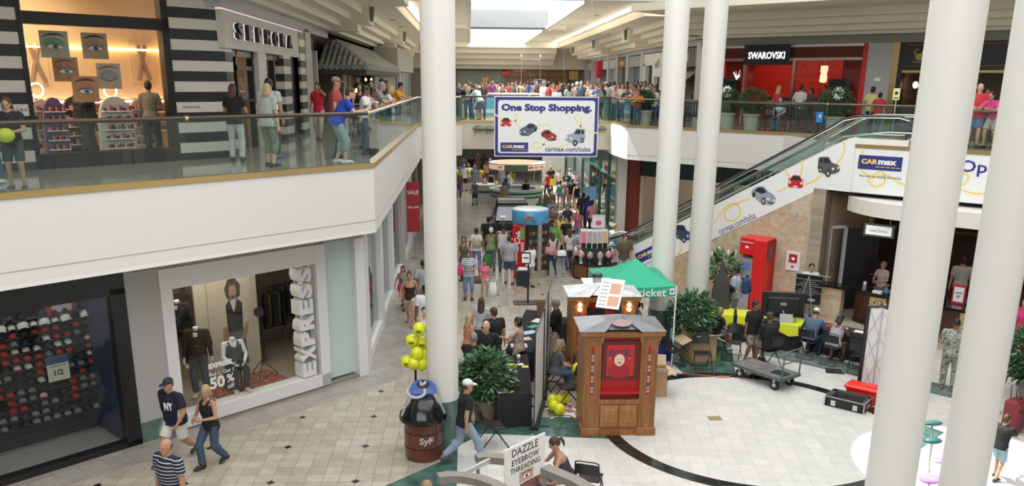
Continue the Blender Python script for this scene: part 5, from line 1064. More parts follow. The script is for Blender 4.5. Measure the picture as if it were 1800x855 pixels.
# === plants
leafm=[mat('leaf green a',(.025,.085,.028),.45,var=.5,vscale=6),mat('leaf green b',(.05,.14,.05),.4,var=.4,vscale=6),mat('leaf pale',(.14,.24,.13),.4,var=.3,vscale=6)]
def foliage(cx_,cz,rx,rz_,n,L,seed,ryf=1.,flat_=.6,k=(0,1,0,1,2)):
 r=random.Random(seed);b=MB()
 for i in range(n):
  a=r.random()*6.283;u=r.uniform(-1,1);s=(1-u*u)**.5;q=r.uniform(.55,1.0)
  c=Vector((cx_+rx*q*s*math.cos(a),rx*ryf*q*s*math.sin(a),cz+rz_*q*u));d=Vector((math.cos(a)*s+r.uniform(-.5,.5),math.sin(a)*s+r.uniform(-.5,.5),u*.6+r.uniform(-.7,.3))).normalized()
  w=d.cross(Vector((0,0,1))+Vector((r.uniform(-.5,.5),r.uniform(-.5,.5),0)))
  if w.length<.01:continue
  w=w.normalized()*L*.22;nn=d.cross(w).normalized()*L*.08;b.k=k[i%len(k)]
  b.add([c,c+d*L*.45+w+nn,c+d*L*.45-w+nn,c+d*L-nn*.5,c+d*L*.45-nn*.4],[(0,4,1),(0,2,4),(1,4,3),(4,2,3)])
 return b
def potted(label,p,pot,rx,rz_,cz,n,L,seed,potc=(.62,.58,.52),name='potted_plant',ph=.5,pr=.3,stems=5,group=None):
 t=thing(name,label,'plant',p,0,group)
 b=MB();b.lathe([(pr*.75,0),(pr,ph*.85),(pr*1.08,ph*.88),(pr*1.08,ph),(pr*.9,ph),(pr*.85,ph*.9),(0,ph*.9)],24);b.build('pot',mat('pot %s'%(potc,),potc,.6),t,smooth=40)
 b=MB();r=random.Random(seed)
 for i in range(stems):a=r.random()*6.28;b.tube([(0.05*math.cos(a),.05*math.sin(a),ph*.8),(rx*.3*math.cos(a),rx*.3*math.sin(a),cz*.7+ph*.2),(rx*.55*math.cos(a),rx*.55*math.sin(a),cz+rz_*.4)],[.016,.012,.006],6)
 b.build('stem',mat('stem brown',(.12,.08,.04),.7),t)
 foliage(0,cz,rx,rz_,n,L,seed).build('foliage',leafm,t);return t
potted('bushy green plant behind the white cap boy, between the column and black table',(.33,16.75,0),0,.62,.55,.98,1500,.17,3,(.30,.22,.15))
potted('bushy dark green plant between the cream column pair and the big cardboard box',(5.95,21.25,0),0,.60,.64,1.05,1700,.17,4,(.45,.27,.16),ph=.42)
potted('peace lily with broad leaves before the stone wall, left of the cash machine',(8.15,25.95,0),0,.42,.42,1.3,120,.36,5,(.3,.3,.3),stems=9)
b=MB()
for k in range(4):a=1.5*k+.3;x,y=.42*math.cos(a),.3*math.sin(a);b.ell((x,y,1.75+.08*(k%2)),(.05,.03,.1),8,6);b.tube([(x*.3,y*.3,1.0),(x,y,1.7)],.008,5)
lily=[o for o in bpy.data.objects if o.get('label','').startswith('peace lily')][0];b.build('flower',mat('lily white',(.75,.78,.6),.5),lily)
potted('sunlit leafy plant at the far right edge beside the maroon suitcase',(12.95,17.5,0),0,.75,.7,1.1,1500,.2,6,(.2,.2,.2))
for i,(px,yy,lab,r_)in enumerate(((1132,35.2,'round clipped shrub in a pale pot at the right gallery rail, beside the column',.42),(1322,32.0,'round clipped shrub in a pale pot in front of the red store entrance, left one',.55),(1278,32.8,'low shrub in a pale pot at the left end of the red store window',.5),(1468,29.9,'wide clipped shrub in a pale pot in front of the right red store window',.62))):
 p=AtY(px,200,yy);potted(lab,(p.x,yy,5.28),0,r_,r_*.85,1.1,2600,.085,20+i,(.42,.40,.35),'potted_shrub',.62,.33,4,'potted shrubs on the right gallery')
potted('dark tropical plant under the tiled awning beside the restaurant door',(-4.4,36.0,5.28),0,.45,.6,1.0,600,.25,31,(.1,.08,.06))
potted('low green plant by the restaurant entrance further along the gallery',(-4.2,43.5,5.28),0,.5,.5,.9,500,.2,32,(.1,.08,.06))
# benches on the right gallery
def bench(label,p,rz):
 t=thing('slatted_bench',label,'bench',p,rz,'slatted benches on the right gallery');dk=mat('bench slat',(.035,.03,.03),.5);b=MB();b.box(-.75,.75,-.25,.25,.42,.46);b.build('seat',dk,t)
 for k in range(13):b=MB();x=-.72+k*.12;b.box(x-.025,x+.025,.22,.26,.46,.95);b.build('slat',dk,t)
 b=MB();b.box(-.75,.75,.2,.28,.92,.99);b.build('top_rail',dk,t)
 for s in(-.68,.68):
  for y in(-.2,.2):b=MB();b.box(s-.03,s+.03,y-.03,y+.03,0,.43);b.build('leg',dk,t)
p=AtY(1372,200,31.4);bench('slatted bench below the woman in red, near the store entrance',(p.x,31.4,5.28),135)
p=AtY(1215,205,34.0);bench('slatted bench seen between the two far columns',(p.x,34.0,5.28),135)
p=AtY(1408,200,31.0);bench('slatted bench to the right, behind the blue bag',(p.x+.2,31.0,5.28),135)
b=MB();b.box(-.1,.1,-.05,.05,0,.34);b.k=1;b.ell((0,-.05,.2),(.05,.01,.06),8,6);p=AtY(1440,210,28.6);tag(b.build('blue_bag',[mat('bag blue',(.02,.25,.75),.5),gold],loc=(p.x,28.6,5.75)),'bright blue bag with yellow mark hanging behind the right balustrade','bag')
t=thing('sign_post','small yellow notice sign on a steel post at the escalator landing','sign',tuple(AtY(1572,200,25.2).xy)+(5.28,),-45);b=MB();b.tube([(0,0,0),(0,0,1.5)],.02);b.build('post',steel,t);b=MB(RX(90));b.box(-.1,.1,1.28,1.62,.02,.035);b.build('plate',mat('notice yellow',(.72,.68,.35),.5),t);b=MB(RX(90));b.ell((0,1.48,.036),(.05,.05,.003),12,4);b.box(-.07,.07,1.33,1.36,.035,.038);b.build('notice_print',black,t)
# === cash machine
t=thing('cash_machine','tall red cash machine cabinet with silver terminal against the stone wall','cash machine',(9.22,25.75,0),-45)
b=MB();b.box(-.02,.40,-.42,.30,0,2.28,b=.02);b.box(-.52,.40,-.34,.30,1.75,2.30,b=.02);b.box(-.52,.40,-.1,.30,0,2.25);b.build('cabinet',mat('machine red',(.68,.015,.015),.35),t)
b=MB();b.add([(-.50,-.42,0),(-.04,-.42,0),(-.04,-.1,0),(-.50,-.1,0),(-.50,-.46,.95),(-.04,-.46,.95),(-.04,-.1,.95),(-.50,-.1,.95),(-.50,-.34,1.05),(-.04,-.34,1.05),(-.48,-.22,1.62),(-.06,-.22,1.62),(-.48,-.1,1.66),(-.06,-.1,1.66)],[(0,1,5,4),(1,2,6,5),(3,0,4,7),(4,5,9,8),(8,9,11,10),(10,11,13,12),(5,6,13,11,9),(7,4,8,10,12),(0,3,2,1)]);b.build('terminal',mat('terminal silver',(.48,.48,.47),.35,.5),t)
b=MB(T(-.27,-.285,1.38)@RX(90-12));b.box(-.15,.13,-.1,.12,.0,.02);b.build('screen',mat('machine screen',(.06,.10,.22),.2,emit=(.08,.12,.3),es=.5),t)
b=MB();b.box(-.36,-.16,-.47,-.44,.98,1.02);b.box(-.2,-.1,-.40,-.3,1.06,1.09);b.build('keypad',black,t)
b=MB(T(-.08,-.26,1.42)@RX(78));b.box(-.04,.03,-.1,.1,.01,.02);b.build('sticker',mat('sticker red',(.7,.2,.2),.5),t)
b=MB();b.text('BankofAmerica',T(-.27,-.346,2.16)@RX(90),w=.40,ext=.004,bold=.02);b.prism([(-.35,2.0),(-.27,1.96),(-.19,2.0),(-.27,2.05)],.342,.348,RX(90));b.build('lettering',paper,t)
b=MB();b.box(.401,.408,-.25,.1,1.6,2.1);b.build('side_notice',mat('notice maroon',(.18,.04,.04),.4),t)
t=thing('wall_notice','white framed notice with red heart symbol on the stone wall','sign',tuple(MF@Vector((14.39,1.33,.0))));iv=Matrix.Translation(-t.location)@MF
b=MB(iv);b.box(14.17,14.62,1.33,1.92,-.01,.05);b.build('plate',mat('notice frame white',(.75,.73,.70),.5),t);b=MB(iv);b.box(14.26,14.53,1.58,1.85,.05,.056);b.build('red_cabinet',mat('alarm red',(.42,.02,.02),.4),t);b=MB(iv);b.ell((14.40,1.71,.056),(.06,.05,.004),12,4);b.build('round_mark',paper,t);b=MB(iv);b.prism([(14.40,1.40),(14.45,1.46),(14.43,1.50),(14.40,1.48),(14.37,1.50),(14.35,1.46)],.05,.055);b.build('heart_mark',red,t)
b=MB(MF);u_,z_=uz(1402,376);b.ell((u_,z_,.0),(.05,.1,.02),10,6);tag(b.build('wall_plate',greyp),'small oval grey plate on the stone wall, above the heart notice','plate')
# === technology tables
cloth_table('t','black and yellow clothed table behind the seated fair-haired boy',[(6.75,22.35),(8.35,21.85),(8.6,22.55),(7.0,23.1)])
cloth_table('t','black and yellow clothed table under the big flat screen',[(8.0,21.6),(8.82,21.08),(9.15,21.65),(8.35,22.2)])
lime=mat('lime cloth',(.62,.66,.03),.8)
for pts,lab in(([(6.72,22.33),(7.35,22.13),(7.6,22.85),(6.95,23.05)],'bright yellow cloth over the left end of the black table'),([(7.45,22.10),(8.33,21.83),(8.55,22.5),(7.65,22.8)],'bright yellow cloth behind the standing man in black'),([(8.38,21.34),(8.85,21.04),(9.17,21.62),(8.72,21.95)],'bright yellow cloth under the big flat screen')):
 b=MB();b.prism(pts,.748,.757);a=Vector(pts[0]);e=Vector(pts[1]);d=Vector((e.y-a.y,-(e.x-a.x))).normalized()*.05
 q=[a+d,a+(e-a)*.5+d*1.3,e+d];
 b.add([(a.x+d.x*.5,a.y+d.y*.5,.757),(e.x+d.x*.5,e.y+d.y*.5,.757),(e.x+d.x*1.2,e.y+d.y*1.2,.50),((a.x+e.x)/2+d.x*1.4,(a.y+e.y)/2+d.y*1.4,.44),(a.x+d.x*1.2,a.y+d.y*1.2,.54),(a.x,a.y,.757),(e.x,e.y,.757)],[(0,4,3,2,1),(0,1,6,5)]);tag(b.build('yellow_cloth',lime),lab,'tablecloth','yellow cloths on the black tables')
t=thing('flat_screen_tv','large black flat screen seen from behind on the yellow table','television',(8.52,21.62,.76),-12);b=MB();b.box(-.56,.56,-.04,.03,.10,.80,b=.02);b.box(-.42,.42,-.09,-.04,.18,.66,b=.03);b.build('screen_housing',black,t);b=MB();b.box(-.08,.08,-.03,.03,0,.14);b.box(-.28,.28,-.14,.14,0,.02);b.build('stand',mat('tv stand grey',(.10,.10,.10),.3),t)
b=MB();b.box(-.08,.08,-.095,-.09,.44,.52);b.build('rear_label',mat('label grey',(.3,.3,.32),.4),t);b=MB();b.tube([(.0,-.09,.3),(.06,-.16,.15),(.04,-.2,.02),(.15,-.25,.01)],.01,6);b.build('cable',paper,t)
t=thing('laptop','white-backed laptop in front of the big screen','laptop',(8.55,21.36,.76),-14);b=MB(RX(-12));b.box(-.17,.17,0,.012,.01,.24);b.build('lid',mat('laptop grey',(.42,.42,.44),.4),t);b=MB();b.box(-.17,.17,0,.24,0,.015);b.build('base',mat('laptop grey',(.42,.42,.44),.4),t)
b=MB();b.lathe([(.03,0),(.032,.14),(.012,.18),(.012,.2)],12);tag(b.build('water_bottle',glass('bottle glass',(.7,.82,.9),1.2),loc=(8.80,21.35,.76)),'small clear water bottle beside the laptop','bottle')
flat_item(7.85,22.2,.76,.3,.25,10,paper,'white paper on the yellow cloth behind the standing man','leaflet','leaflet',.01,None)
# grey covered tall thing beside the column
b=MB();b.lathe([(.30,0),(.29,.6),(.26,1.2),(.19,1.6),(.10,1.75),(.075,1.8),(.075,2.0),(.04,2.1),(0,2.12)],18,SC(1,.6,1));tag(b.build('covered_display',mat('charcoal cover',(.055,.052,.05),.9),loc=(7.2,22.98,0),rz=-30,smooth=60),'tall display shrouded in a charcoal cover beside the cream column','covered display')
# easel sign
t=thing('easel_sign','black text sign on a grey tripod easel before the stone wall','sign',(10.15,23.9,0),-35);b=MB();b.box(-.38,.38,-.02,.01,.62,1.5);b.build('board',black,t);b=MB(RX(90))
for k in range(8):w_=.18+.1*((k*5)%3);b.box(-w_,w_,.9+.065*k,.915+.065*k,.02,.024)
b.ell((.12,.75,.022),(.12,.05,.003),12,4);b.build('text_lines',mat('sign grey text',(.35,.35,.33),.5),t)
b=MB();b.tube([(-.6,-.05,1.52),(.6,-.05,1.52)],.015,6)
for q in((-.32,-.3),(.3,-.3),(0,.35)):b.tube([(0,-.06,1.5),(q[0],q[1],0)],.012,6)
b.build('easel',mat('easel grey',(.42,.42,.43),.4,.6),t)
# platform cart
t=thing('platform_cart','flat wooden platform cart with blue-grey push handle and black wheels','cart',(7.16,18.85,0),-57)
b=MB();b.box(-.72,.72,-.37,.37,.30,.345,b=.01);b.build('deck',mat('cart deck',(.16,.145,.13),.6,var=.35,vscale=4),t)
fr=mat('cart steel',(.10,.15,.17),.4,.5);b=MB();b.box(-.72,.72,-.38,-.36,.28,.35);b.box(-.72,.72,.36,.38,.28,.35);b.box(-.73,-.71,-.37,.37,.28,.35);b.box(.71,.73,-.37,.37,.28,.35);b.build('frame',fr,t)
b=MB();b.tube([(.70,-.33,.3),(.74,-.33,.95),(.77,-.25,1.02),(.77,.25,1.02),(.74,.33,.95),(.70,.33,.3)],.018,8);b.tube([(.74,-.33,.72),(.74,.33,.72)],.014,8);b.build('push_handle',fr,t)
for x in(-.52,.5):
 for y in(-.28,.28):
  b=MB(T(x,y,.125)@RX(90));b.lathe([(.05,-.03),(.115,-.035),(.125,-.02),(.125,.02),(.115,.035),(.05,.03)],20);w_=b.build('wheel',mat('rubber',(.02,.02,.02),.7),t,smooth=40);b=MB(T(x,y,.125)@RX(90));b.lathe([(.05,-.036),(.05,.036)],14);b.build('hub',mat('hub cream',(.5,.5,.46),.4),w_)
  b=MB();b.box(x-.03,x+.03,y-.05,y+.05,.20,.30);b.build('caster_fork',steel,t)
b=MB();b.box(.25,.62,-.14,.14,.346,.36);b.build('black_mat',black,t)
# flight case, red case, white pop-up panels
t=thing('flight_case','open black flight case with steel edges on the black ring','case',(8.50,17.2,0),-42);b=MB();w,d,h=.86,.58,.24
b.box(-w/2,w/2,-d/2,-d/2+.02,0,h);b.box(-w/2,w/2,d/2-.02,d/2,0,h);b.box(-w/2,-w/2+.02,-d/2,d/2,0,h);b.box(w/2-.02,w/2,-d/2,d/2,0,h);b.box(-w/2,w/2,-d/2,d/2,0,.02);b.build('case_body',black,t)
b=MB();b.box(-w/2+.05,w/2-.05,-d/2+.05,d/2-.05,.02,.06);b.box(-w/2+.02,w/2-.02,-d/2+.02,-d/2+.09,.02,h-.01);b.box(-w/2+.02,w/2-.02,d/2-.09,d/2-.02,.02,h-.01);b.box(-w/2+.02,-w/2+.09,-d/2,d/2,.02,h-.01);b.box(w/2-.09,w/2-.02,-d/2,d/2,.02,h-.01);b.build('foam_lining',mat('foam grey',(.06,.06,.065),.9),t)
b=MB()
for sx in(-1,1):
 for sy in(-1,1):b.box(sx*w/2-.012,sx*w/2+.012,sy*d/2-.012,sy*d/2+.012,0,h)
for z in(.0,h-.01):
 for sy in(-1,1):b.box(-w/2,w/2,sy*d/2-.01,sy*d/2+.01,z,z+.018)
 for sx in(-1,1):b.box(sx*w/2-.01,sx*w/2+.01,-d/2,d/2,z,z+.018)
b.build('edge_trim',steel,t)
for x in(-.24,.24):b=MB();b.box(x-.05,x+.05,-d/2-.015,-d/2,.05,.17);b.build('latch',chrome,t)
b=MB();b.box(w/2,w/2+.015,-.09,.09,.07,.16);b.build('side_handle',steel,t)
t=thing('red_case','bright red plastic case with lid behind the black flight case','case',(9.1,17.45,0),-42);b=MB();b.box(-.48,.48,-.2,.2,0,.30,b=.03);b.build('case_body',mat('case red',(.75,.03,.02),.35),t);b=MB();b.box(-.52,.52,-.24,.24,.29,.38,b=.03);b.box(-.15,.15,-.05,.05,.37,.41,b=.015);b.build('lid',mat('case red',(.75,.03,.02),.35),t);b=MB();b.box(.2,.34,-.06,.02,.38,.40);b.build('clasp',black,t)
t=thing('folding_display_wall','white folding display wall with black edge and crossed struts','display wall',(9.2,18.15,0),-30)
b=MB();b.box(0,1.15,.0,.015,.05,2.05);b.build('white_sheet',mat('panel fabric',(.70,.70,.70),.6),t)
b=MB();b.box(-.07,.02,-.03,.06,.02,2.1,b=.02);b.tube([(0,0,2.07),(.3,0,2.12),(.6,0,2.08),(1.15,0,2.08)],.025,6);b.build('edge_strip',black,t)
b=MB()
for x in(.28,.72):b.tube([(x,-.03,.06),(x,-.03,2.02)],.011,6)
for k in range(3):
 z0,z1=.1+.64*k,.74+.64*k
 for a,c in((.02,.28),(.28,.72),(.72,1.15)):b.tube([(a,-.035,z0),(c,-.035,z1)],.006,5);b.tube([(a,-.035,z1),(c,-.035,z0)],.006,5)
b.build('scissor_frame',steel,t)
cloth_table('t','black-clothed table with papers where two people sit writing',[(9.2,21.15),(10.65,19.7),(11.0,20.1),(9.55,21.55)])
for i,(f,c,lab)in enumerate(((.12,(.45,.04,.05),'red pamphlet on the writing table, left end'),(.3,(.7,.7,.72),'white form before the person in denim'),(.55,(.72,.72,.72),'white form before the woman in lilac'),(.7,(.4,.04,.06),'red leaflet on the writing table, right of middle'),(.85,(.3,.55,.75),'pale blue sheet at the right end of the writing table'))):
 flat_item(9.45+1.4*f,21.27-1.4*f,.747,.3,.22,-40,mat('wt %d'%i,c,.5),lab,'leaflet','leaflet',.012,'papers on the writing table')
for i,(f,c)in enumerate(((.22,(.8,.8,.8)),(.78,(.6,.5,.55)),(.83,(.75,.3,.35)))):
 b=MB();b.lathe([(.028,0),(.03,.12),(.01,.16),(.012,.19)],12);tag(b.build('small_bottle',mat('hb %d'%i,c,.3),loc=(9.5+1.4*f,21.38-1.4*f,.747)),['white','clear','pink'][i]+' small bottle on the writing table','bottle','bottles on the writing table')
 # === guest services counter
t=thing('service_counter','curved dark wooden guest services counter with granite top','counter',(12.1,24.0,0));cc=Vector(RF(35.5,19.6));al=Vector((Q,-Q));out=Vector((-Q,-Q));pr_=[]
for i in range(37):
 f=-1+2*i/36;pr_.append(cc+al*(3.3*f)+out*(.55*(1-f**4)-.35))
back=[cc+al*3.3+out*-.9,cc+al*-3.3+out*-.9];loc=Vector((12.1,24.0))
def rel(P,k=1.):return[tuple(p-loc)for p in P]
b=MB();b.prism(rel(pr_+back),.1,.99);b.build('body',wood('counter wood',(.035,.012,.007),(.085,.03,.016),2,.3),t,smooth=30)
pr2=[p+out*.09 for p in pr_];b=MB();b.prism(rel(pr2+back),.99,1.04);b.build('top',granite,t);b=MB();b.prism(rel([p+out*.05 for p in pr_]+back),0,.1);b.build('base',granite,t)
def pic_on(u,label,c1,c2):
 f=(u-19.6)/3.3;p=cc+al*(3.3*f)+out*(.55*(1-f**4)-.35);ang=math.degrees(math.atan2(-4*.55*f**3,3.3));tt=thing('framed_picture',label,'picture',(p.x,p.y,.22),-45+ang*1,'gold framed pictures on the counter')
 b=MB(RX(90));b.box(-.36,.36,0,.72,.005,.045);b.box(-.30,.30,.06,.66,.045,.05);b.build('frame',mat('gilt frame',(.50,.38,.12),.4,.4),tt);b=MB(RX(90));b.box(-.28,.28,.08,.64,.05,.055);b.build('print',mottle('print'+label[:12],[c1,c2,(.6,.55,.5),(.15,.08,.06)],9),tt)
pic_on(17.25,'gold-framed patterned picture on the counter front, left one',(.30,.10,.10),(.4,.32,.2));pic_on(19.75,'gold-framed blue picture on the counter front between the big columns',(.10,.30,.42),(.05,.15,.25))
p=RF(35.5,17.0);b=MB(T(.0,0,0));b.lathe([(.06,0),(.06,.16),(.07,.2),(.05,.28)],14);tag(b.build('steel_jug',steel,loc=RF(35.7,16.75)+(1.04,)),'steel jug on the counter top','jug');t=thing('glass_jar','round glass jar with blue contents on the counter','jar',RF(35.7,17.4)+(1.04,));b=MB();b.lathe([(.07,0),(.11,.06),(.11,.16),(.06,.22),(.06,.25)],16);b.build('jar',glass('jar glass',(.8,.88,.9),1.3),t);b=MB();b.lathe([(.06,.005),(.09,.05),(.09,.12),(0,.13)],14);b.build('contents',mat('jar blue',(.2,.35,.5),.4),t);b=MB();b.lathe([(.065,.25),(.065,.28),(0,.29)],14);b.build('lid',mat('lid green',(.1,.2,.1),.4),t)
flat_item(RF(35.6,17.1)[0],RF(35.6,17.1)[1],1.042,.26,.18,-45,paper,'white tissue box on the counter beside the jug','box','tissue_box',.06,None)
t=thing('hanging_sign','white framed guest services sign hanging under the canopy','sign',tuple(AtS(1546,403,35.0)),-45);t.location.z=2.78;b=MB(RX(90));b.box(-.42,.42,0,.36,-.05,.05);b.build('frame',mat('sign green frame',(.10,.13,.10),.4),t);b=MB(RX(90));b.box(-.36,.36,.05,.31,.05,.06);b.build('face',mat('sign face',(.8,.8,.8),.4,emit=(1,1,1),es=.25),t);b=MB();b.text('Guest Services',T(0,-.062,.18)@RX(90),w=.5,h=.09,ext=.004);b.build('lettering',mat('sign letter grey',(.18,.18,.18),.5),t)
b=MB();b.tube([(-.28,0,.36),(-.28,0,.85)],.01,6);b.tube([(.28,0,.36),(.28,0,.85)],.01,6);b.build('hanging_rod',MC['gilt frame'],t)
t=thing('counter_sign','red-edged white notice standing on the counter between the columns','sign',tuple(AtS(1681,545,36.0))[:2]+(1.04,),-45);b=MB(RX(90));b.box(-.17,.17,0,.55,-.02,.0);b.build('board',red,t);b=MB(RX(90));b.box(-.13,.13,.06,.48,0,.006);b.build('paper',paper,t);b=MB();b.text('WANT',T(0,-.01,.32)@RX(90),w=.2,ext=.004,bold=.03);b.text('IT',T(0,-.01,.2)@RX(90),h=.08,ext=.004,bold=.03);b.build('lettering',black,t)
# dark swing door and warm lit shelves inside the alcove
pd=Vector(RF(36.6,15.95));t=thing('dark_door','open black door panel in a white frame inside the stone alcove','door',(pd.x,pd.y,0),10);b=MB();b.box(.55,1.75,-.03,.03,.05,2.65);b.build('leaf',black,t);b=MB();b.box(-.05,.02,-.05,.05,0,2.7);b.box(.48,.56,-.05,.05,0,2.75);b.box(-.05,.56,-.05,.05,2.66,2.75);b.build('frame',mat('door white frame',(.5,.5,.5),.5),t);b=MB();b.ell((1.6,-.06,1.15),(.04,.03,.02),10,6);b.build('handle',brass,t)
for k,(u,z)in enumerate(((16.7,2.7),(17.3,2.0),(20.3,2.6),(21.2,2.6))):
 b=MB(MF);b.box(u-.3,u+.3,z,z+.25,-4.48,-4.4);tag(b.build('lit_niche',mat('amber niche',(.8,.35,.1),.5,emit=(1,.38,.08),es=1.0)),'amber lit niche glowing deep in the dark alcove','lamp','amber lit niches')
area('alcove_lamps',tuple(MF@Vector((19,3.6,-2.4))),5,1.5,16,(1,.8,.6),(0,0,R(-45)))
b=MB(MF);b.box(15.6,18.8,2.42,2.5,-4.4,-4.1);b.box(16.6,26,.0,1.0,-3.6,-3.0);struct('trim_21',b,wood('alcove shelf wood',(.06,.025,.012),(.12,.05,.025)))
# === eyebrow threading kiosk at the bottom
t=thing('eyebrow_kiosk','grey metal kiosk frame with curved beams, at the bottom under the threading sign','kiosk',(.55,9.9,0));O=Vector((.55,9.9,0));gm=mat('kiosk grey metal',(.22,.205,.18),.45,.2)
def beam(pts,w,h,name='curved_beam',z=2.1):
 b=MB(T(-O.x,-O.y,0));P=[Vector((x,y,z))for x,y in pts];n=len(P);vs=[];fs=[]
 for i,p in enumerate(P):
  d=(P[min(i+1,n-1)]-P[max(i-1,0)]).normalized();q=Vector((-d.y,d.x,0))*w/2
  vs+=[p-q-Vector((0,0,h)),p+q-Vector((0,0,h)),p+q,p-q]
 for i in range(n-1):
  for k in range(4):l=(k+1)%4;fs.append((4*i+k,4*i+4+k,4*i+4+l,4*i+l))
 fs+=[(3,2,1,0)[::-1],(4*n-4,4*n-3,4*n-2,4*n-1)][0:2];b.add(vs,fs);return b.build(name,gm,t)
def arc(cx_,cy_,r,a0,a1,n=12):return[(cx_+r*math.cos(R(a0+(a1-a0)*i/n)),cy_+r*math.sin(R(a0+(a1-a0)*i/n)))for i in range(n+1)]
beam([(-.42,9.86),(-.30,9.90),(-.1,9.88),(.1,9.80),(.3,9.64),(.46,9.42),(.55,9.2)],.15,.10)
beam([(.08,10.42),(.2,10.46),(.38,10.42),(.6,10.36),(.8,10.22)],.16,.10)
beam([(.98,10.08),(1.12,9.93),(1.34,9.70),(1.50,9.45),(1.6,9.2)],.17,.10)
b=MB(T(-O.x,-O.y,0));b.bar((-.16,9.90,2.06),(.26,10.36,2.06),.045,.06);b.build('cross_tube',steel,t)
for x,y in((-.36,9.86),(.1,10.42),(.98,10.06),(1.55,9.3),(.55,9.2)):b=MB(T(-O.x,-O.y,0));b.bar((x,y,0),(x,y,2.0),.05,.05);b.build('post',gm,t)
b=MB(T(-O.x,-O.y,0));b.prism([(-.3,9.7),(.5,10.3),(1.5,9.4),(.6,8.9)],.8,.84);b.build('counter_shelf',MC['kiosk grey metal'],t);b=MB(T(-O.x,-O.y,0));b.bar((-.2,9.9,.5),(1.0,10.0,.5),.03,.4);b.build('lower_panel',MC['kiosk grey metal'],t)
t=thing('threading_sign','white tilted sign board reading eyebrow threading, with a small eye picture','sign',(.72,10.12,1.86),45)
X=RX(90);b=MB(X);b.box(-.40,.40,0,.58,-.01,.01);b.build('board',mat('sign board cream',(.80,.76,.74),.5),t)
ink=mat('sign ink',(.03,.03,.03),.5)
b=MB(X);b.text('DAZZLE',T(-.01,.49,.012),w=.52,h=.105,ext=.004,bold=.0);b.text('EYEBROW',T(0,.35,.012),w=.54,h=.085,ext=.004,bold=-.0);b.text('THREADING',T(0,.235,.012),w=.60,h=.08,ext=.004);b.build('lettering',ink,t)
b=MB(X);b.box(-.12,.16,.02,.17,.01,.014);b.build('eye_picture',mat('eye picture skin',(.55,.34,.24),.5),t);b=MB(X);b.ell((.02,.085,.014),(.07,.025,.003),12,4);b.k=1;b.ell((.02,.085,.017),(.025,.023,.003),10,4);b.tube([(-.08,.13,.015),(.02,.155,.015),(.12,.13,.015)],.006,5);b.build('eye_print',[paper,ink],t)
for i,(x,y,z)in enumerate(((.12,10.12,.86),(.24,10.22,.86),(.14,10.05,1.0),(.30,10.12,1.0),(.22,9.98,.86),(.38,10.25,.86),(.05,9.98,.86))):
 b=MB(RZ(20*i));b.box(-.05,.05,-.05,.05,-.0,.12,b=.01);tag(b.build('sample_box',paper,loc=(x,y,z-.02)),'small white sample box on the shelf of the grey kiosk','box','white boxes on the threading kiosk')
 # === round vending kiosk
t=thing('vending_kiosk','round vending kiosk with red cola machine and blue printed band','vending kiosk',(2.25,30.6,0));tp=mat('kiosk taupe',(.33,.29,.24),.4)
b=MB();b.lathe([(.66,2.45),(.66,2.5),(.60,2.52),(0,2.53)],40);b.lathe([(.0,2.50),(.66,2.50)],40);b.build('roof',mat('kiosk roof pale',(.55,.58,.58),.4),t,smooth=30)
b=MB();b.lathe([(.665,1.98),(.68,2.0),(.68,2.45),(.665,2.47)],40);b.build('blue_band',mottle('band blue',[(.05,.27,.55),(.08,.32,.60),(.06,.29,.58),(.10,.36,.62)],2.5,.3),t,smooth=60)
b=MB(RZ(-14));b.ell((-.0,-.69,2.2),(.10,.012,.13),10,6);b.tube([(-.1,-.69,2.15),(.05,-.7,2.3),(.2,-.68,2.3),(.3,-.65,2.1)],.03,6);b.build('swimmer_print',mat('print tan',(.3,.18,.12),.5),t)
b=MB();b.lathe([(.68,0),(.68,.26),(.66,.27)],40);b.build('base',tp,t,smooth=30)
for a in(-62,-150,20,110):b=MB(RZ(a));b.box(.60,.69,-.07,.07,.2,2.0);b.build('post',tp,t)
b=MB(RZ(-16));b.box(-.52,-.02,-.70,.1,.05,1.97,b=.02);ma=b.build('cola_machine',mat('cola red',(.50,.015,.02),.3),t)
M_=RZ(-16)@T(-.37,-.705,1.22)@RX(90)@RZ(78)
b=MB(M_);b.text('Coca-Cola',I4,w=1.1,h=.24,ext=.006,bold=.02,ital=.3);b.build('lettering',paper,ma)
b=MB(RZ(-16));b.box(-.22,-.06,-.712,-.70,1.45,1.9);b.build('picture_panel',mat('cola green',(.12,.32,.10),.4),ma);b=MB(RZ(-16));b.box(-.02,.14,-.70,.1,.05,1.97);b.build('black_panel',black,t)
b=MB(RZ(-16));b.box(-.20,-.07,-.712,-.70,1.0,1.38);b.k=1
for k in range(5):b.box(-.19,-.08,-.716,-.712,1.03+.07*k,1.07+.07*k)
b.build('selection_buttons',[mat('cola dark',(.2,.01,.02),.3),paper],ma)
b=MB(RZ(28));b.box(-.45,.45,-.60,.2,.27,1.97);b.build('snack_machine',mat('machine dark',(.03,.03,.032),.25),t)
for k in range(5):
 b=MB(RZ(28))
 for q in range(6):b.k=(k*3+q)%4;b.box(-.4+q*.13,-.31+q*.13,-.612,-.60,.5+.28*k,.62+.28*k)
 b.build('snack_row',[mat('snack red',(.28,.04,.03),.4),mat('snack amber',(.26,.18,.06),.4),mat('snack green',(.04,.08,.05),.4),mat('snack grey',(.12,.12,.12),.4)],t)
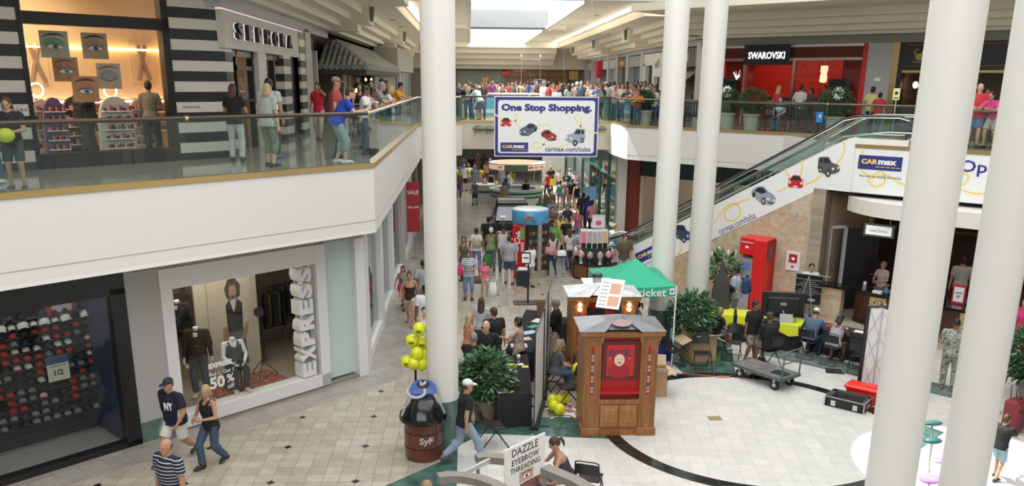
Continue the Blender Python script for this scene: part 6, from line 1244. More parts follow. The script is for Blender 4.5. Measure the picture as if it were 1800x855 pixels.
 # === gumball machine island
t=thing('gumball_island','octagonal wooden island ringed with gumball machines','vending island',(4.62,30.35,0));rw=wood('island wood',(.14,.045,.02),(.24,.09,.04),2.5,.35)
b=MB(RZ(22.5));b.lathe([(.80,0),(.80,.07)],8);b.build('kick_plate',black,t);b=MB(RZ(22.5));b.lathe([(.86,.07),(.86,.55)],8);b.build('cabinet',rw,t)
b=MB(RZ(22.5))
for k in range(8):b.box(.84,.875,-.03,.03,.05,.56,RZ(k*45))
b.build('corner_strip',black,t);b=MB(RZ(22.5));b.lathe([(.90,.55),(.90,.60)],8);b.build('top',black,t)
b=MB();b.box(-.42,.42,-.42,.42,.60,1.12);b.build('core',mat('island dark green',(.02,.04,.035),.4),t)
for k in range(12):
 a=R(k*30+10);x,y=.70*math.cos(a),.70*math.sin(a);tt=thing('gumball_machine','small gumball machine with clear dome on the round island','gumball machine',(4.62+x,30.35+y,.60),0,'gumball machines around the island')
 b=MB();b.lathe([(.10,0),(.08,.05),(.07,.18),(.09,.22)],14);b.build('base',[black,steel][k%2],tt,smooth=40);b=MB();b.lathe([(.085,.22),(.12,.28),(.12,.36),(.09,.43)],14);b.build('globe',mottle('gumballs %d'%(k%3),[[(.6,.1,.08),(.7,.6,.5),(.1,.1,.1)],[(.7,.4,.2),(.5,.1,.1),(.8,.7,.6)],[(.5,.5,.5),(.6,.15,.1),(.2,.2,.3)]][k%3],30,.2),tt,smooth=60);b=MB();b.lathe([(.09,.43),(.08,.46),(0,.48)],14);b.build('lid',chrome,tt,smooth=40)
for k in range(5):
 x=-.36+.2*k if k else-.42;w_=.19
 tt=thing('toy_dispenser',['pink toy dispenser at the left end of the upper rack','grey toy dispenser second from left in the upper rack','mixed toy dispenser in the middle of the upper rack','speckled toy dispenser right of the middle of the upper rack','orange toy dispenser at the right end of the upper rack'][k],'dispenser',(4.62-.44+.2*k,30.35-.12-.1*(1-abs(k-2)/2),1.12),0,'toy dispensers on the upper rack')
 b=MB();b.box(-.09,.09,-.12,.12,.18,.60);b.build('contents',mottle('toys %d'%k,[[(.7,.1,.25),(.8,.3,.4)],[(.5,.5,.48),(.3,.3,.3)],[(.6,.3,.1),(.2,.3,.5),(.7,.7,.7)],[(.45,.45,.5),(.65,.5,.4)],[(.7,.35,.15),(.75,.6,.4)]][k],40,.4),tt);b=MB()
 for sx in(-.095,.095):
  for sy in(-.125,.125):b.box(sx-.008,sx+.008,sy-.008,sy+.008,0,.64)
 b.box(-.1,.1,-.13,.13,.60,.66);b.build('frame',mat('dispenser white',(.72,.72,.72),.4),tt);b=MB();b.box(-.085,.085,-.12,.1,.0,.17);b.build('coin_box',black,tt)
b=MB(RX(90));b.box(-.24,.24,0,.50,-.02,.02);b.k=1;b.box(-.19,.19,.06,.42,.02,.025);b.k=2;b.ell((0,.2,.026),(.12,.1,.003),14,4);tag(b.build('topper_sign',[mat('topper grey',(.55,.55,.53),.4),mat('topper cream',(.72,.66,.6),.5),mat('topper magenta',(.5,.1,.3),.5)],loc=(4.75,30.4,1.80)),'grey framed picture sign on top of the gumball rack','sign')
# === parked car in the corridor
def car():
 t=thing('black_car','black car on display in the lower corridor, seen from the front','car',(1.95,37.9,0));bk=mat('car black',(.006,.006,.007),.12);W_=.92
 secs=[(-2.3,.30,.62,.80),(-2.22,.28,.80,.88),(-1.9,.26,.92,.91),(-1.15,.25,1.02,W_),(-1.0,.25,1.05,W_),(-.3,.25,1.08,W_),(1.2,.25,1.08,W_),(2.0,.27,1.06,.90),(2.25,.32,.95,.84)]
 b=MB();vs=[];fs=[]
 for y,z0,z1,w in secs:vs+=[(-w*.94,y,z0),(-w,y,z0+.2),(-w,y,z1-.22),(-w*.86,y,z1),(w*.86,y,z1),(w,y,z1-.22),(w,y,z0+.2),(w*.94,y,z0)]
 for i in range(len(secs)-1):
  for k in range(8):l=(k+1)%8;fs.append((8*i+k,8*i+l,8*i+8+l,8*i+8+k)[::-1])
 fs+=[tuple(range(8))[::-1],tuple(range(8*len(secs)-8,8*len(secs)))];fs=[f[::-1]for f in fs];b.add(vs,fs);b.build('body',bk,t,smooth=35)
 b=MB();b.add([(-.80,-1.05,1.04),(.80,-1.05,1.04),(.80,2.0,1.05),(-.80,2.0,1.05),(-.66,-.25,1.66),(.66,-.25,1.66),(.66,1.6,1.68),(-.66,1.6,1.68)],[(0,1,5,4),(1,2,6,5),(2,3,7,6),(3,0,4,7)]);b.build('window',mat('car glass',(.015,.018,.02),.05),t)
 b=MB();b.box(-.68,.68,-.28,1.65,1.65,1.72,b=.03);b.build('roof',bk,t)
 for p,q in(((-.81,-1.07,1.03),(-.66,-.27,1.69)),((.81,-1.07,1.03),(.66,-.27,1.69)),((-.8,.6,1.04),(-.67,.6,1.67)),((.8,.6,1.04),(.67,.6,1.67))):b=MB();b.bar(p,q,.05,.04);b.build('pillar',bk,t)
 b=MB();b.bar((-.66,-.27,1.70),(.66,-.27,1.70),.03,.02);b.box(-.6,.6,1.0,1.03,1.72,1.75);b.build('roof_trim',chrome,t)
 for s in(-1,1):
  b=MB();b.ell((s*.66,-2.18,.70),(.17,.1,.09),14,8);b.build('headlight',mat('headlight',(.62,.65,.68),.12),t)
  b=MB();b.ell((s*1.02,-.75,1.10),(.12,.06,.08),10,6);b.build('wing_mirror',bk,t)
  for y in(-1.45,1.45):b=MB(T(s*.82,y,.33)@RY(90));b.lathe([(.18,-.1),(.32,-.11),(.33,0),(.32,.11),(.18,.1)],24);w_=b.build('wheel',mat('rubber',(.02,.02,.02),.7),t,smooth=40);b=MB(T(s*.82,y,.33)@RY(90));b.lathe([(.18,-.1),(.18,.1)],18);b.build('rim',steel,w_)
 b=MB();b.box(-.42,.42,-2.33,-2.26,.55,.75);b.build('grille',mat('grille',(.03,.03,.03),.3,.5),t);b=MB();b.box(-.24,.24,-2.36,-2.33,.38,.50);b.build('number_plate',paper,t)
 b=MB(T(-.45,-.92,1.16)@RX(40));b.box(-.12,.12,-.05,.12,0,.01);b.build('window_sticker',mat('sticker pale',(.6,.68,.8),.5),t)
car()
# === round ice cream counter
t=thing('round_counter','white round ice-cream counter with green stripes and lit ring canopy','counter',(2.75,48.4,0));wht=mat('counter white',(.72,.70,.66),.4)
b=MB();b.lathe([(1.50,0),(1.50,1.0),(1.60,1.02),(1.60,1.08),(1.1,1.08),(1.1,0)],48);b.build('counter',wht,t,smooth=30)
b=MB();b.lathe([(1.505,.62),(1.51,.64),(1.51,.72),(1.505,.74)],48);b.lathe([(1.505,.82),(1.51,.84),(1.51,.92),(1.505,.94)],48);b.build('green_stripe',mat('stripe green',(.02,.17,.16),.4),t,smooth=60)
b=MB();b.lathe([(1.42,2.2),(1.6,2.22),(1.6,2.5),(1.42,2.52)],48);b.lathe([(1.42,2.52),(1.42,2.2)],48);b.build('ring_canopy',mat('ring pinkish',(.80,.55,.42),.4,emit=(1,.62,.42),es=.45),t,smooth=30)
b=MB();b.lathe([(1.62,2.5),(1.64,2.55),(1.3,2.56),(1.28,2.5)],48);b.lathe([(1.61,2.18),(1.62,2.22)],48);b.build('ring_rim',white,t,smooth=30)
b=MB()
for a,s in((-115,'Ice Cream'),(-62,'Ice Cream of the')):
 n=len(s)
 for i,ch_ in enumerate(s):
  if ch_==' ':continue
  aa=a+(i-n/2)*4.6;b.text(ch_,RZ(aa+90)@T(0,-1.615,2.36)@RX(90),h=.12,ext=.01,bold=.02)
b.build('lettering',mat('ring letter',(.12,.03,.02),.5),t)
b=MB(RZ(-95+90));b.box(-.65,.65,-1.75,-1.66,2.18,2.52);b.build('green_sign',mat('sage sign',(.16,.25,.16),.5),t)
for a in(-160,-110,-60,-20,40,120):b=MB();b.tube([(1.3*math.cos(R(a)),1.3*math.sin(R(a)),1.05),(1.45*math.cos(R(a)),1.45*math.sin(R(a)),2.3)],.02,6);b.build('pole',chrome,t)
b=MB();b.lathe([(.6,0),(.6,.9)],20);b.build('inner_cabinet',steel,t)
t=thing('side_counter','small white counter with green stripes left of the round counter','counter',(.95,50.2,0));b=MB();b.lathe([(.62,0),(.62,1.0),(.7,1.03),(.7,1.08),(0,1.08)],28);b.build('counter',wht,t,smooth=30);b=MB();b.lathe([(.625,.6),(.63,.62),(.63,.72),(.625,.74)],28);b.build('green_stripe',mat('stripe green',(.02,.17,.16),.4),t,smooth=60)
# upper kiosk on the bridge (blue and white counter)
t=thing('bridge_counter','long blue and white information counter on the upper bridge','counter',(2.9,45.5,5.28));b=MB();b.box(-3.3,3.3,-.4,.4,0,1.02);b.build('body',mat('counter blue',(.10,.42,.62),.4),t);b=MB();b.box(-3.35,3.35,-.46,.45,1.02,1.12);b.box(-3.35,3.35,-.42,-.40,.1,.3);b.build('top',white,t);b=MB();b.text('What',T(-2.7,-.41,.75)@RX(90),h=.22,ext=.01,bold=.01);b.text('Ene',T(-2.4,-.41,.45)@RX(90),h=.22,ext=.01,bold=.01);b.build('lettering',mat('pale blue letter',(.45,.72,.85),.5),t)
b=MB();b.box(-.5,6.3,44.4,47.6,4.9,5.28);struct('bridge_floor_mid',b,tile_u)
t=thing('twin_lamp_post','two thin pale lamp posts joined by a bar above the upper counter','lamp',(2.75,45.5,6.4));b=MB();b.tube([(0,0,0),(0,0,1.85)],.01,6);b.tube([(1,0,0),(1,0,1.85)],.01,6);b.tube([(0,0,1.7),(1,0,1.7)],.006,6);b.build('pole',steel,t);b=MB();b.ell((0,0,1.88),(.04,.04,.06),8,6);b.ell((1,0,1.88),(.04,.04,.06),8,6);b.build('lamp_head',paper,t)
# === directory sign stand
t=thing('notice_stand','black floor stand with framed notice and dark box, middle of the corridor','sign',(1.85,26.42,0));b=MB();b.box(-.42,.42,-.26,.26,0,.03);b.build('foot',mat('stand foot',(.05,.03,.035),.4),t);b=MB();b.bar((.05,0,.03),(.05,0,1.3),.06,.06);b.build('pole',black,t);b=MB(RX(90));b.box(-.20,.12,1.32,1.70,-.03,.03);b.build('frame',black,t);b=MB(RX(90));b.box(-.165,.085,1.36,1.66,.03,.035);b.build('notice',paper,t);b=MB(RX(90));b.box(-.12,.06,1.5,1.54,.035,.038);b.build('print',ink,t)
b=MB();b.box(-.34,.08,-.18,.18,.62,1.10);b.build('leaflet_box',mat('box navy black',(.015,.018,.03),.4),t);b=MB();b.box(-.29,.03,-.13,.13,1.10,1.19,b=.03);b.build('white_bags',mat('bag white',(.6,.6,.6),.5),t)
# === hat wall: every cap its own object
caps={}
def cap_proto(key,col,logo):
 t=thing('baseball_cap','','cap',(0,0,-50));b=MB();b.lathe([(.098,0),(.102,.03),(.093,.07),(.065,.105),(.02,.12),(0,.12)],12,SC(1,1.1,1));b.build('crown',mat('cap '+key,col,.7),t,smooth=70)
 b=MB();n=6;vs=[]
 for i in range(n+1):x=-.085+.17*i/n;q=(x/.085);vs+=[(x,-.07-.0*q,.012-.02*q*q),(x,-.10-.075*(1-q*q),-.004-.03*q*q)]
 vs2=[(x,y,z+.007)for x,y,z in vs];m_=len(vs);fs=[(2*i,2*i+1,2*i+3,2*i+2)for i in range(n)]+[(m_+2*i,m_+2*i+2,m_+2*i+3,m_+2*i+1)for i in range(n)]+[(2*i+1,m_+2*i+1,m_+2*i+3,2*i+3)for i in range(n)]
 b.add(vs+vs2,fs);b.build('brim',mat('cap brim '+key,logo,.6),t);return t
CP={'white':cap_proto('white',(.62,.60,.56),(.55,.53,.5)),'red':cap_proto('red',(.42,.02,.02),(.38,.02,.02)),'navy':cap_proto('navy',(.02,.025,.06),(.02,.02,.05)),'black':cap_proto('black',(.015,.015,.015),(.02,.02,.02)),'grey':cap_proto('grey',(.22,.22,.22),(.10,.10,.10)),'whitered':cap_proto('whitered',(.62,.60,.56),(.42,.02,.02))}
lab={'white':'white baseball cap on the rows of the hat store wall','red':'red baseball cap on the rows of the hat store wall','navy':'navy baseball cap on the rows of the hat store wall','black':'black baseball cap on the rows of the hat store wall','grey':'grey baseball cap on the rows of the hat store wall','whitered':'white baseball cap with red brim on the hat store wall'}
usedc=set();rr=random.Random(11)
rows=['navy black black navy black black','white white white white white white','red red navy red red black','whitered black white grey red grey','white red whitered white navy white','grey white red black red red','whitered white red red navy black','white grey navy red red navy','white red black red navy black','grey black navy black red grey','black red grey whitered navy grey','grey grey black red navy black','navy grey grey black grey black','grey black navy grey black grey']
for r_ in range(14):
 zz=2.62-.162*r_;pool=rows[r_].split()
 for c_ in range(22):
  x=-6.72-.135*c_;
  if rr.random()<.06:continue
  key=pool[(c_*5+r_*2+int(rr.random()*2))%len(pool)];sc_=1.1 if r_==1 and c_%2==0 else .7
  p=ML@Vector((x/Q,zz,-1.28));o=dup(CP[key],p,45+rr.uniform(-14,14),lab[key],'baseball caps on the hat store wall',sc_);o.rotation_euler.x=R(-8)
for k in CP.values():
 for c in list(k.children):bpy.data.objects.remove(c)
 bpy.data.objects.remove(k)
for r_ in range(14):b=MB(ML);zz=2.60-.162*r_;b.box(-9.6/Q,-6.75/Q,zz-.012,zz-.004,-1.40,-1.2);tag(b.build('glass_shelf',mat('shelf dark',(.08,.085,.10),.2)),'thin shelf under a row of caps on the hat store wall','shelf','cap shelves')
t=thing('sale_sign','white and blue half-price card hanging among the caps','sign',tuple(ML@Vector((-7.37/Q,1.55,-.4))),45);b=MB(RX(90));b.box(-.19,.19,0,.46,0,.01);b.build('card',mat('card cream',(.62,.55,.45),.5),t);b=MB(RX(90));b.box(-.19,.19,.33,.46,.01,.014);b.build('blue_header',mat('header blue',(.03,.06,.2),.5),t);b=MB();b.text('1/2',T(0,-.016,.16)@RX(90),w=.16,ext=.004,bold=.02);b.text('BUY ONE GET ONE',T(0,-.016,.29)@RX(90),w=.28,ext=.004);b.build('lettering',ink,t)
b=MB(ML);b.box(-9.1/Q,-8.62/Q,1.5,2.0,-.5,-.48);tag(b.build('yellow_card',mat('mustard card',(.45,.28,.05),.5)),'mustard yellow card hanging at the left edge of the hat store','sign')
t=thing('red_display_box','red framed display box high on the right of the hat wall','display',tuple(ML@Vector((-7.02/Q,2.78,-1.3))),45);b=MB(RX(90));b.box(-.28,.28,-.22,.22,0,.06);b.build('frame',mat('dull red',(.35,.03,.03),.4),t);b=MB(RX(90));b.box(-.18,.18,-.15,.08,.06,.07);b.build('picture',greyp,t)
area('hat_store_lamps',tuple(ML@Vector((-11.5,3.7,-.7))),4.5,.5,26,(1,.95,.88),(0,0,R(45)))
# === express window: lettering, mannequins, lamp, poster
t=thing('store_sign','tall vertical white three-dimensional store letters in the shop window','sign',tuple(ML@Vector((-3.70/Q,.36,0))));iv=Matrix.Translation(-t.location)@ML;wl=MC['express white frame']
for i,ch_ in enumerate('EXPRESS'):
 b=MB(iv);b.text(ch_,T(-3.70/Q,.36+.18+i*.372,-.16+.0)@RZ(90),h=.36,w=.335,bold=.05,ext=.34);b.build('letter',wl,t)
t=thing('window_lettering','white sale lettering on the shop window about buy one get one','sign',tuple(ML@Vector((-5.1/Q,.9,.0))));iv=Matrix.Translation(-t.location)@ML;b=MB(iv)
for s,(px,py),w_,bd in(('EXPRESS',(389,641),.54,.06),('Buy 1, Get 1',(391,656),.56,.0),('50',(384,673),.34,.03),('%',(407,665),.17,.02),('off',(408,679),.16,.0)):
 p=AtS(px,py,22.2,-1);b.text(s,T(p.x/Q,p.z,-.04),w=w_,ext=.006,bold=bd)
b.build('lettering',paper,t)
area('express_window_lamps',tuple(ML@Vector((-4.9/Q,3.3,-1.2))),2.6,1.2,34,(1,.86,.68),(0,0,R(45)))
b=MB(ML);b.box(-7.35,-5.6,.325,.34,-1.25,-.3);mt_=b.build('red_rug',mottle('rug',[(.35,.07,.03),(.12,.03,.02),(.42,.2,.14),(.2,.05,.03)],7));tag(mt_,'rumpled patterned red rug in the shop window','rug')
t=thing('spot_lamp','black studio lamp on a tripod in the shop window','lamp',tuple(ML@Vector((PU(462,650,.9,22.2)[0],.33,-.9))));b=MB();b.tube([(0,0,.3),(0,0,1.5)],.012,6)
for a in(30,150,270):b.tube([(0,0,.4),(.35*math.cos(R(a)),.35*math.sin(R(a)),0)],.012,6)
b.build('tripod',black,t);b=MB(T(0,0,1.55)@RZ(20)@RX(80));b.lathe([(.05,-.12),(.1,-.05),(.12,.08)],16);b.build('lamp_head',black,t);b=MB(T(0,0,1.55)@RZ(20)@RX(80));b.lathe([(.06,.06),(0,.07)],12);b.build('bulb',mat('studio bulb',(1,1,.9),.4,emit=(1,.95,.8),es=6),t)
b=MB(RZ(45));b.lathe([(.2,0),(.2,.42)],12);tag(b.build('striped_stool',stripes('stool stripe',(.04,.04,.04),(.25,.23,.2),.04,'X'),loc=ML@Vector((PU(408,650,.72,22.2)[0],.34,-.72))),'dark slatted stool under the seated mannequin','stool')
UP_=PU(412,560,1.66,22.2)[0]
t=thing('fashion_poster','tall poster of a long-haired man in a dark vest leaning forward','poster',tuple(ML@Vector((UP_,.25,-1.66))));M_=Matrix.Translation(-t.location)@ML@T(UP_,.25,-1.66)
b=MB(M_);b.box(-.62,.62,0,2.6,-.03,0);b.build('backdrop',mat('poster beige',(.62,.54,.45),.6),t)
def flatp(pts,m,nm,z):b=MB(M_);b.prism(pts,z,z+.004);return b.build(nm,m,t)
skin_p=mat('poster tan skin',(.42,.25,.16),.6)
flatp([(-.28,1.2),(-.22,1.75),(-.1,1.88),(.14,1.86),(.30,1.72),(.34,1.25),(.28,1.2),(.2,1.5),(-.12,1.5),(-.2,1.15)],mat('poster shirt',(.62,.58,.52),.6),'shirt_print',0)
flatp([(-.18,1.05),(-.2,1.7),(-.1,1.84),(0,1.5),(.1,1.84),(.22,1.7),(.2,1.05)],black,'vest_print',.005)
flatp([(-.3,1.22),(-.2,1.2),(-.12,.6),(.02,.5),(-.02,.42),(-.2,.5),(-.32,.8)],skin_p,'arm_print',.006);flatp([(.28,1.22),(.36,1.25),(.30,.95),(.02,.48),(-.05,.55),(.18,.95)],skin_p,'arm_print',.007)
flatp([(-.2,1.06),(.22,1.06),(.30,.2),(.05,.2),(0,.8),(-.1,.2),(-.35,.2)],mat('poster jeans',(.10,.12,.15),.7),'jeans_print',.003)
flatp([(-.16,1.9),(-.2,2.1),(-.1,2.3),(.08,2.32),(.2,2.15),(.18,1.88),(.05,1.82),(-.1,1.82)],mat('poster hair',(.05,.04,.035),.7),'hair_print',.004);flatp([(-.07,1.86),(-.1,2.0),(-.07,2.15),(.07,2.16),(.1,2.0),(.07,1.86),(0,1.82)],skin_p,'face_print',.009)
flatp([(-.06,1.90),(.0,1.85),(.06,1.90),(.05,1.93),(0,1.91),(-.05,1.93)],MC['poster hair'],'beard_print',.014)
# === suitcase, picnic table with stools at the right edge, bottles
t=thing('suitcase','maroon wheeled suitcase standing by the leafy plant at the far right','suitcase',(11.4,15.75,0),25);b=MB();b.box(-.24,.24,-.16,.16,.06,.72,b=.06);b.build('case_body',mat('maroon',(.16,.012,.02),.6),t);b=MB();b.box(-.19,.19,-.20,-.15,.1,.5,b=.02);b.build('front_pocket',mat('maroon dark',(.11,.01,.015),.6),t);b=MB();b.tube([(-.1,.1,.7),(-.1,.12,1.0),(.1,.12,1.0),(.1,.1,.7)],.01,6);b.tube([(-.08,-.02,.72),(0,-.04,.77),(.08,-.02,.72)],.014,6);b.build('handle',black,t)
for s in(-.17,.17):b=MB(T(s,.12,.03)@RY(90));b.lathe([(.03,-.015),(.03,.015)],12);b.build('wheel',black,t)
b=MB();b.box(-.45,.45,-.35,.35,0,.9,b=.03);tag(b.build('white_cabinet',white,loc=(14.0,18.6,0),rz=-45),'white cabinet behind the maroon suitcase at the right edge','cabinet')
def stool(p,label,col,rz=0):
 t=thing('padded_stool',label,'stool',p,rz);b=MB();b.ell((0,0,.47),(.20,.16,.05),20,8);b.build('seat',mat('stool %s'%(col,),col,.5),t,smooth=70);b=MB();b.tube([(0,0,.02),(0,0,.45)],.02,8);b.cyl(0,0,0,.03,.2);b.build('pedestal',steel,t)
p=G(1635,840,.5);stool((p.x,p.y,0),'purple padded stool between the two big near columns',(.42,.20,.58),20);
p=G(1648,835,.5);
t=thing('massage_chair','teal padded massage chair, head and arm pads showing between the columns','massage chair',(8.43,13.67,0),0);tl=mat('teal vinyl',(.03,.12,.12),.3)
b=MB();b.ell((0,0,.75),(.17,.1,.06),16,8);b.build('chest_pad',tl,t,smooth=70);b=MB();b.ell((.14,.33,.95),(.2,.08,.05),16,8);b.build('arm_pad',tl,t,smooth=70);b=MB();b.tube([(0,0,0),(0,0,.72)],.02,6);b.tube([(0,0,.4),(.14,.33,.92)],.02,6);b.tube([(-.2,-.2,.02),(.2,.3,.02)],.02,6);b.tube([(.2,-.2,.02),(-.2,.3,.02)],.02,6);b.build('frame',steel,t);b=MB();b.ell((0,-.3,.5),(.16,.13,.04),16,8);b.build('seat',mat('stool (0.42, 0.2, 0.58)',(.42,.20,.58),.5),t,smooth=70)
# === people
TS=bpy.data.scenes.new('workbench')
def solidify(mb,vox,extra=None):
 me=bpy.data.meshes.new('w');me.from_pydata([tuple(p)for p in mb.v],[],mb.f);me.update();o=bpy.data.objects.new('w',me);TS.collection.objects.link(o)
 r=o.modifiers.new('r','REMESH');r.mode='VOXEL';r.voxel_size=vox;s=o.modifiers.new('s','SMOOTH');s.factor=.5;s.iterations=2
 TS.view_layers[0].update();dg=TS.view_layers[0].depsgraph;dg.update();m2=bpy.data.meshes.new_from_object(o.evaluated_get(dg));bpy.data.objects.remove(o);bpy.data.meshes.remove(me)
 if extra is not None:
  v=[tuple(q.co)for q in m2.vertices];n=len(v);f=[tuple(p.vertices)for p in m2.polygons]+[tuple(n+i for i in q)for q in extra.f];v+=[tuple(p)for p in extra.v]
  m3_=bpy.data.meshes.new('b');m3_.from_pydata(v,[],f);m3_.update();bpy.data.meshes.remove(m2);m2=m3_
 for p in m2.polygons:p.use_smooth=True
 m2.materials.append(None);return m2
def raw(mb,smooth=True):
 me=bpy.data.meshes.new('b');me.from_pydata([tuple(p)for p in mb.v],[],mb.f)
 for p in me.polygons:p.use_smooth=smooth
 me.update();me.materials.append(None);return me
def ik(a,b,l1,l2,pole):
 a=Vector(a);b=Vector(b);d=b-a;L=min(d.length,(l1+l2)*.998);d.normalize();b=a+d*L
 x=(l1*l1-l2*l2+L*L)/(2*L);h=math.sqrt(max(0,l1*l1-x*x));p=Vector(pole);p=(p-d*p.dot(d)).normalized();return a+d*x+p*h,b
POSES={'stand':dict(pel=(0,.93),lean=2,feet=((-.11,-.02,.08),(.11,.0,.08)),hands=((-.27,.03,.83),(.27,.05,.84))),'relaxed':dict(pel=(0,.925),lean=3,feet=((-.12,.07,.08),(.13,-.07,.08)),hands=((-.25,.12,.88),(.27,.0,.83)),yaw=15),'walk':dict(pel=(0,.90),lean=4,feet=((-.08,.27,.09),(.09,-.30,.14)),hands=((-.25,-.14,.86),(.26,.22,.90))),'stride':dict(pel=(0,.88),lean=6,feet=((-.08,-.38,.17),(.09,.34,.09)),hands=((-.26,.18,.86),(.25,-.02,.82))),'hold':dict(pel=(0,.93),lean=2,feet=((-.11,.02,.08),(.12,-.04,.08)),hands=((-.10,.30,1.10),(.12,.30,1.08)),pitch=14),'lean':dict(pel=(-.16,.90),lean=30,feet=((-.10,-.20,.08),(.11,-.02,.08)),hands=((-.13,.44,1.13),(.14,.44,1.13)),pitch=5),'cross':dict(pel=(0,.93),lean=1,feet=((-.11,.0,.08),(.13,.02,.08)),hands=((.10,.21,1.17),(-.10,.24,1.14))),'wave':dict(pel=(0,.93),lean=2,feet=((-.10,.05,.08),(.12,-.06,.08)),hands=((-.26,.42,1.22),(.10,.28,1.02)),pitch=5),'tohead':dict(pel=(0,.92),lean=2,feet=((-.07,.14,.08),(.08,-.14,.10)),hands=((-.13,.14,1.50),(.27,.02,.83)),pole=-1),'walkhold':dict(pel=(0,.895),lean=3,feet=((-.08,-.24,.14),(.09,.20,.09)),hands=((-.10,.28,1.08),(.12,.29,1.05)),yaw=20),'push':dict(pel=(0,.91),lean=6,feet=((-.09,.16,.08),(.10,-.2,.10)),hands=((-.17,.44,1.04),(.17,.44,1.04))),'sit':dict(pel=(0,.56),lean=8,feet=((-.12,.40,.08),(.12,.36,.08)),hands=((-.13,.36,.66),(.13,.36,.66)),pitch=12),'write':dict(pel=(0,.56),lean=24,feet=((-.14,.26,.08),(.14,.34,.08)),hands=((-.16,.52,.80),(.12,.54,.80)),pitch=22),'kneel':dict(pel=(-.12,.30),lean=14,feet=((-.12,-.22,.06),(.12,-.20,.06)),hands=((-.08,.34,.66),(.10,.34,.64)),pitch=25),'point':dict(pel=(0,.93),lean=2,feet=((-.11,.0,.08),(.12,-.04,.08)),hands=((-.24,.04,.84),(.10,.42,1.20)),yaw=-12),}
def rig(pose,fem,g):
 p=POSES[pose];L=R(p['lean']);s=Vector((0,math.sin(L),math.cos(L)));P0=Vector((0,p['pel'][0],p['pel'][1]));sw=(.158 if fem else .185)*(1+(g-1)*.4)
 J=dict(P0=P0,s=s,v=Vector((0,math.cos(L),-math.sin(L))));J['hip']=[P0+Vector((k*.088,0,-.02))for k in(-1,1)];J['kn']=[];J['an']=[]
 for i in(0,1):
  k,a=ik(J['hip'][i],p['feet'][i],.43,.42,((-1)**(i+1)*.12,1,.15));J['kn'].append(k);J['an'].append(a)
 sc_=P0+s*.47;J['sh']=[sc_+Vector((k*sw,0,-.012))for k in(-1,1)];J['el']=[];J['wr']=[]
 for i in(0,1):
  sx=(-1,1)[i];e,w=ik(J['sh'][i],p['hands'][i],.285,.25,(sx*.7,-.5 if p.get('pole',1)>0 or i else .5,-.6));J['el'].append(e);J['wr'].append(w)
 n=Vector((0,math.sin(L*.6),math.cos(L*.6)));J['nb']=P0+s*.50;J['hc']=J['nb']+n*.175+Vector((0,.015,0))
 J['H']=T(*J['hc'])@RZ(p.get('yaw',0))@RX(-p.get('pitch',2)-p['lean']*.25);return J
def cap_(b,a,c,ra,rc,n=12):
 b.tube([a,a+(c-a)*.35,a+(c-a)*.7,c],[ra,ra*.75+rc*.25+(ra-rc)*.12,ra*.35+rc*.65,rc],n);b.ell(a,(ra,ra,ra),n,8);b.ell(c,(rc,rc,rc),n,8)
TOR_M=[(-.11,.095,.085,0),(-.05,.155,.112,-.01),(.0,.165,.115,-.008),(.12,.148,.105,.0),(.25,.165,.118,.004),(.36,.188,.122,.0),(.43,.178,.105,-.004),(.485,.10,.075,-.004)]
TOR_F=[(-.11,.095,.085,0),(-.05,.165,.118,-.014),(.0,.168,.118,-.01),(.13,.122,.092,.0),(.25,.140,.115,.014),(.33,.150,.122,.018),(.42,.148,.092,-.002),(.485,.085,.065,-.004)]
def torso(b,J,fem,g,add=0.,t0=-.2,t1=.6,hem=0.):
 secs=[];src=TOR_F if fem else TOR_M;T_=[q for q in src if t0<=q[0]<=t1]
 if T_[0][0]>t0>-.11:T_=[(t0,T_[0][1],T_[0][2],0)]+T_
 for i,(t,rx,ry,dy)in enumerate(T_):
  gg=1+(g-1)*(1.0 if t<.3 else .5);e=add+(hem if i==0 else 0);secs.append((J['P0']+J['s']*t+J['v']*dy*gg,Vector((rx*gg+e,0,0)),J['v']*(ry*(1+(gg-1)*1.4)+e)))
 b.loft(secs,20)
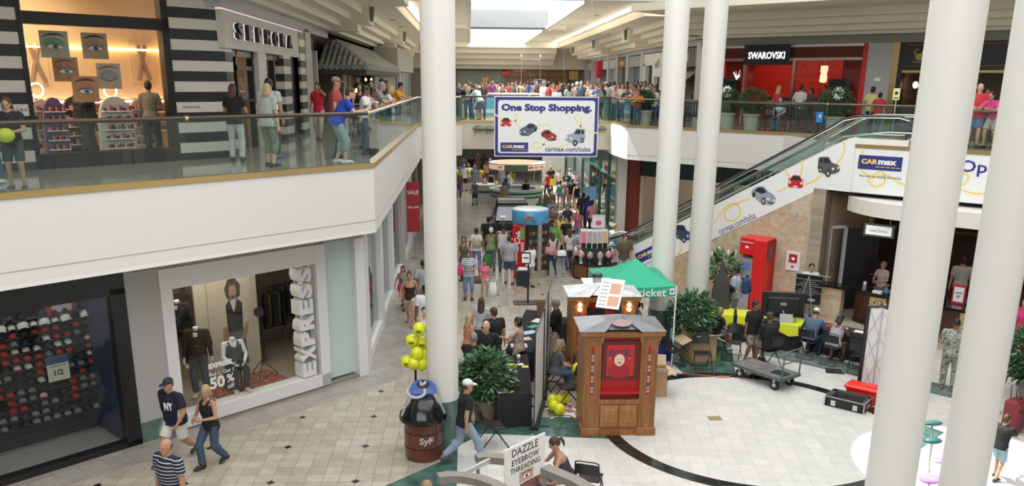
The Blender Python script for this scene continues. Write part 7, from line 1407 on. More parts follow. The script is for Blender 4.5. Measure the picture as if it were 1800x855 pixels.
def make_body(J,fem,g):
 b=MB();torso(b,J,fem,g);gl=1+(g-1)*.6
 for i in(0,1):
  cap_(b,J['hip'][i],J['kn'][i],.085*gl,.054*gl);cap_(b,J['kn'][i],J['an'][i],.053*gl,.036);c=J['kn'][i]*.65+J['an'][i]*.35;d=(J['an'][i]-J['kn'][i]).normalized();bk=Vector((0,-1,0));bk=(bk-d*bk.dot(d)).normalized();b.ell(c+bk*.018,(.047*gl,.046*gl,.10),10,8)
  a=J['an'][i];tip=a+Vector((.02*(-1,1)[i],.16,-.048 if a.z<.12 else-.075));b.loft([(a+Vector((0,-.055,-.035)),(.03,0,0),(0,0,.035)),(a+Vector((0,.0,-.03)),(.036,0,0),(0,.0,.045)),((a+tip)/2+Vector((0,.02,-.01)),(.045,0,0),(0,.0,.028)),(tip,(.035,0,0),(0,0,.015))],12)
  ga=1+(g-1)*.5;cap_(b,J['sh'][i],J['el'][i],(.050 if fem else .058)*ga,(.036 if fem else .041)*ga);cap_(b,J['el'][i],J['wr'][i],(.037 if fem else .042)*ga,.026)
 for i in(0,1):b.tube([J['nb']-J['s']*.005,J['sh'][i]+J['s']*.005],[.045,.045],10)
 b.tube([J['nb']-J['s']*.05,J['nb']+(J['hc']-J['nb'])*.75],[.058 if fem else .066,.050 if fem else .058],12)
 H=J['H'];secs=[(-.118,.022,.03,.045),(-.105,.043,.048,.030),(-.085,.056,.066,.018),(-.05,.066,.082,.008),(-.01,.072,.092,.0),(.03,.075,.096,-.004),(.065,.071,.092,-.008),(.095,.055,.074,-.010),(.115,.03,.042,-.012),(.122,.008,.012,-.012)]
 b.loft([(H@Vector((0,y,z)),H.to_3x3()@Vector((rx,0,0)),H.to_3x3()@Vector((0,ry,0)))for z,rx,ry,y in secs],18)
 b.ell((0,.100,-.012),(.013,.022,.022),8,6,H);b.ell((0,.088,.022),(.05,.012,.010),10,6,H);b.ell((0,.088,-.058),(.022,.014,.009),8,6,H);b.ell((0,.075,-.100),(.022,.02,.018),8,6,H)
 for s in(-1,1):b.ell((s*.076,-.005,-.005),(.012,.02,.030),8,6,H)
 x=MB()  # hands: palm, four unequal fingers in two bent joints, thumb from the side of the palm
 for i in(0,1):
  w=J['wr'][i];d=(w-J['el'][i]).normalized();sx=(-1,1)[i];inn=Vector((-sx,.35,0));inn=(inn-d*inn.dot(d)).normalized();side=d.cross(inn)*sx
  if side.y<0:side=-side
  x.loft([(w-d*.02,side*.024,inn*.018),(w+d*.03,side*.034,inn*.017),(w+d*.075,side*.042,inn*.014),(w+d*.092,side*.038,inn*.010)],10)
  for k in range(4):
   o=(k-1.5)*-.0205;ln=(.062,.072,.068,.05)[k];a=w+d*.082+side*o;m=a+(d*.9+inn*.3+side*o*2).normalized()*ln*.55;e=m+(d*.6+inn*.8).normalized()*ln*.5;x.tube([a,m,e],[.0092,.0085,.0065],6)
  a=w+d*.035+side*.034;m=a+(d*.6+side*.7+inn*.25).normalized()*.035;e=m+(d*.85+side*.2+inn*.4).normalized()*.032;x.tube([a-side*.012,a,m,e],[.012,.0125,.0105,.008],6)
 return solidify(b,.0105,x)
def make_top(J,fem,g,kind):
 b=MB();lo=kind in('loose',);torso(b,J,fem,g,.023 if not lo else .032,-.09,.49 if kind not in('tube','tank')else(.385 if kind=='tube' else .44),.012)
 if kind=='tank':
  for i in(0,1):
   x=Vector((J['sh'][i].x*.52,0,0));m=J['P0']+x;b.tube([m+J['s']*.38+J['v']*.10,m+J['s']*.45+J['v']*.10,m+J['s']*.508,m+J['s']*.45-J['v']*.10,m+J['s']*.38-J['v']*.10],.026,8)
 if kind in('tee','loose','long','polo'):
  f={'tee':.62,'loose':.75,'polo':.7,'long':1}[kind]
  for i in(0,1):
   a=J['sh'][i];e=J['el'][i];ga=1+(g-1)*.5;r0=(.070 if fem else .079)*ga;b.tube([a,a+(e-a)*f],[r0,r0*.92],12);b.ell(a,(r0,r0,r0),12,8)
   if f==1:b.ell(e,(.055,.055,.055),12,8);w=J['wr'][i];b.tube([e,e+(w-e)*.95],[.055,.042],12)
  for i in(0,1):b.tube([J['nb']-J['s']*.022,J['sh'][i]-J['s']*.004],[.074,.074],12);b.tube([J['nb']-J['s']*.09,J['sh'][i]-J['s']*.07],[.09,.08],12)
  b.tube([J['nb']-J['s']*.06,J['nb']+J['s']*.012],[.11,.076],12)
 return solidify(b,.0125)
def make_bottom(J,fem,g,kind):
 b=MB();gl=1+(g-1)*.6;torso(b,J,fem,g,.015,-.2,.03)
 for i in(0,1):
  h,k,a=J['hip'][i],J['kn'][i],J['an'][i];r0=.097*gl
  if kind=='skirt':continue
  if kind=='mini':b.tube([h,h+(k-h)*.38],[r0,r0*.98],12);b.ell(h,(r0,)*3,12,8);continue
  if kind=='shorts':b.tube([h,h+(k-h)*.88],[r0*1.02,r0*.95],12);b.ell(h,(r0,)*3,12,8);continue
  r0*=1.03;cap_(b,h,k,r0,.076*gl)
  f=.55 if kind=='capri' else .95;e={'capri':.062,'jeans':.055,'trousers':.064,'flare':.075}[kind];b.tube([k,k+(a-k)*f*.6,k+(a-k)*f],[.078*gl,.072*gl,max(e,.06)],12);q_=k*.7+a*.3;b.ell(q_+Vector((0,-.012,0)),(.072*gl,.072*gl,.12),12,8)
 if kind=='skirt':
  m=(J['kn'][0]+J['kn'][1])/2;b.loft([(J['P0']+J['s']*.03,(.165*g,0,0),(0,.12*g,0)),(J['P0']-J['s']*.12,(.185*g,0,0),(0,.14*g,0)),(m+Vector((0,0,.02)),(.215,0,0),(0,.17+abs(J['kn'][0].y-J['kn'][1].y)*.5,0))],18)
 return solidify(b,.0125)
def make_shoe(J,i):
 a=J['an'][i];low=a.z>.12;tip=a+Vector((.022*(-1,1)[i],.175,-.050 if not low else-.08));b=MB()
 b.loft([(a+Vector((0,-.075,-.045)),(.028,0,0),(0,0,.03)),(a+Vector((0,-.04,-.035)),(.042,0,0),(0,0,.048)),(a+Vector((0,.03,-.035)),(.046,0,0),(0,.0,.046)),((a+tip)/2+Vector((0,.04,-.006)),(.054,0,0),(0,.0,.034)),(tip+Vector((0,.0,.004)),(.044,0,0),(0,0,.022)),(tip+Vector((0,.022,0)),(.015,0,0),(0,0,.010))],14);return raw(b)
def make_hair(J,kind):
 H=J['H'];b=MB(H)
 if kind=='bald':b.ell((0,-.028,-.005),(.080,.080,.055),14,8);return raw(b)
 if kind in('cap','visor'):
  b.loft([((0,-.006,.035),(.084,0,0),(0,.104,0)),((0,-.008,.07),(.084,0,0),(0,.102,0)),((0,-.012,.105),(.070,0,0),(0,.086,0)),((0,-.014,.130),(.040,0,0),(0,.05,0)),((0,-.014,.138),(.012,0,0),(0,.014,0))],16)
  b.loft([((0,.08,.040),(.070,0,0),(0,0,.010)),((0,.125,.038),(.068,0,0),(0,0,.008)),((0,.165,.028),(.045,0,0),(0,0,.006)),((0,.178,.024),(.015,0,0),(0,0,.004))],12);return raw(b)
 b.ell((0,-.016,.034),(.084,.102,.100),16,10)
 if kind=='crop':b=MB(H);b.ell((0,-.008,.030),(.079,.101,.100),16,10);return raw(b)
 if kind=='short':b.ell((0,-.045,-.015),(.078,.068,.07),14,8)
 if kind in('long','vlong','bob'):
  z1={'long':-.24,'vlong':-.38,'bob':-.12}[kind];back=.03 if kind!='bob' else 0
  b.loft([((0,-.03,.06),(.085,0,0),(0,.085,0)),((0,-.038,-.02),(.092,0,0),(0,.070,0)),((0,-.052,-.10),(.098,0,0),(0,.058,0)),((0,-.065-back,(z1-.1)/2),(.095,0,0),(0,.045,0)),((0,-.07-back,z1),(.060,0,0),(0,.025,0))],14)
 if kind=='pony':b.ell((0,-.05,-.01),(.075,.065,.06),12,8);b.tube([(0,-.10,.04),(0,-.15,.03),(0,-.155,-.06),(0,-.13,-.14)],[.02,.032,.026,.008],8)
 if kind=='bun':b.ell((0,-.05,-.01),(.076,.065,.06),12,8);b.ell((0,-.07,.12),(.04,.04,.035),10,8)
 if kind=='afro':b.ell((0,-.03,.03),(.11,.12,.12),14,10)
 return raw(b)
MCACHE={}
def cached(key,fn):
 if key not in MCACHE:MCACHE[key]=fn()
 return MCACHE[key]
SK={'pale':mat('skin pale',(.62,.36,.26),.55),'tan':mat('skin tan',(.46,.25,.16),.55),'brown':mat('skin brown',(.20,.095,.055),.55),'olive':mat('skin olive',(.36,.19,.11),.55),'mannequin':mat('mannequin white',(.75,.73,.70),.4)}
HR={'black':mat('hair black',(.012,.010,.010),.5),'brown':mat('hair brown',(.06,.030,.016),.6),'blond':mat('hair blond',(.42,.30,.15),.6),'red':mat('hair auburn',(.14,.04,.015),.6),'grey':mat('hair grey',(.25,.24,.22),.7),'fair':mat('hair fair',(.30,.20,.10),.6)}
def CM(c):
 if not isinstance(c,(tuple,list)):return c
 return mat('cloth %.2f %.2f %.2f'%tuple(c),c,.85,var=.08,vscale=20)
def put(name,me,m,parent):
 o=bpy.data.objects.new(name,me);COL.objects.link(o);o.parent=parent;o.material_slots[0].link='OBJECT';o.material_slots[0].material=m;return o
NPEOPLE=[]
def person(label,loc,face,pose='stand',h=1.7,fem=False,skin='pale',hair=('short','brown'),top=('tee',(.5,.5,.5)),bot=('jeans',(.06,.09,.15)),shoe=(.05,.05,.05),g=1.,near=False,group=None,name='person'):
 t=thing(name,label,'person' if name=='person' else name,loc,face,group);t.scale=(h/1.75,)*3;k=(pose,fem,round(g,2));J=cached(('rig',)+k,lambda:rig(pose,fem,g))
 put('body',cached(('body',)+k,lambda:make_body(J,fem,g)),SK[skin],t)
 put('shirt',cached(('top',top[0])+k,lambda:make_top(J,fem,g,top[0])),CM(top[1]),t)
 put('skirt' if bot[0]in('skirt',)else('shorts' if bot[0]in('mini','shorts')else 'trousers'),cached(('bot',bot[0])+k,lambda:make_bottom(J,fem,g,bot[0])),CM(bot[1]),t)
 for i in(0,1):put('shoe',cached(('shoe',i)+k,lambda:make_shoe(J,i)),CM(shoe),t)
 if hair:put('cap' if hair[0]=='cap' else 'hair',cached(('hair',hair[0])+k,lambda:make_hair(J,hair[0])),HR[hair[1]]if isinstance(hair[1],str)else CM(hair[1]),t)
 if hair and hair[0]=='cap':put('hair',cached(('hair','bald')+k,lambda:make_hair(J,'bald')),HR['brown'],t)
 if near:
  def ey():
   b=MB(J['H'])
   for s in(-1,1):b.ell((s*.031,.086,.003),(.011,.007,.006),8,6)
   return raw(b)
  def mo():b=MB(J['H']);b.ell((0,.100,-.058),(.020,.005,.005),8,4);return raw(b)
  put('eyes',cached(('eyes',)+k,ey),HR['black'],t);put('mouth',cached(('mouth',)+k,mo),mat('lips',(.35,.12,.10),.5),t)
 t['_j']=0;del t['_j'];NPEOPLE.append(t);return t
def HD(px,py,h,z0=0.):q=G(px,py,z0+h);return(q.x,q.y,z0)
def FT(px,py,z0=0.):q=G(px,py,z0);return(q.x,q.y,z0)
def UY(px,Y):q=AtY(px,200,Y);return(q.x,Y,5.28)
BLK,WHT,NAV,JN,LJN,KHA,GRY,RED_=(.012,.012,.014),(.70,.70,.70),(.02,.025,.06),(.05,.08,.14),(.20,.28,.36),(.38,.34,.26),(.28,.28,.28),(.50,.02,.03)
navstr=stripes('navy white stripes',(.015,.018,.045),(.62,.62,.62),.055,'Z',.85,.25)
# ---- near, lower floor
a=person('big man in navy baseball jersey, white shorts and dark cap, holding a plastic bag',(-5.52,14.85,0),150,'stride',1.76,skin='tan',hair=('cap',(.03,.035,.045)),top=('loose',(.010,.012,.028)),bot=('shorts',(.68,.66,.60)),g=1.28,near=True)
b=MB();J_=MCACHE[('rig','stride',False,1.28)];ch_=J_['P0']+J_['s']*.30+Vector((0,.185,0))
b.text('NY',T(-.10,ch_.y-.012,ch_.z)@RZ(200)@RX(96),w=.16,h=.15,ext=.02,bold=.02);b.build('jersey_letters',paper,a);b=MB();b.box(-.23,-.15,-.02,.10,.86,1.16);b.build('jersey_side_panel',paper,a)
w_=a.matrix_world;hx_=J_['wr'][1];rot=Matrix.Rotation(R(150),3,'Z');q=Vector((-5.52,14.85,0))+rot@(hx_*(1.86/1.75))
t=thing('plastic_bag','grey translucent plastic bag carried by the man in the baseball jersey','bag',(q.x,q.y,q.z-.5));b=MB();b.lathe([(.05,0),(.17,.06),(.19,.2),(.12,.34),(.03,.46)],12,SC(1,.6,1)@RX(0));b.build('bag_body',mat('bag grey',(.30,.30,.31),.35,var=.3,vscale=14,bump=.6),t,smooth=60);b=MB();b.tube([(0,0,.44),(.02,0,.5)],.02,6);b.build('handle',MC['bag grey'],t)
a=person('blond woman in black sleeveless top and flared jeans walking by the shop window',(-4.80,14.6,0),150,'walkhold',1.68,True,'tan',('bob','blond'),('tank',(.01,.01,.012)),('flare',(.05,.085,.13)),(.03,.03,.03),near=True)
person('balding man in navy and white striped polo shirt at the bottom left edge',(-4.60,11.95,0),150,'stand',1.76,False,'tan',('bald','brown'),('polo',navstr),('shorts',(.6,.58,.52)),g=1.22,near=True)
person('boy in white cap, black tee and pale jeans striding past the plant',(-.12,14.55,0),-75,'stride',1.76,False,'tan',('cap',(.68,.68,.68)),('tee',BLK),('jeans',(.25,.33,.42)),(.10,.09,.08),near=True)
p=HD(832,584,1.80);person('grey-cropped man in black long-sleeved shirt seen from behind, behind the bushy plant',p,-18,'cross',1.80,False,'tan',('crop','grey'),('long',BLK),('trousers',KHA),g=1.12)
p=HD(855,562,1.86);person('bald man with a goatee in black shirt facing the camera',(p[0],p[1],0),165,'stand',1.86,False,'pale',('bald','grey'),('long',BLK),('trousers',KHA),g=1.15,near=True)
p=HD(862,546,1.80);person('dark-haired man in black tee standing behind the bald man with a goatee',(p[0]+.1,p[1]+.35,0),20,'relaxed',1.80,False,'tan',('short','brown'),('tee',BLK),('trousers',(.3,.3,.28)),g=1.1)
p=HD(830,551,1.62);person('blond woman in orange top with sunglasses on her head, in the group by the plant',(p[0]-.1,p[1],0),-60,'relaxed',1.62,True,'tan',('long','blond'),('tank',(.55,.22,.1)),('jeans',JN))
p=HD(846,522,1.66);person('woman with very long dark hair in pale grey top, seen from behind in the group',p,-10,'stand',1.66,True,'pale',('vlong','brown'),('tee',(.42,.42,.46)),('jeans',JN))
p=HD(912,554,1.62);person('dark-haired woman in patterned pink top gesturing beside the leaflet table',(max(p[0],.95)-.0,19.1,0),68,'wave',1.62,True,'tan',('bob','black'),('loose',mottle('floral top',[(.55,.42,.38),(.35,.18,.15),(.6,.5,.45)],22)),('trousers',(.42,.37,.30)),near=True)
p=HD(972,526,1.78);person('man in black shirt and cream trousers holding papers by the roll-up panels',(p[0]+.12,p[1]+.1,0),80,'hold',1.78,False,'tan',('short','grey'),('long',BLK),('trousers',(.50,.47,.40)),near=True)
p=(2.05,18.15);person('girl in grey tee and jeans kneeling with a yellow balloon beside the kiosk',(1.98,18.35,0),-70,'sit',1.62,True,'pale',('long','fair'),('tee',(.10,.11,.13)),('jeans',(.08,.13,.20)),near=True)
p=HD(1146,527,1.28);person('woman in pale grey tee seated under the green canopy beside the column',(4.62,21.7,0),80,'sit',1.66,True,'tan',('pony','black'),('tee',(.38,.39,.42)),('shorts',GRY))
chair(4.64,21.7,80,'black folding chair under the woman seated below the green canopy')
person('woman with sunglasses on her hair, bare shoulders, seated at the grey threading kiosk',(1.66,12.95,0),95,'write',1.66,True,'tan',('pony','brown'),('tube',(.05,.04,.05)),('skirt',mottle('black white print',[(.02,.02,.02),(.6,.6,.6)],16)),near=True)
b=MB();b.lathe([(.17,.0),(.15,.02),(.03,.05),(.03,.40),(.16,.42),(.17,.46)],16);tag(b.build('round_stool',black,loc=(1.66,12.95,0)),'black round stool under the seated woman at the threading kiosk','stool')
person('dark-haired customer leaning in front of the seated woman at the threading kiosk',(.98,12.55,0),-80,'sit',1.60,True,'olive',('long','black'),('tee',(.25,.1,.1)),('jeans',JN));chair(.94,12.55,-80,'black folding chair under the customer at the threading kiosk')
person('person with grey-brown hair at the bottom edge left of the threading sign',(-.60,10.55,0),20,'stand',1.68,False,'pale',('short','fair'),('tee',(.3,.3,.35)))
person('person with ginger hair at the bottom edge between the grey beams',(-.2,10.5,0),10,'stand',1.55,True,'pale',('bob','red'),('tee',(.4,.3,.3)))
# ---- corridor left
person('woman in brown strapless top and pale shorts walking along the left corridor',FT(722,571),178,'walk',1.68,True,'tan',('bun','brown'),('tube',(.045,.018,.015)),('mini',(.55,.50,.42)),(.35,.2,.14))
person('girl with pink bag walking behind the woman in brown',FT(710,543),170,'walk',1.45,True,'tan',('long','brown'),('tank',(.25,.28,.22)),('mini',(.3,.3,.3)))
person('man in grey tee with dark sleeves half hidden by the left column',HD(744,455,1.8),10,'walk',1.8,False,'brown',('crop','black'),('loose',(.33,.34,.36)),('shorts',KHA),g=1.1)
person('man in loose white shirt half hidden by the left column',HD(747,500,1.76),20,'stand',1.76,False,'brown',('short','black'),('loose',(.72,.72,.72)),('trousers',KHA),g=1.1)
person('woman in white tank top half hidden above the balloons',HD(746,538,1.6),178,'stand',1.6,True,'pale',('pony','brown'),('tank',(.62,.66,.62)),('mini',(.4,.4,.4)))
# ---- corridor middle
bstr=stripes('blue grey stripes',(.22,.28,.34),(.55,.58,.60),.06)
wm=person('woman in blue striped top with a pink bag, walking with a small girl',(-.03,26.95,0),178,'hold',1.68,True,'tan',('long','brown'),('tee',bstr),('capri',(.16,.25,.36)),(.06,.03,.03),g=1.1)
person('small girl in pink tee and white skirt holding the hand of the woman in stripes',(.50,27.4,0),178,'stand',1.24,True,'tan',('short','brown'),('tee',(.72,.16,.28)),('mini',(.7,.7,.7)),(.4,.25,.2))
person('woman with long dark hair and olive sleeveless top, left edge of the corridor',HD(816,414,1.68),160,'relaxed',1.68,True,'tan',('vlong','black'),('tank',(.10,.11,.07)),('jeans',JN))
person('woman in white blouse and violet trousers seen from behind with a shoulder bag',HD(837,400,1.70),-8,'relaxed',1.70,True,'brown',('short','black'),('tee',(.70,.70,.70)),('trousers',(.22,.20,.36)))
person('man in black tee walking away toward the parked black car',HD(859,379,1.82),5,'walk',1.82,False,'brown',('short','black'),('loose',BLK),('shorts',(.05,.05,.05)),g=1.2)
person('woman in green sleeveless top with white head cover and blue capri trousers',HD(863,399,1.70),0,'relaxed',1.70,True,'brown',('short',(.75,.75,.73)),('tank',(.22,.30,.12)),('capri',(.16,.23,.33)),g=1.12)
person('man in white tank top and jeans seen from behind by the vending kiosk',HD(885,393,1.84),-5,'stand',1.84,False,'brown',('crop','black'),('tank',(.68,.68,.68)),('jeans',(.07,.12,.18)),g=1.15)
person('man in grey tee and dark blue shorts before the red cola machine',(1.40,29.1,0),-10,'relaxed',1.78,False,'pale',('short','brown'),('loose',(.32,.33,.35)),('shorts',(.05,.09,.16)),g=1.15)
person('boy in white tee and shorts standing at the notice stand by the cola machine',(2.12,28.55,0),30,'hold',1.60,False,'tan',('short','black'),('loose',(.70,.70,.68)),('shorts',(.4,.33,.28)))
# ---- at the vending kiosk and gumball island
person('woman in white cardigan with pink shoulder bag at the snack machine',HD(972,408,1.66),30,'push',1.66,True,'pale',('long','brown'),('long',(.66,.64,.62)),('jeans',(.05,.09,.15)),(.15,.12,.2))
person('woman in black sleeveless top and grey trousers with white handbag by the gumball island',HD(989,412,1.62),40,'relaxed',1.62,True,'tan',('long','fair'),('tank',BLK),('flare',(.30,.33,.36)),(.5,.5,.5))
person('girl in white tee between the two women and the gumball island',HD(1001,402,1.60),30,'stand',1.60,True,'pale',('long','brown'),('tee',(.6,.6,.6)),('jeans',JN))
person('boy in pale blue shirt standing left of the gumball rack',HD(1008,405,1.52),-30,'stand',1.52,False,'olive',('short','black'),('tee',(.30,.36,.50)),('jeans',JN))
person('woman in lime green top by the vending kiosk',HD(976,388,1.64),150,'relaxed',1.64,True,'tan',('long','brown'),('tee',(.16,.40,.10)),('jeans',JN))
person('boy in black tee with white print beside the yellow-shirted person',HD(996,383,1.55),170,'stand',1.55,False,'tan',('short','black'),('tee',BLK),('shorts',(.06,.06,.07)))
person('person in yellow top behind the boy in black at the vending kiosk',HD(986,380,1.6),160,'stand',1.6,True,'brown',('short','black'),('tee',(.70,.58,.05)),('jeans',JN))
person('man in dark brown shirt seated-looking behind the vending kiosk roof',HD(972,363,1.7),175,'cross',1.7,False,'tan',('short','black'),('long',(.10,.06,.05)),('jeans',JN))
person('girl with black tee and white print walking toward the camera',HD(998,358,1.66),178,'walk',1.66,True,'pale',('long','black'),('tee',(.02,.03,.05)),('jeans',(.2,.22,.24)))
person('girl in maroon tee and denim shorts with a yellow bag strap',HD(1016,366,1.60),178,'walk',1.60,True,'pale',('long','red'),('tee',(.28,.08,.12)),('shorts',(.10,.16,.24)))
person('person in brown coat-like top walking away near the teal shop window',HD(1026,338,1.78),-10,'walk',1.78,False,'brown',('short','black'),('long',(.045,.03,.02)),('trousers',(.03,.03,.03)),g=1.1)
person('woman in royal blue dress walking away near the teal shop window',HD(1034,343,1.68),-10,'walk',1.68,True,'brown',('short','black'),('tee',(.02,.03,.32)),('skirt',(.02,.03,.30)))
person('woman with afro hair and red floral pack walking away near the shop window',HD(1041,351,1.66),-10,'walk',1.66,True,'brown',('afro','black'),('tee',mottle('red floral',[(.45,.05,.08),(.7,.5,.5),(.3,.02,.05)],20)),('jeans',(.05,.05,.08)))
person('woman in green tee looking up behind the vending kiosk roof',HD(950,347,1.64),178,'stand',1.64,True,'tan',('long','black'),('tee',(.02,.22,.14)),('jeans',JN))
person('man in faded denim shirt behind the vending kiosk',HD(971,348,1.70),170,'stand',1.70,False,'tan',('short','black'),('tee',(.25,.30,.38)),('jeans',JN))
person('large man in taupe shirt walking behind the vending kiosk',HD(966,330,1.84),175,'stand',1.84,False,'brown',('crop','black'),('long',(.22,.19,.17)),('trousers',(.08,.08,.08)),g=1.2)
# ---- round counter and beyond
person('woman in camouflage-pattern dress seen from behind at the round counter',HD(886,319,1.66),0,'stand',1.66,True,'tan',('short','brown'),('tank',mottle('camo dress',[(.20,.16,.08),(.35,.30,.18),(.08,.07,.04)],14)),('skirt',MC['camo dress']))
person('woman in sky blue top inside the round counter',(2.1,48.2,0),180,'stand',1.66,True,'brown',('long','black'),('tee',(.12,.40,.60)),('jeans',JN))
person('woman in black tee and grey jeans standing at the round counter',HD(925,315,1.68),5,'hold',1.68,True,'pale',('short','brown'),('tee',BLK),('jeans',(.14,.19,.21)))
far=[  # head pixel, height, face, pose, fem, skin, hair, top, bottom, label
(835,317,1.45,20,'relaxed',True,'tan',('short','fair'),('tee',(.10,.12,.17)),('skirt',(.04,.05,.12)),'girl in slate tee and navy skirt left of the small white counter'),(851,307,1.62,-60,'hold',True,'pale',('short','red'),('tee',stripes('pink stripes',(.60,.22,.22),(.7,.55,.55),.06)),('capri',(.22,.28,.33)),'woman in pink striped top at the small white counter'),(863,300,1.68,-20,'relaxed',True,'tan',('short','black'),('tank',BLK),('trousers',(.5,.5,.5)),'woman in black vest behind the pink striped woman'),(816,289,1.75,0,'stand',False,'pale',('cap',(.55,.62,.60)),('tank',(.62,.65,.66)),('shorts',(.03,.03,.03)),'boy in white vest and pale cap among the far left crowd'),(808,286,1.75,0,'stand',False,'tan',('short','brown'),('tee',(.10,.16,.32)),('jeans',JN),'man in royal blue tee at the far left crowd'),(824,288,1.78,10,'stand',False,'pale',('short','fair'),('tee',(.60,.64,.66)),('shorts',(.2,.2,.2)),'man in pale tee behind the boy in white vest'),(834,290,1.80,-10,'stand',False,'tan',('short','grey'),('loose',(.14,.18,.23)),('shorts',KHA),'tall man in slate shirt in the far left crowd'),(843,302,1.35,-10,'stand',True,'tan',('short','brown'),('tank',(.30,.18,.12)),('mini',(.3,.2,.15)),'child in brown in front of the tall man in slate'),(855,282,1.66,20,'walk',True,'tan',('long','red'),('tee',(.45,.2,.1)),('jeans',JN),'auburn-haired woman in the far left crowd'),(862,277,1.75,170,'walk',False,'brown',('cap',(.7,.7,.7)),('tee',(.04,.06,.2)),('jeans',JN),'man in white cap and blue tee below the banner corner'),(829,272,1.72,175,'walk',False,'tan',('short','black'),('tee',BLK),('jeans',JN),'man in black far behind under the bridge'),(840,268,1.74,175,'walk',False,'pale',('cap',(.7,.7,.7)),('tee',(.45,.24,.18)),('trousers',KHA),'man in salmon shirt and white cap far under the bridge'),(850,270,1.72,0,'walk',False,'brown',('short','black'),('tee',(.05,.05,.06)),('jeans',JN),'man in dark grey far under the bridge by the post'),(815,272,1.66,180,'walk',True,'tan',('long','brown'),('tee',(.3,.3,.28)),('jeans',JN),'woman in grey far under the bridge, left'),(806,300,1.70,170,'stand',False,'tan',('short','black'),('tee',(.15,.06,.05)),('jeans',JN),'man in maroon at the edge of the left column, far crowd'),(882,290,1.70,0,'stand',True,'tan',('short','brown'),('tank',(.20,.28,.33)),('skirt',(.18,.25,.3)),'woman in grey-blue dress behind the ring counter'),(898,300,1.6,178,'stand',True,'tan',('short','brown'),('tee',(.7,.65,.6)),('jeans',JN),'woman in cream top behind the ring counter'),(963,300,1.70,40,'relaxed',True,'tan',('short','brown'),('tank',RED_),('trousers',(.03,.03,.035)),'woman in red sleeveless top with a yellow shoulder bag'),(969,292,1.74,20,'stand',False,'pale',('short','fair'),('tee',BLK),('jeans',JN),'man in black tee behind the woman in red'),(976,276,1.72,10,'walk',False,'pale',('short','brown'),('tee',(.35,.40,.48)),('jeans',JN),'man in grey-blue tee far up the corridor'),(981,280,1.64,5,'walk',True,'tan',('long','black'),('tee',WHT),('jeans',JN),'woman in white with long black hair far up the corridor'),(983,296,1.60,178,'walk',True,'pale',('long','red'),('tee',(.62,.52,.50)),('jeans',JN),'red-haired girl in pale top walking toward the camera'),(985,316,1.64,-5,'walk',True,'pale',('short','brown'),('tank',(.08,.34,.42)),('mini',(.55,.1,.1)),'girl in teal vest and red shorts walking away'),(997,301,1.72,178,'stand',False,'tan',('short','black'),('tee',(.02,.05,.05)),('jeans',JN),'man in dark green-black tee in the sunny corridor'),(996,312,1.74,0,'walk',False,'pale',('cap',(.2,.22,.22)),('tee',mottle('grey camo',[(.30,.26,.24),(.45,.42,.38),(.18,.16,.15)],16)),('jeans',(.25,.28,.30)),'man in grey camouflage tee and cap walking away'),(1006,313,1.74,-10,'walk',False,'tan',('cap',(.15,.15,.16)),('tee',BLK),('shorts',(.38,.26,.14)),'man in black tee and tan shorts walking away'),(1015,319,1.66,-5,'walk',True,'pale',('pony','blond'),('tank',BLK),('mini',(.25,.30,.32)),'blond woman in black vest and grey shorts walking away'),(1002,295,1.66,0,'walk',True,'pale',('short','blond'),('tee',(.7,.7,.72)),('jeans',(.3,.35,.4)),'fair-haired woman in white in the sunny corridor'),(1010,300,1.62,178,'walk',True,'tan',('long','brown'),('tee',(.7,.5,.55)),('jeans',JN),'woman in pale pink in the sunny corridor'),(990,279,1.70,0,'walk',True,'tan',('short','brown'),('tee',(.4,.5,.5)),('jeans',JN),'person in grey-green far in the sunny corridor'),(1003,278,1.74,178,'walk',False,'tan',('short','black'),('tee',(.3,.32,.4)),('jeans',JN),'person in slate far in the sunny corridor'),]
for px,py,h,fc,po,fe,sk,ha,tp_,bo,lb in far:person(lb,HD(px,py,h),fc,po,h,fe,sk,ha,tp_,bo)
for(px,py,lb,Y_)in((803,303,'far balloon at the edge of the left column',50.5),(824,302,'far balloon held in the crowd left of the counter',51),(846,304,'far balloon in front of the crowd, right of the slate-shirted man',50),(872,323,'far balloon low beside the round counter',50.6),(902,310,'far balloon inside the ring counter',49.3)):
 balloon(tuple(AtY(px,py,Y_)),'yellow '+lb,'yellow balloons in the far crowd',1.05)
 b=MB();b.tube([(0,0,-.17),(.03,0,-.6),(0,.02,-1.1)],.004,4)
 bt=[q for q in bpy.data.objects if q.get('label','')=='yellow '+lb][0];b.build('string',paper,bt)
 # ---- escalator foot
person('young man in brown tee and pale jeans at the foot of the escalator',(5.55,29.3,0),178,'relaxed',1.80,False,'tan',('short','black'),('loose',(.09,.075,.045)),('jeans',(.28,.32,.38)),(.6,.6,.6),g=1.05)
person('fair-haired person in blue striped tee bending over the escalator balustrade',HD(1080,392,1.72),-30,'push',1.72,True,'pale',('short','fair'),('tee',bstr),('jeans',(.18,.24,.30)))
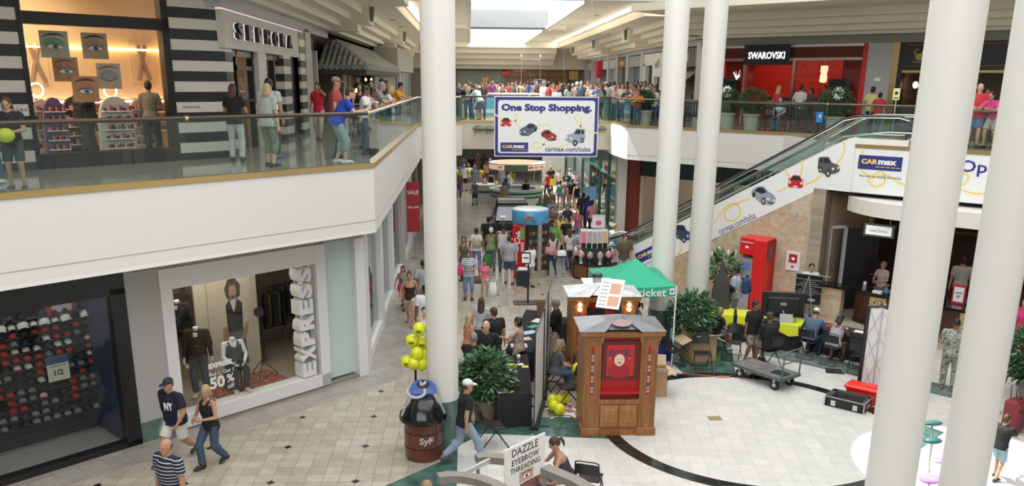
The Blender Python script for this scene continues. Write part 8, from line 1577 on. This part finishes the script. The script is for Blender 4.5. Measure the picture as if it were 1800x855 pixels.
# ---- right lower floor
person('man in pale blue shirt with blue backpack walking before the cash machine',HD(1297,467,1.84),60,'relaxed',1.84,False,'brown',('short','black'),('loose',(.36,.43,.50)),('shorts',(.25,.23,.19)),g=1.1)
person('auburn-haired woman in black tee talking to the man with the backpack',HD(1279,484,1.64),-60,'point',1.64,True,'tan',('long','red'),('tee',BLK),('shorts',(.42,.36,.28)))
person('fair-haired boy in black tee seated sideways at the yellow table',(6.65,21.35,0),-75,'sit',1.55,False,'tan',('bob','fair'),('tee',BLK),('shorts',(.14,.12,.11)),(.5,.5,.55))
person('man in black tee and camouflage shorts standing in front of the yellow table',(7.25,20.25,0),-150,'relaxed',1.72,False,'brown',('short','black'),('loose',BLK),('shorts',mottle('camo',[(.20,.18,.14),(.32,.29,.24),(.10,.09,.07)],14)),(.05,.04,.04),g=1.12,near=True)
person('man in black tee seated with his back turned before the big screen',(7.65,20.0,0),20,'sit',1.82,False,'brown',('cap',(.05,.05,.045)),('loose',BLK),('shorts',MC['camo']),(.04,.035,.03),g=1.2)
person('person in denim jacket and white cap seated writing at the black table',(8.98,20.72,0),-45,'write',1.72,False,'tan',('cap',(.70,.70,.70)),('long',(.08,.13,.20)),('jeans',(.03,.05,.09)))
person('woman in lilac sleeveless top seated writing at the black table',(9.4,20.2,0),-45,'write',1.66,True,'brown',('bob','black'),('tank',(.36,.34,.40)),('skirt',(.04,.04,.05)),g=1.18)
person('man in sunglasses and white shirt standing behind the easel sign',(10.45,24.55,0),165,'stand',1.74,False,'tan',('short','black'),('long',(.58,.60,.60)),('trousers',GRY),near=True)
person('soldier in grey camouflage uniform standing between the two big columns',(11.35,18.2,0),-30,'hold',1.78,False,'brown',('crop','black'),('long',mottle('army camo',[(.22,.23,.21),(.38,.38,.34),(.12,.13,.12)],12)),('trousers',MC['army camo']),(.2,.16,.12),g=1.1,near=True)
q=AtS(1558,436,38.2);person('woman in white and pink top behind the counter near the hanging sign',(q.x,q.y,0),120,'hold',1.66,True,'pale',('pony','fair'),('tee',(.60,.48,.48)),('jeans',(.04,.04,.05)))
q=AtS(1538,420,39.0);person('man in dark shirt and plaid shorts in the shadow behind the counter',(q.x,q.y,0),150,'stand',1.84,False,'brown',('short','black'),('tee',(.015,.015,.018)),('shorts',(.10,.11,.12)))
q=AtS(1706,385,38.5);person('man in white shirt and black trousers seen from behind inside the dark alcove',(q.x,q.y,.25),-20,'stand',1.84,False,'tan',('short','black'),('loose',(.45,.43,.42)),('trousers',BLK))
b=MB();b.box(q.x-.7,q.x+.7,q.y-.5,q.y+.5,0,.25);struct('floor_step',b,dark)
q=AtS(1698,498,36.6);person('person in blue tee seated behind the counter notice between the columns',(q.x,q.y,.12),120,'sit',1.7,True,'pale',('short','fair'),('tee',(.05,.10,.35)),('jeans',JN));b=MB();b.lathe([(.2,.0),(.03,.05),(.03,.5),(.18,.52),(.18,.57)],14);tag(b.build('counter_stool',black,loc=(q.x,q.y,0)),'black stool behind the counter between the columns','stool')
person('person in bright pink top at the far right edge above the leafy plant',(14.45,20.3,0),100,'relaxed',1.72,True,'tan',('long','brown'),('tee',(.62,.04,.16)),('shorts',(.05,.05,.06)))
a=person('child in black tee and denim shorts reaching out with a spray bottle, far right',(9.67,13.6,0),-60,'push',1.30,False,'tan',('short','brown'),('tee',BLK),('shorts',(.22,.34,.42)))
rj=MCACHE[('rig','push',False,1.0)];q=Vector((9.67,13.6,0))+Matrix.Rotation(R(-60),3,'Z')@((rj['wr'][0]+Vector((0,.09,0)))*(1.3/1.75))
t=thing('spray_bottle','green and white spray bottle held out by the child at the far right','bottle',(q.x,q.y,q.z-.10));b=MB();b.lathe([(.035,0),(.037,.14),(.014,.18)],12);b.build('bottle',mat('spray green',(.15,.55,.35),.3),t);b=MB();b.box(-.015,.05,-.012,.012,.18,.22);b.build('trigger_head',paper,t)
person('dark-haired person in dark top and violet jeans cut off by the right edge',(10.75,13.2,0),90,'cross',1.62,True,'tan',('long','black'),('tank',(.03,.03,.04)),('jeans',(.10,.10,.28)))
# ---- upper left gallery
Z5=5.28
bo=person('boy in black and white tee holding a yellow-green ball at the left edge',FT(34,333,Z5),195,'hold',1.44,False,'tan',('bob','brown'),('tee',(.015,.015,.017)),('shorts',(.05,.065,.08)),(.06,.06,.07),near=True)
q=Vector(bo.location)+Matrix.Rotation(R(195),3,'Z')@Vector((0,.36,.86));b=MB();b.ell((0,0,0),(.13,.13,.11),20,12);tag(b.build('ball',mat('ball lime',(.62,.68,.05),.4),loc=q,smooth=80),'yellow-green ball held by the boy at the left edge','ball')
person('person in jeans and white trainers mostly cut off by the left edge',FT(-2,322,Z5),170,'relaxed',1.66,False,'tan',('short','brown'),('tee',(.3,.3,.35)),('jeans',(.06,.11,.2)),(.65,.65,.65))
person('dark-haired woman in black cap-sleeve top seen from behind at the rail',FT(418,284,Z5),0,'hold',1.64,True,'tan',('long','brown'),('tee',(.01,.01,.012)),('trousers',(.5,.5,.5)))
person('dark-haired woman in black dress looking right, by the store door',FT(400,262,Z5),-70,'relaxed',1.68,True,'tan',('long','black'),('tank',(.012,.012,.013)),('skirt',(.012,.012,.013)))
person('person in dark clothes in the store doorway beside the striped pier',FT(388,262,Z5),180,'stand',1.70,True,'olive',('long','black'),('tank',(.25,.05,.04)),('jeans',JN))
vst=stripes('sage pinstripes',(.42,.45,.40),(.15,.18,.17),.035,'X',.85,.25)
person('blond woman in grey striped blouse and sage trousers at the rail',FT(476,293,Z5),-25,'relaxed',1.66,True,'pale',('bob','blond'),('loose',vst),('capri',(.20,.22,.19)),(.08,.06,.05),g=1.15)
person('dark-haired person partly hidden behind the blond woman in stripes',FT(480,279,Z5),-10,'stand',1.76,False,'tan',('short','black'),('tee',(.5,.5,.5)),('jeans',(.05,.06,.07)),(.1,.2,.4))
person('woman in red tee and checked skirt with her hand at her face',FT(563,247,Z5),172,'tohead',1.66,True,'tan',('long','brown'),('tee',(.50,.015,.03)),('capri',stripes('check skirt',(.60,.55,.50),(.35,.1,.1),.05)),(.1,.06,.05))
person('woman in royal blue tee and grey capri trousers leaning on the corner rail',(-2.62,18.2,Z5),-80,'lean',1.70,True,'pale',('short','brown'),('tee',(.02,.05,.42)),('capri',(.30,.36,.38)),(.65,.66,.66),g=1.22,near=True)
person('man in dark patterned cap standing behind the woman in royal blue',(-3.0,19.6,Z5),-90,'stand',1.80,False,'tan',('cap',(.25,.20,.16)),('tee',(.35,.05,.05)),('jeans',JN))
person('person in white tee and black backpack straps at the rail past the blue woman',(-2.45,20.5,Z5),-95,'hold',1.62,False,'brown',('short','black'),('tee',(.62,.62,.62)),('jeans',JN))
person('person in red floral shirt leaning on the rail',(-2.6,22.4,Z5),-90,'lean',1.66,True,'brown',('short','black'),('tee',MC['red floral']),('jeans',JN),g=1.15)
person('man in grey tee leaning on the rail next to the red floral shirt',(-2.6,24.6,Z5),-90,'lean',1.80,False,'tan',('short','grey'),('tee',(.22,.23,.26)),('jeans',JN),g=1.1)
person('blond woman in white tee leaning on the rail further along',(-2.55,27.0,Z5),-90,'lean',1.66,True,'pale',('bob','blond'),('tee',(.62,.62,.62)),('jeans',JN))
person('man in orange-yellow tee at the rail beside the left column',(-2.45,29.6,Z5),-100,'lean',1.78,False,'tan',('short','black'),('loose',(.70,.30,.02)),('shorts',KHA),g=1.1)
person('person in dark grey behind the man in orange-yellow',(-2.9,30.5,Z5),-90,'stand',1.74,True,'tan',('long','brown'),('tee',(.06,.06,.07)),('jeans',JN))
person('woman in black tank top pushing a stroller along the gallery',(-3.35,27.0,Z5),178,'push',1.66,True,'tan',('long','brown'),('tank',(.02,.015,.015)),('jeans',(.05,.06,.08)))
person('man in pale blue shirt walking beside the stroller',(-3.15,28.4,Z5),178,'walk',1.76,False,'tan',('short','black'),('loose',(.36,.46,.56)),('shorts',KHA))
person('man in olive shirt by the awning further along the gallery',(-3.35,33.5,Z5),-60,'stand',1.80,False,'olive',('short','black'),('tee',(.16,.12,.04)),('trousers',(.1,.08,.05)))
t=thing('stroller','dark baby stroller with hood in front of the woman in black','stroller',(-3.35,26.25,Z5),178);b=MB();b.lathe([(.0,.95),(.18,.90),(.26,.78),(.28,.66)],14,T(0,0,0),0,180);b.lathe([(.28,.66),(.26,.60)],14,None,0,180);b.build('hood',mat('stroller grey',(.07,.07,.06),.7),t);b=MB();b.box(-.2,.2,-.1,.25,.38,.45,b=.02);b.box(-.2,.2,-.14,-.08,.4,.8,b=.02);b.build('seat',mat('stroller grey',(.07,.07,.06),.7),t)
b=MB()
for s in(-.24,.24):b.tube([(s,.3,.12),(s,-.1,.55),(s,-.45,1.0)],.015,6);b.tube([(s,-.3,.12),(s,.2,.5)],.015,6)
b.tube([(-.24,-.45,1.0),(.24,-.45,1.0)],.018,6);b.build('frame',steel,t)
for s in(-.24,.24):
 for y in(.3,-.3):b=MB(T(s,y,.1)@RY(90));b.lathe([(.1,-.02),(.1,.02)],14);b.build('wheel',black,t)
person('small child sitting in the stroller',(-3.35,26.3,Z5+.26),178,'sit',.78,False,'pale',('short','fair'),('tee',(.5,.48,.46)),('shorts',(.6,.6,.6)),(.65,.65,.65))
# inside the cosmetics store
for(u,d,lb,tp_,fc)in((265,1.0,'person in khaki top and dark cap browsing inside the cosmetics store, right',('tee',(.24,.20,.15)),20),(158,1.7,'person in black bending behind the lowest eye poster in the store',('long',BLK),100),(140,1.9,'dark figure at the counter in the cosmetics store, left of centre',('tee',(.02,.02,.02)),-60)):
 q=MS@Vector((PU(u,200,d)[0],0,-d));person(lb,(q.x,q.y,5.3),fc,'hold',1.66,u>200,'tan',('short','black'),tp_,('jeans',(.02,.02,.025)))
 # ---- crowd on the bridge and the galleries
up=[  # px, Y, h, face, pose, fem, skin, hair, top, bottom, label
(805,39.3,1.66,-160,'stand',True,'tan',('short','brown'),('tee',(.03,.04,.05)),('jeans',JN),'woman in dark top at the left end of the bridge rail beside the column'),(813,39.0,1.70,-90,'lean',True,'pale',('long','blond'),('tee',BLK),('shorts',KHA),'blond woman in black leaning at the left end of the bridge'),(823,41.2,1.76,170,'stand',False,'brown',('short','black'),('tee',(.38,.40,.42)),('jeans',JN),'man in grey tee behind the bridge rail, left'),(831,40.9,1.60,100,'stand',True,'tan',('short','black'),('tee',(.02,.02,.03)),('jeans',JN),'person in black left of the woman in violet skirt'),(840,38.9,1.68,40,'lean',True,'tan',('short','fair'),('loose',(.58,.64,.62)),('skirt',(.11,.09,.15)),'woman in pale striped blouse and violet-grey skirt leaning on the bridge rail'),(848,41.0,1.68,170,'stand',False,'tan',('short','brown'),('tee',(.05,.05,.05)),('jeans',JN),'man in black right of the woman in violet skirt'),(883,46.5,1.70,180,'lean',True,'pale',('long','red'),('tank',BLK),('jeans',JN),'brown-haired woman in black vest leaning over the blue counter'),(909,46.6,1.74,90,'relaxed',True,'tan',('short','black'),('tank',(.03,.09,.11)),('jeans',JN),'short-haired woman in dark teal vest in profile at the blue counter'),(855,62,1.72,180,'stand',False,'tan',('short','black'),('tee',(.6,.06,.06)),('jeans',JN),'person in red tee with white print in the far hall'),(861,64,1.72,180,'stand',False,'tan',('short','brown'),('tee',(.65,.4,.1)),('jeans',JN),'person in amber tee in the far hall'),(868,63,1.74,170,'stand',True,'tan',('short','black'),('tee',(.66,.66,.66)),('jeans',JN),'person in white tee in the far hall, left of the counter women'),(874,65,1.76,0,'stand',False,'tan',('short','black'),('tee',(.5,.1,.12)),('jeans',JN),'person in crimson tee in the far hall, between the counter women'),(921,60,1.6,180,'stand',True,'tan',('short','brown'),('tee',(.45,.3,.28)),('jeans',JN),'person in pinkish top before the wooden facade'),(927,61,1.74,0,'stand',False,'pale',('short','brown'),('tee',(.04,.10,.45)),('jeans',JN),'person in bright blue tee before the wooden facade'),(954,41.4,1.76,-60,'stand',False,'pale',('short','grey'),('tee',(.64,.64,.66)),('jeans',JN),'man in white shirt behind the banner, left of the man in red'),(963,39.5,1.74,-90,'relaxed',False,'olive',('short','black'),('tee',(.42,.03,.04)),('jeans',JN),'dark-haired man in red tee just above the banner'),(972,42.0,1.66,180,'stand',False,'tan',('short','black'),('tee',(.55,.12,.14)),('jeans',JN),'person in crimson tee behind, above the banner'),(978,39.2,1.50,180,'stand',False,'olive',('short','black'),('tee',(.62,.66,.70)),('jeans',JN),'boy in pale blue-white tee above the banner'),(988,40.8,1.68,10,'stand',True,'tan',('long','black'),('tee',(.02,.02,.025)),('jeans',JN),'woman with long black hair and black top above the banner'),(999,39.1,1.66,20,'stand',True,'tan',('long','black'),('tee',(.38,.41,.43)),('jeans',JN),'woman with long black hair and pale grey top above the banner'),(983,61,1.78,180,'stand',False,'tan',('short','brown'),('tee',(.75,.22,.03)),('jeans',JN),'man in bright orange tee further back on the right'),(992,62,1.70,180,'stand',True,'tan',('short','brown'),('tee',(.75,.2,.22)),('jeans',JN),'person in coral tee further back on the right'),(1020,41.8,1.78,180,'stand',False,'pale',('short','fair'),('tee',(.08,.12,.17)),('jeans',JN),'man in slate blue tee and sunglasses above the banner right'),(1013,42.2,1.74,170,'stand',False,'pale',('cap',WHT),('tee',(.6,.62,.62)),('jeans',JN),'man in white cap behind the man in slate blue'),(1032,44.9,1.80,180,'stand',False,'pale',('short','fair'),('tee',(.68,.68,.68)),('jeans',JN),'man in white tee behind, right part of the bridge'),(1037,41.0,1.64,180,'stand',True,'pale',('long','fair'),('tee',(.5,.38,.3)),('jeans',JN),'woman with long fair hair above the banner right'),(1044,47,1.70,180,'stand',True,'tan',('long','brown'),('tee',(.5,.04,.05)),('jeans',JN),'woman in red further back near the right stores'),(1047,39.1,1.76,180,'lean',False,'pale',('short','brown'),('tee',(.16,.26,.44)),('jeans',JN),'man in cornflower blue tee leaning at the right end of the banner'),(1057,40.6,1.66,20,'relaxed',True,'tan',('long','red'),('tee',(.05,.10,.08)),('shorts',(.03,.03,.03)),'auburn-haired woman with a camera strap right of the banner'),(1064,41.5,1.76,10,'stand',False,'pale',('cap',(.6,.55,.5)),('loose',(.70,.70,.68)),('shorts',(.06,.05,.08)),'man in white tee and pale cap seen from behind, right of the banner'),(1078,44,1.80,-10,'stand',False,'tan',('short','brown'),('loose',(.62,.62,.60)),('jeans',JN),'man in off-white shirt right of the banner, further back'),(1080,40.3,1.60,160,'stand',True,'olive',('short','grey'),('tee',(.42,.28,.28)),('jeans',JN),'older person in dusty pink near the green post'),(1086,41.2,1.70,170,'stand',True,'tan',('short','black'),('tee',stripes('blue plaid',(.55,.6,.7),(.1,.2,.45),.07)),('jeans',JN),'person in blue and white check near the green post'),(1070,54,1.74,170,'stand',False,'brown',('short','black'),('tee',(.3,.3,.32)),('jeans',JN),'man in mid grey outside the dark shop door'),]
for px,Y_,h,fc,po,fe,sk,ha,tp_,bo_,lb in up:q=UY(px,Y_);person(lb,(q[0],q[1],Z5),fc,po,h,fe,sk,ha,tp_,bo_)
for i,(px,Y_,c,lb)in enumerate(((808,44.9,(.4,.4,.38),'ash grey'),(818,45.0,(.55,.2,.15),'brick red'),(827,61,(.2,.3,.5),'mid blue'),(845,61.5,(.6,.58,.5),'cream'),(851,60.8,(.1,.1,.12),'black'),(866,61,(.3,.1,.3),'plum'),(880,62.5,(.65,.65,.62),'chalk white'),(893,61,(.5,.12,.1),'tomato red'),(900,63,(.15,.2,.15),'bottle green'),(915,62,(.6,.5,.2),'mustard'),(935,61,(.5,.5,.55),'pale slate'),(943,62,(.25,.1,.08),'rust brown'),(968,45.0,(.6,.6,.6),'white'),(985,45.0,(.2,.22,.3),'indigo'),(1006,41.2,(.6,.45,.4),'peach'),(1026,45.2,(.1,.25,.2),'dark teal'),(1052,45.1,(.62,.62,.6),'bone white'),(1060,47.5,(.3,.3,.33),'iron grey'),(1067,50,(.55,.1,.12),'scarlet'),(1074,47,(.12,.14,.2),'midnight blue'),(1084,46,(.5,.46,.3),'khaki'),(1090,49,(.65,.6,.6),'blush'))):
 q=UY(px,Y_);person('person in %s top in the far upper crowd'%lb,q,(180,160,20,200)[i%4],'stand',1.6+.03*(i*7%6),i%2==0,('tan','pale','brown','olive')[i*3%4],(('long','short','short','bob')[i%4],('brown','black','fair')[i%3]),('tee',c),('jeans',JN))
 # crowd along the right rail: offsets behind the rail
rp_=[  # px, distance behind the rail, ...
(1092,.40,1.80,100,'lean',False,'olive',('short','brown'),('tank',(.40,.24,.15)),('trousers',(.03,.03,.04)),'bare-armed man in tan vest leaning far over the corner rail'),(1098,1.0,1.68,130,'stand',False,'tan',('cap',(.03,.03,.03)),('tee',(.68,.68,.66)),('jeans',JN),'boy in white tee and black cap in the corner crowd'),(1104,.7,1.66,140,'lean',False,'tan',('short','black'),('tee',(.05,.05,.05)),('jeans',(.2,.25,.3)),'person in black tee leaning at the corner rail'),(1106,1.6,1.74,140,'stand',False,'tan',('cap',(.03,.03,.035)),('tee',(.3,.31,.34)),('jeans',JN),'man in grey tee and black cap in the corner crowd'),(1112,1.5,1.66,140,'stand',True,'tan',('long','black'),('tee',(.10,.10,.13)),('jeans',JN),'woman in charcoal top in the corner crowd'),(1114,.5,1.60,150,'lean',True,'tan',('short','black'),('tee',(.45,.50,.55)),('jeans',JN),'person in pale blue-grey leaning by the person in orange'),(1121,.35,1.55,170,'lean',True,'tan',('short','black'),('loose',(.60,.17,.02)),('jeans',(.06,.1,.18)),'person in orange tee leaning over the rail by the potted shrub'),(1119,1.6,1.78,150,'stand',False,'olive',('short','black'),('tee',(.05,.015,.02)),('jeans',JN),'man in dark maroon tee in the corner crowd'),(1126,2.4,1.78,150,'stand',False,'tan',('short','brown'),('tee',(.10,.15,.22)),('jeans',JN),'man in steel blue tee at the back of the corner crowd'),(1132,1.8,1.80,160,'stand',False,'olive',('short','black'),('loose',(.66,.65,.66)),('jeans',JN),'broad man in white tee right of the corner crowd'),(1138,2.4,1.68,160,'stand',True,'olive',('short','black'),('tee',(.5,.46,.46)),('jeans',JN),'woman in pale mauve right of the broad man in white'),(1146,2.8,1.60,160,'stand',True,'tan',('short','brown'),('tee',(.4,.2,.18)),('jeans',JN),'person in rust top at the right end of the corner crowd'),(1153,3.0,1.66,160,'stand',False,'brown',('short','black'),('tee',(.06,.06,.08)),('jeans',JN),'person in black near the dark shopfront by the column'),(1218,1.5,1.66,60,'sit',True,'brown',('short','black'),('tee',(.40,.50,.62)),('jeans',JN),'person in pale blue seated on the bench between the columns'),(1366,2.2,1.68,-60,'relaxed',True,'pale',('long','blond'),('tee',(.48,.03,.04)),('jeans',JN),'blond woman in red tee before the crystal store entrance'),(1374,1.15,1.66,135,'sit',True,'pale',('long','brown'),('tee',(.45,.58,.70)),('jeans',JN),'brown-haired person in pale blue seated on the bench below the woman in red'),(1405,2.4,1.74,-60,'walk',False,'tan',('short','black'),('loose',(.62,.60,.58)),('jeans',JN),'man in cream shirt walking past the crystal store'),(1425,1.6,1.60,100,'stand',True,'brown',('short','black'),('tee',(.05,.03,.03)),('jeans',JN),'person in dark brown seen over the right rail'),(1448,2.4,1.70,120,'stand',True,'brown',('short','black'),('tee',(.03,.03,.04)),('jeans',JN),'person in black by the shrub before the right red window'),(1531,2.4,1.70,-60,'walk',False,'olive',('short','black'),('tee',(.62,.56,.22)),('jeans',JN),'boy in yellow tee walking past the grey pier'),(1545,1.8,1.50,-60,'walk',False,'olive',('short','black'),('tee',(.45,.04,.04)),('jeans',JN),'smaller boy in red tee beside the boy in yellow'),]
rp_+=[(1088,2.0,1.72,150,'stand',False,'tan',('short','fair'),('tee',(.5,.52,.55)),('jeans',JN),'man in silver grey tee behind the bare-armed man at the corner'),(1094,2.9,1.70,160,'stand',True,'pale',('long','brown'),('tee',(.55,.5,.4)),('jeans',JN),'woman in sand-coloured top deep in the corner crowd'),(1101,3.6,1.78,160,'stand',False,'brown',('crop','black'),('tee',(.62,.62,.6)),('jeans',JN),'tall man in off-white deep in the corner crowd'),(1109,3.0,1.72,150,'stand',False,'tan',('cap',(.5,.1,.1)),('tee',(.2,.22,.26)),('jeans',JN),'man in red cap deep in the corner crowd'),(1117,3.4,1.66,170,'stand',True,'olive',('long','black'),('tee',(.35,.06,.1)),('jeans',JN),'woman in wine red top deep in the corner crowd'),(1123,1.2,1.62,150,'stand',True,'tan',('long','brown'),('tee',(.12,.13,.16)),('jeans',JN),'woman in graphite top between the orange tee and the broad man'),(1143,1.5,1.72,150,'stand',False,'tan',('short','brown'),('tee',(.2,.26,.2)),('jeans',JN),'man in moss green tee behind the corner shrub'),(1150,1.2,1.60,150,'stand',True,'tan',('short','black'),('tee',(.55,.55,.58)),('jeans',JN),'woman in light grey beside the first far column'),]
for px,off,h,fc,po,fe,sk,ha,tp_,bo_,lb in rp_:
 s0=41.2+off*math.sqrt(2)
 q=AtS(px,180,s0)
 if q.x<6.6:q=AtY(px,180,34.6+off);q.x=max(q.x,6.6+.3)
 z_=Z5+(.0 if po!='sit' else 0);person(lb,(q.x,q.y,z_),fc,po,h,fe,sk,ha,tp_,bo_)
q=AtS(1720,180,38.2);person('bald man in red tee and blue shorts between the big columns on the upper floor',(q.x,q.y,Z5),150,'hold',1.80,False,'pale',('bald','fair'),('loose',(.55,.03,.04)),('shorts',(.08,.16,.30)),g=1.2)
q=AtS(1747,180,38.0);person('dark-haired woman in magenta top between the big columns on the upper floor',(q.x,q.y,Z5),120,'lean',1.70,True,'tan',('long','black'),('tee',(.60,.05,.22)),('shorts',KHA),g=1.1)
q=AtS(1734,180,40.3);person('person in dark top behind the man in red on the upper floor',(q.x,q.y,Z5),150,'stand',1.66,True,'brown',('short','black'),('tee',(.03,.03,.03)),('jeans',JN))
# ---- handbags and things carried
def bag(label,p,m,w=.3,h=.24,strap=.28,name='handbag',rz=0,group=None):
 t=thing(name,label,'bag',p,rz,group);b=MB();b.loft([((0,0,0),(w*.42,0,0),(0,.045,0)),((0,0,.02),(w*.5,0,0),(0,.06,0)),((0,0,h*.6),(w*.48,0,0),(0,.05,0)),((0,0,h),(w*.36,0,0),(0,.02,0))],12);b.build('bag_body',m,t,smooth=50);b=MB();b.tube([(-w*.3,0,h*.9),(-w*.15,0,h+strap*.8),(0,0,h+strap),(w*.15,0,h+strap*.8),(w*.3,0,h*.9)],.009,5);b.build('strap',m,t)
pk=mat('hot pink bag',(.65,.03,.14),.5)
bag('hot pink bag on the shoulder of the woman in blue stripes',(-.42,26.8,.85),pk,.42,.34);bag('brown handbag hanging between the striped woman and the girl in pink',(.22,26.9,.55),mat('bag brown',(.14,.07,.04),.5),.36,.26);bag('white plastic bag carried by the small girl in pink',(.78,27.2,.12),paper,.26,.4,.1);bag('pink handbag of the girl behind the woman in brown',tuple(Vector(FT(706,543))+Vector((-.0,-.2,.62))),pk,.2,.24)
p=HD(972,408,1.66);bag('pink shoulder bag of the woman in the white cardigan',(p[0]-.12,p[1]-.22,.88),mat('bag rose',(.60,.26,.26),.5),.38,.26);p=HD(989,412,1.62);bag('white handbag of the woman in black at the gumball island',(p[0]-.05,p[1]-.28,.86),paper,.34,.22)
p=HD(837,400,1.70);bag('beige shoulder bag of the woman in white blouse',(p[0]+.02,p[1]-.18,.98),mat('bag beige',(.38,.32,.24),.5),.34,.24);bag('green and dark shopping bag beside the woman in violet trousers',(p[0]+.42,p[1]-.1,.15),mat('bag green',(.06,.20,.05),.5),.4,.55,.12)
p=HD(963,300,1.70);bag('yellow shoulder bag of the woman in red',(p[0]+.3,p[1]-.1,.8),mat('bag yellow',(.80,.62,.03),.5),.4,.4)
p=HD(1297,467,1.84);t=thing('backpack','dark blue backpack on the man in the pale blue shirt','backpack',(p[0]+.24,p[1]-.12,1.02),60);b=MB();b.box(-.16,.16,-.12,.08,0,.46,b=.05);b.build('pack',mat('pack blue',(.02,.05,.16),.7),t);b=MB();b.box(-.12,.12,-.17,-.11,.04,.24,b=.03);b.build('front_pocket',mat('pack dark',(.012,.03,.10),.7),t)
q=Vector((-2.62,18.2,Z5))+Vector((.52,-.12,1.1));b=MB();b.lathe([(.032,0),(.042,.13)],14);b.k=1;b.lathe([(.044,.13),(.044,.145),(.036,.155)],14);tag(b.build('coffee_cup',[mat('cup kraft',(.42,.30,.18),.6),paper],loc=(-2.05,19.35,6.385)),'paper coffee cup standing on the gallery handrail','cup')
# ---- mannequins in the express window
def mannequin(label,x,d,z,pose,h,top,bot,rz):
 q=ML@Vector((PU(x,600,d,22.2)[0],z,-d));t=thing('mannequin',label,'mannequin',tuple(q),rz);t.scale=(h/1.75,)*3;k=(pose,False,1.0);J=cached(('rig',)+k,lambda:rig(pose,False,1.0))
 def hl():
  me=cached(('body',)+k,lambda:make_body(J,False,1.0)).copy();import bmesh;bm=bmesh.new();bm.from_mesh(me);c=J['nb']+(J['hc']-J['nb'])*.45;n=(J['hc']-J['nb']).normalized()
  r=bmesh.ops.bisect_plane(bm,geom=bm.verts[:]+bm.edges[:]+bm.faces[:],plane_co=c,plane_no=n,clear_outer=False)
  bmesh.ops.delete(bm,geom=[v for v in bm.verts if(v.co-c).dot(n)>1e-4 and(v.co-J['hc']).length<.2],context='VERTS');ed=[e for e in bm.edges if e.is_boundary];bmesh.ops.contextual_create(bm,geom=ed);bm.to_mesh(me);bm.free();return me
 put('body',cached(('headless',)+k,hl),SK['mannequin'],t);put('jacket',cached(('top',top[0])+k,lambda:make_top(J,False,1.0,top[0])),CM(top[1]),t);put('trousers',cached(('bot',bot[0])+k,lambda:make_bottom(J,False,1.0,bot[0])),CM(bot[1]),t)
 for i in(0,1):put('shoe',cached(('shoe',i)+k,lambda:make_shoe(J,i)),CM((.55,.50,.42)),t)
 b=MB();a_=J['nb']-J['s']*.03+J['v']*.09;b.add([a_+Vector((-.045,.02,.02)),a_+Vector((.045,.02,.02)),a_-J['s']*.26+Vector((.02,.035,0)),a_-J['s']*.26+Vector((-.02,.035,0)),a_+Vector((-.045,.035,.02)),a_+Vector((.045,.035,.02)),a_-J['s']*.26+Vector((.02,.05,0)),a_-J['s']*.26+Vector((-.02,.05,0))],[(0,1,2,3),(7,6,5,4),(0,4,5,1),(1,5,6,2),(2,6,7,3),(3,7,4,0)]);b.build('shirt_front',paper,t)
mannequin('headless white mannequin in dark jacket and jeans, left in the shop window',346,.75,.33,'stand',1.82,('long',(.035,.028,.022)),('jeans',(.05,.06,.07)),190)
mannequin('headless dark-dressed mannequin in the back left corner of the shop window',318,1.5,.8,'stand',1.8,('long',(.02,.02,.022)),('jeans',(.02,.02,.025)),180)
mannequin('headless white mannequin seated on a stool in grey vest, centre of the shop window',406,.75,.32,'sit',1.82,('tank',(.10,.10,.105)),('jeans',(.04,.045,.05)),215)
bpy.data.scenes.remove(TS)
# nobody stands inside a neighbour: step back the farther of two that are too close
for _ in range(30):
 for i,a in enumerate(NPEOPLE):
  for c in NPEOPLE[i+1:]:
   if abs(a.location.z-c.location.z)>.5 or max(a.location.y,c.location.y)<26 or 'stroller' in a['label']+c['label']or 'bench' in a['label']+c['label']:continue
   d=(a.location.xy-c.location.xy).length
   if d<.47:f=c if c.location.y>=a.location.y else a;k=1+.06/f.location.y;f.location.x*=k;f.location.y*=k
for a in NPEOPLE:
 if a.location.z>5 and-.3<a.location.x<6.3 and 42.3<a.location.y<44.6:f=44.75/a.location.y;a.location.x*=f;a.location.y*=f
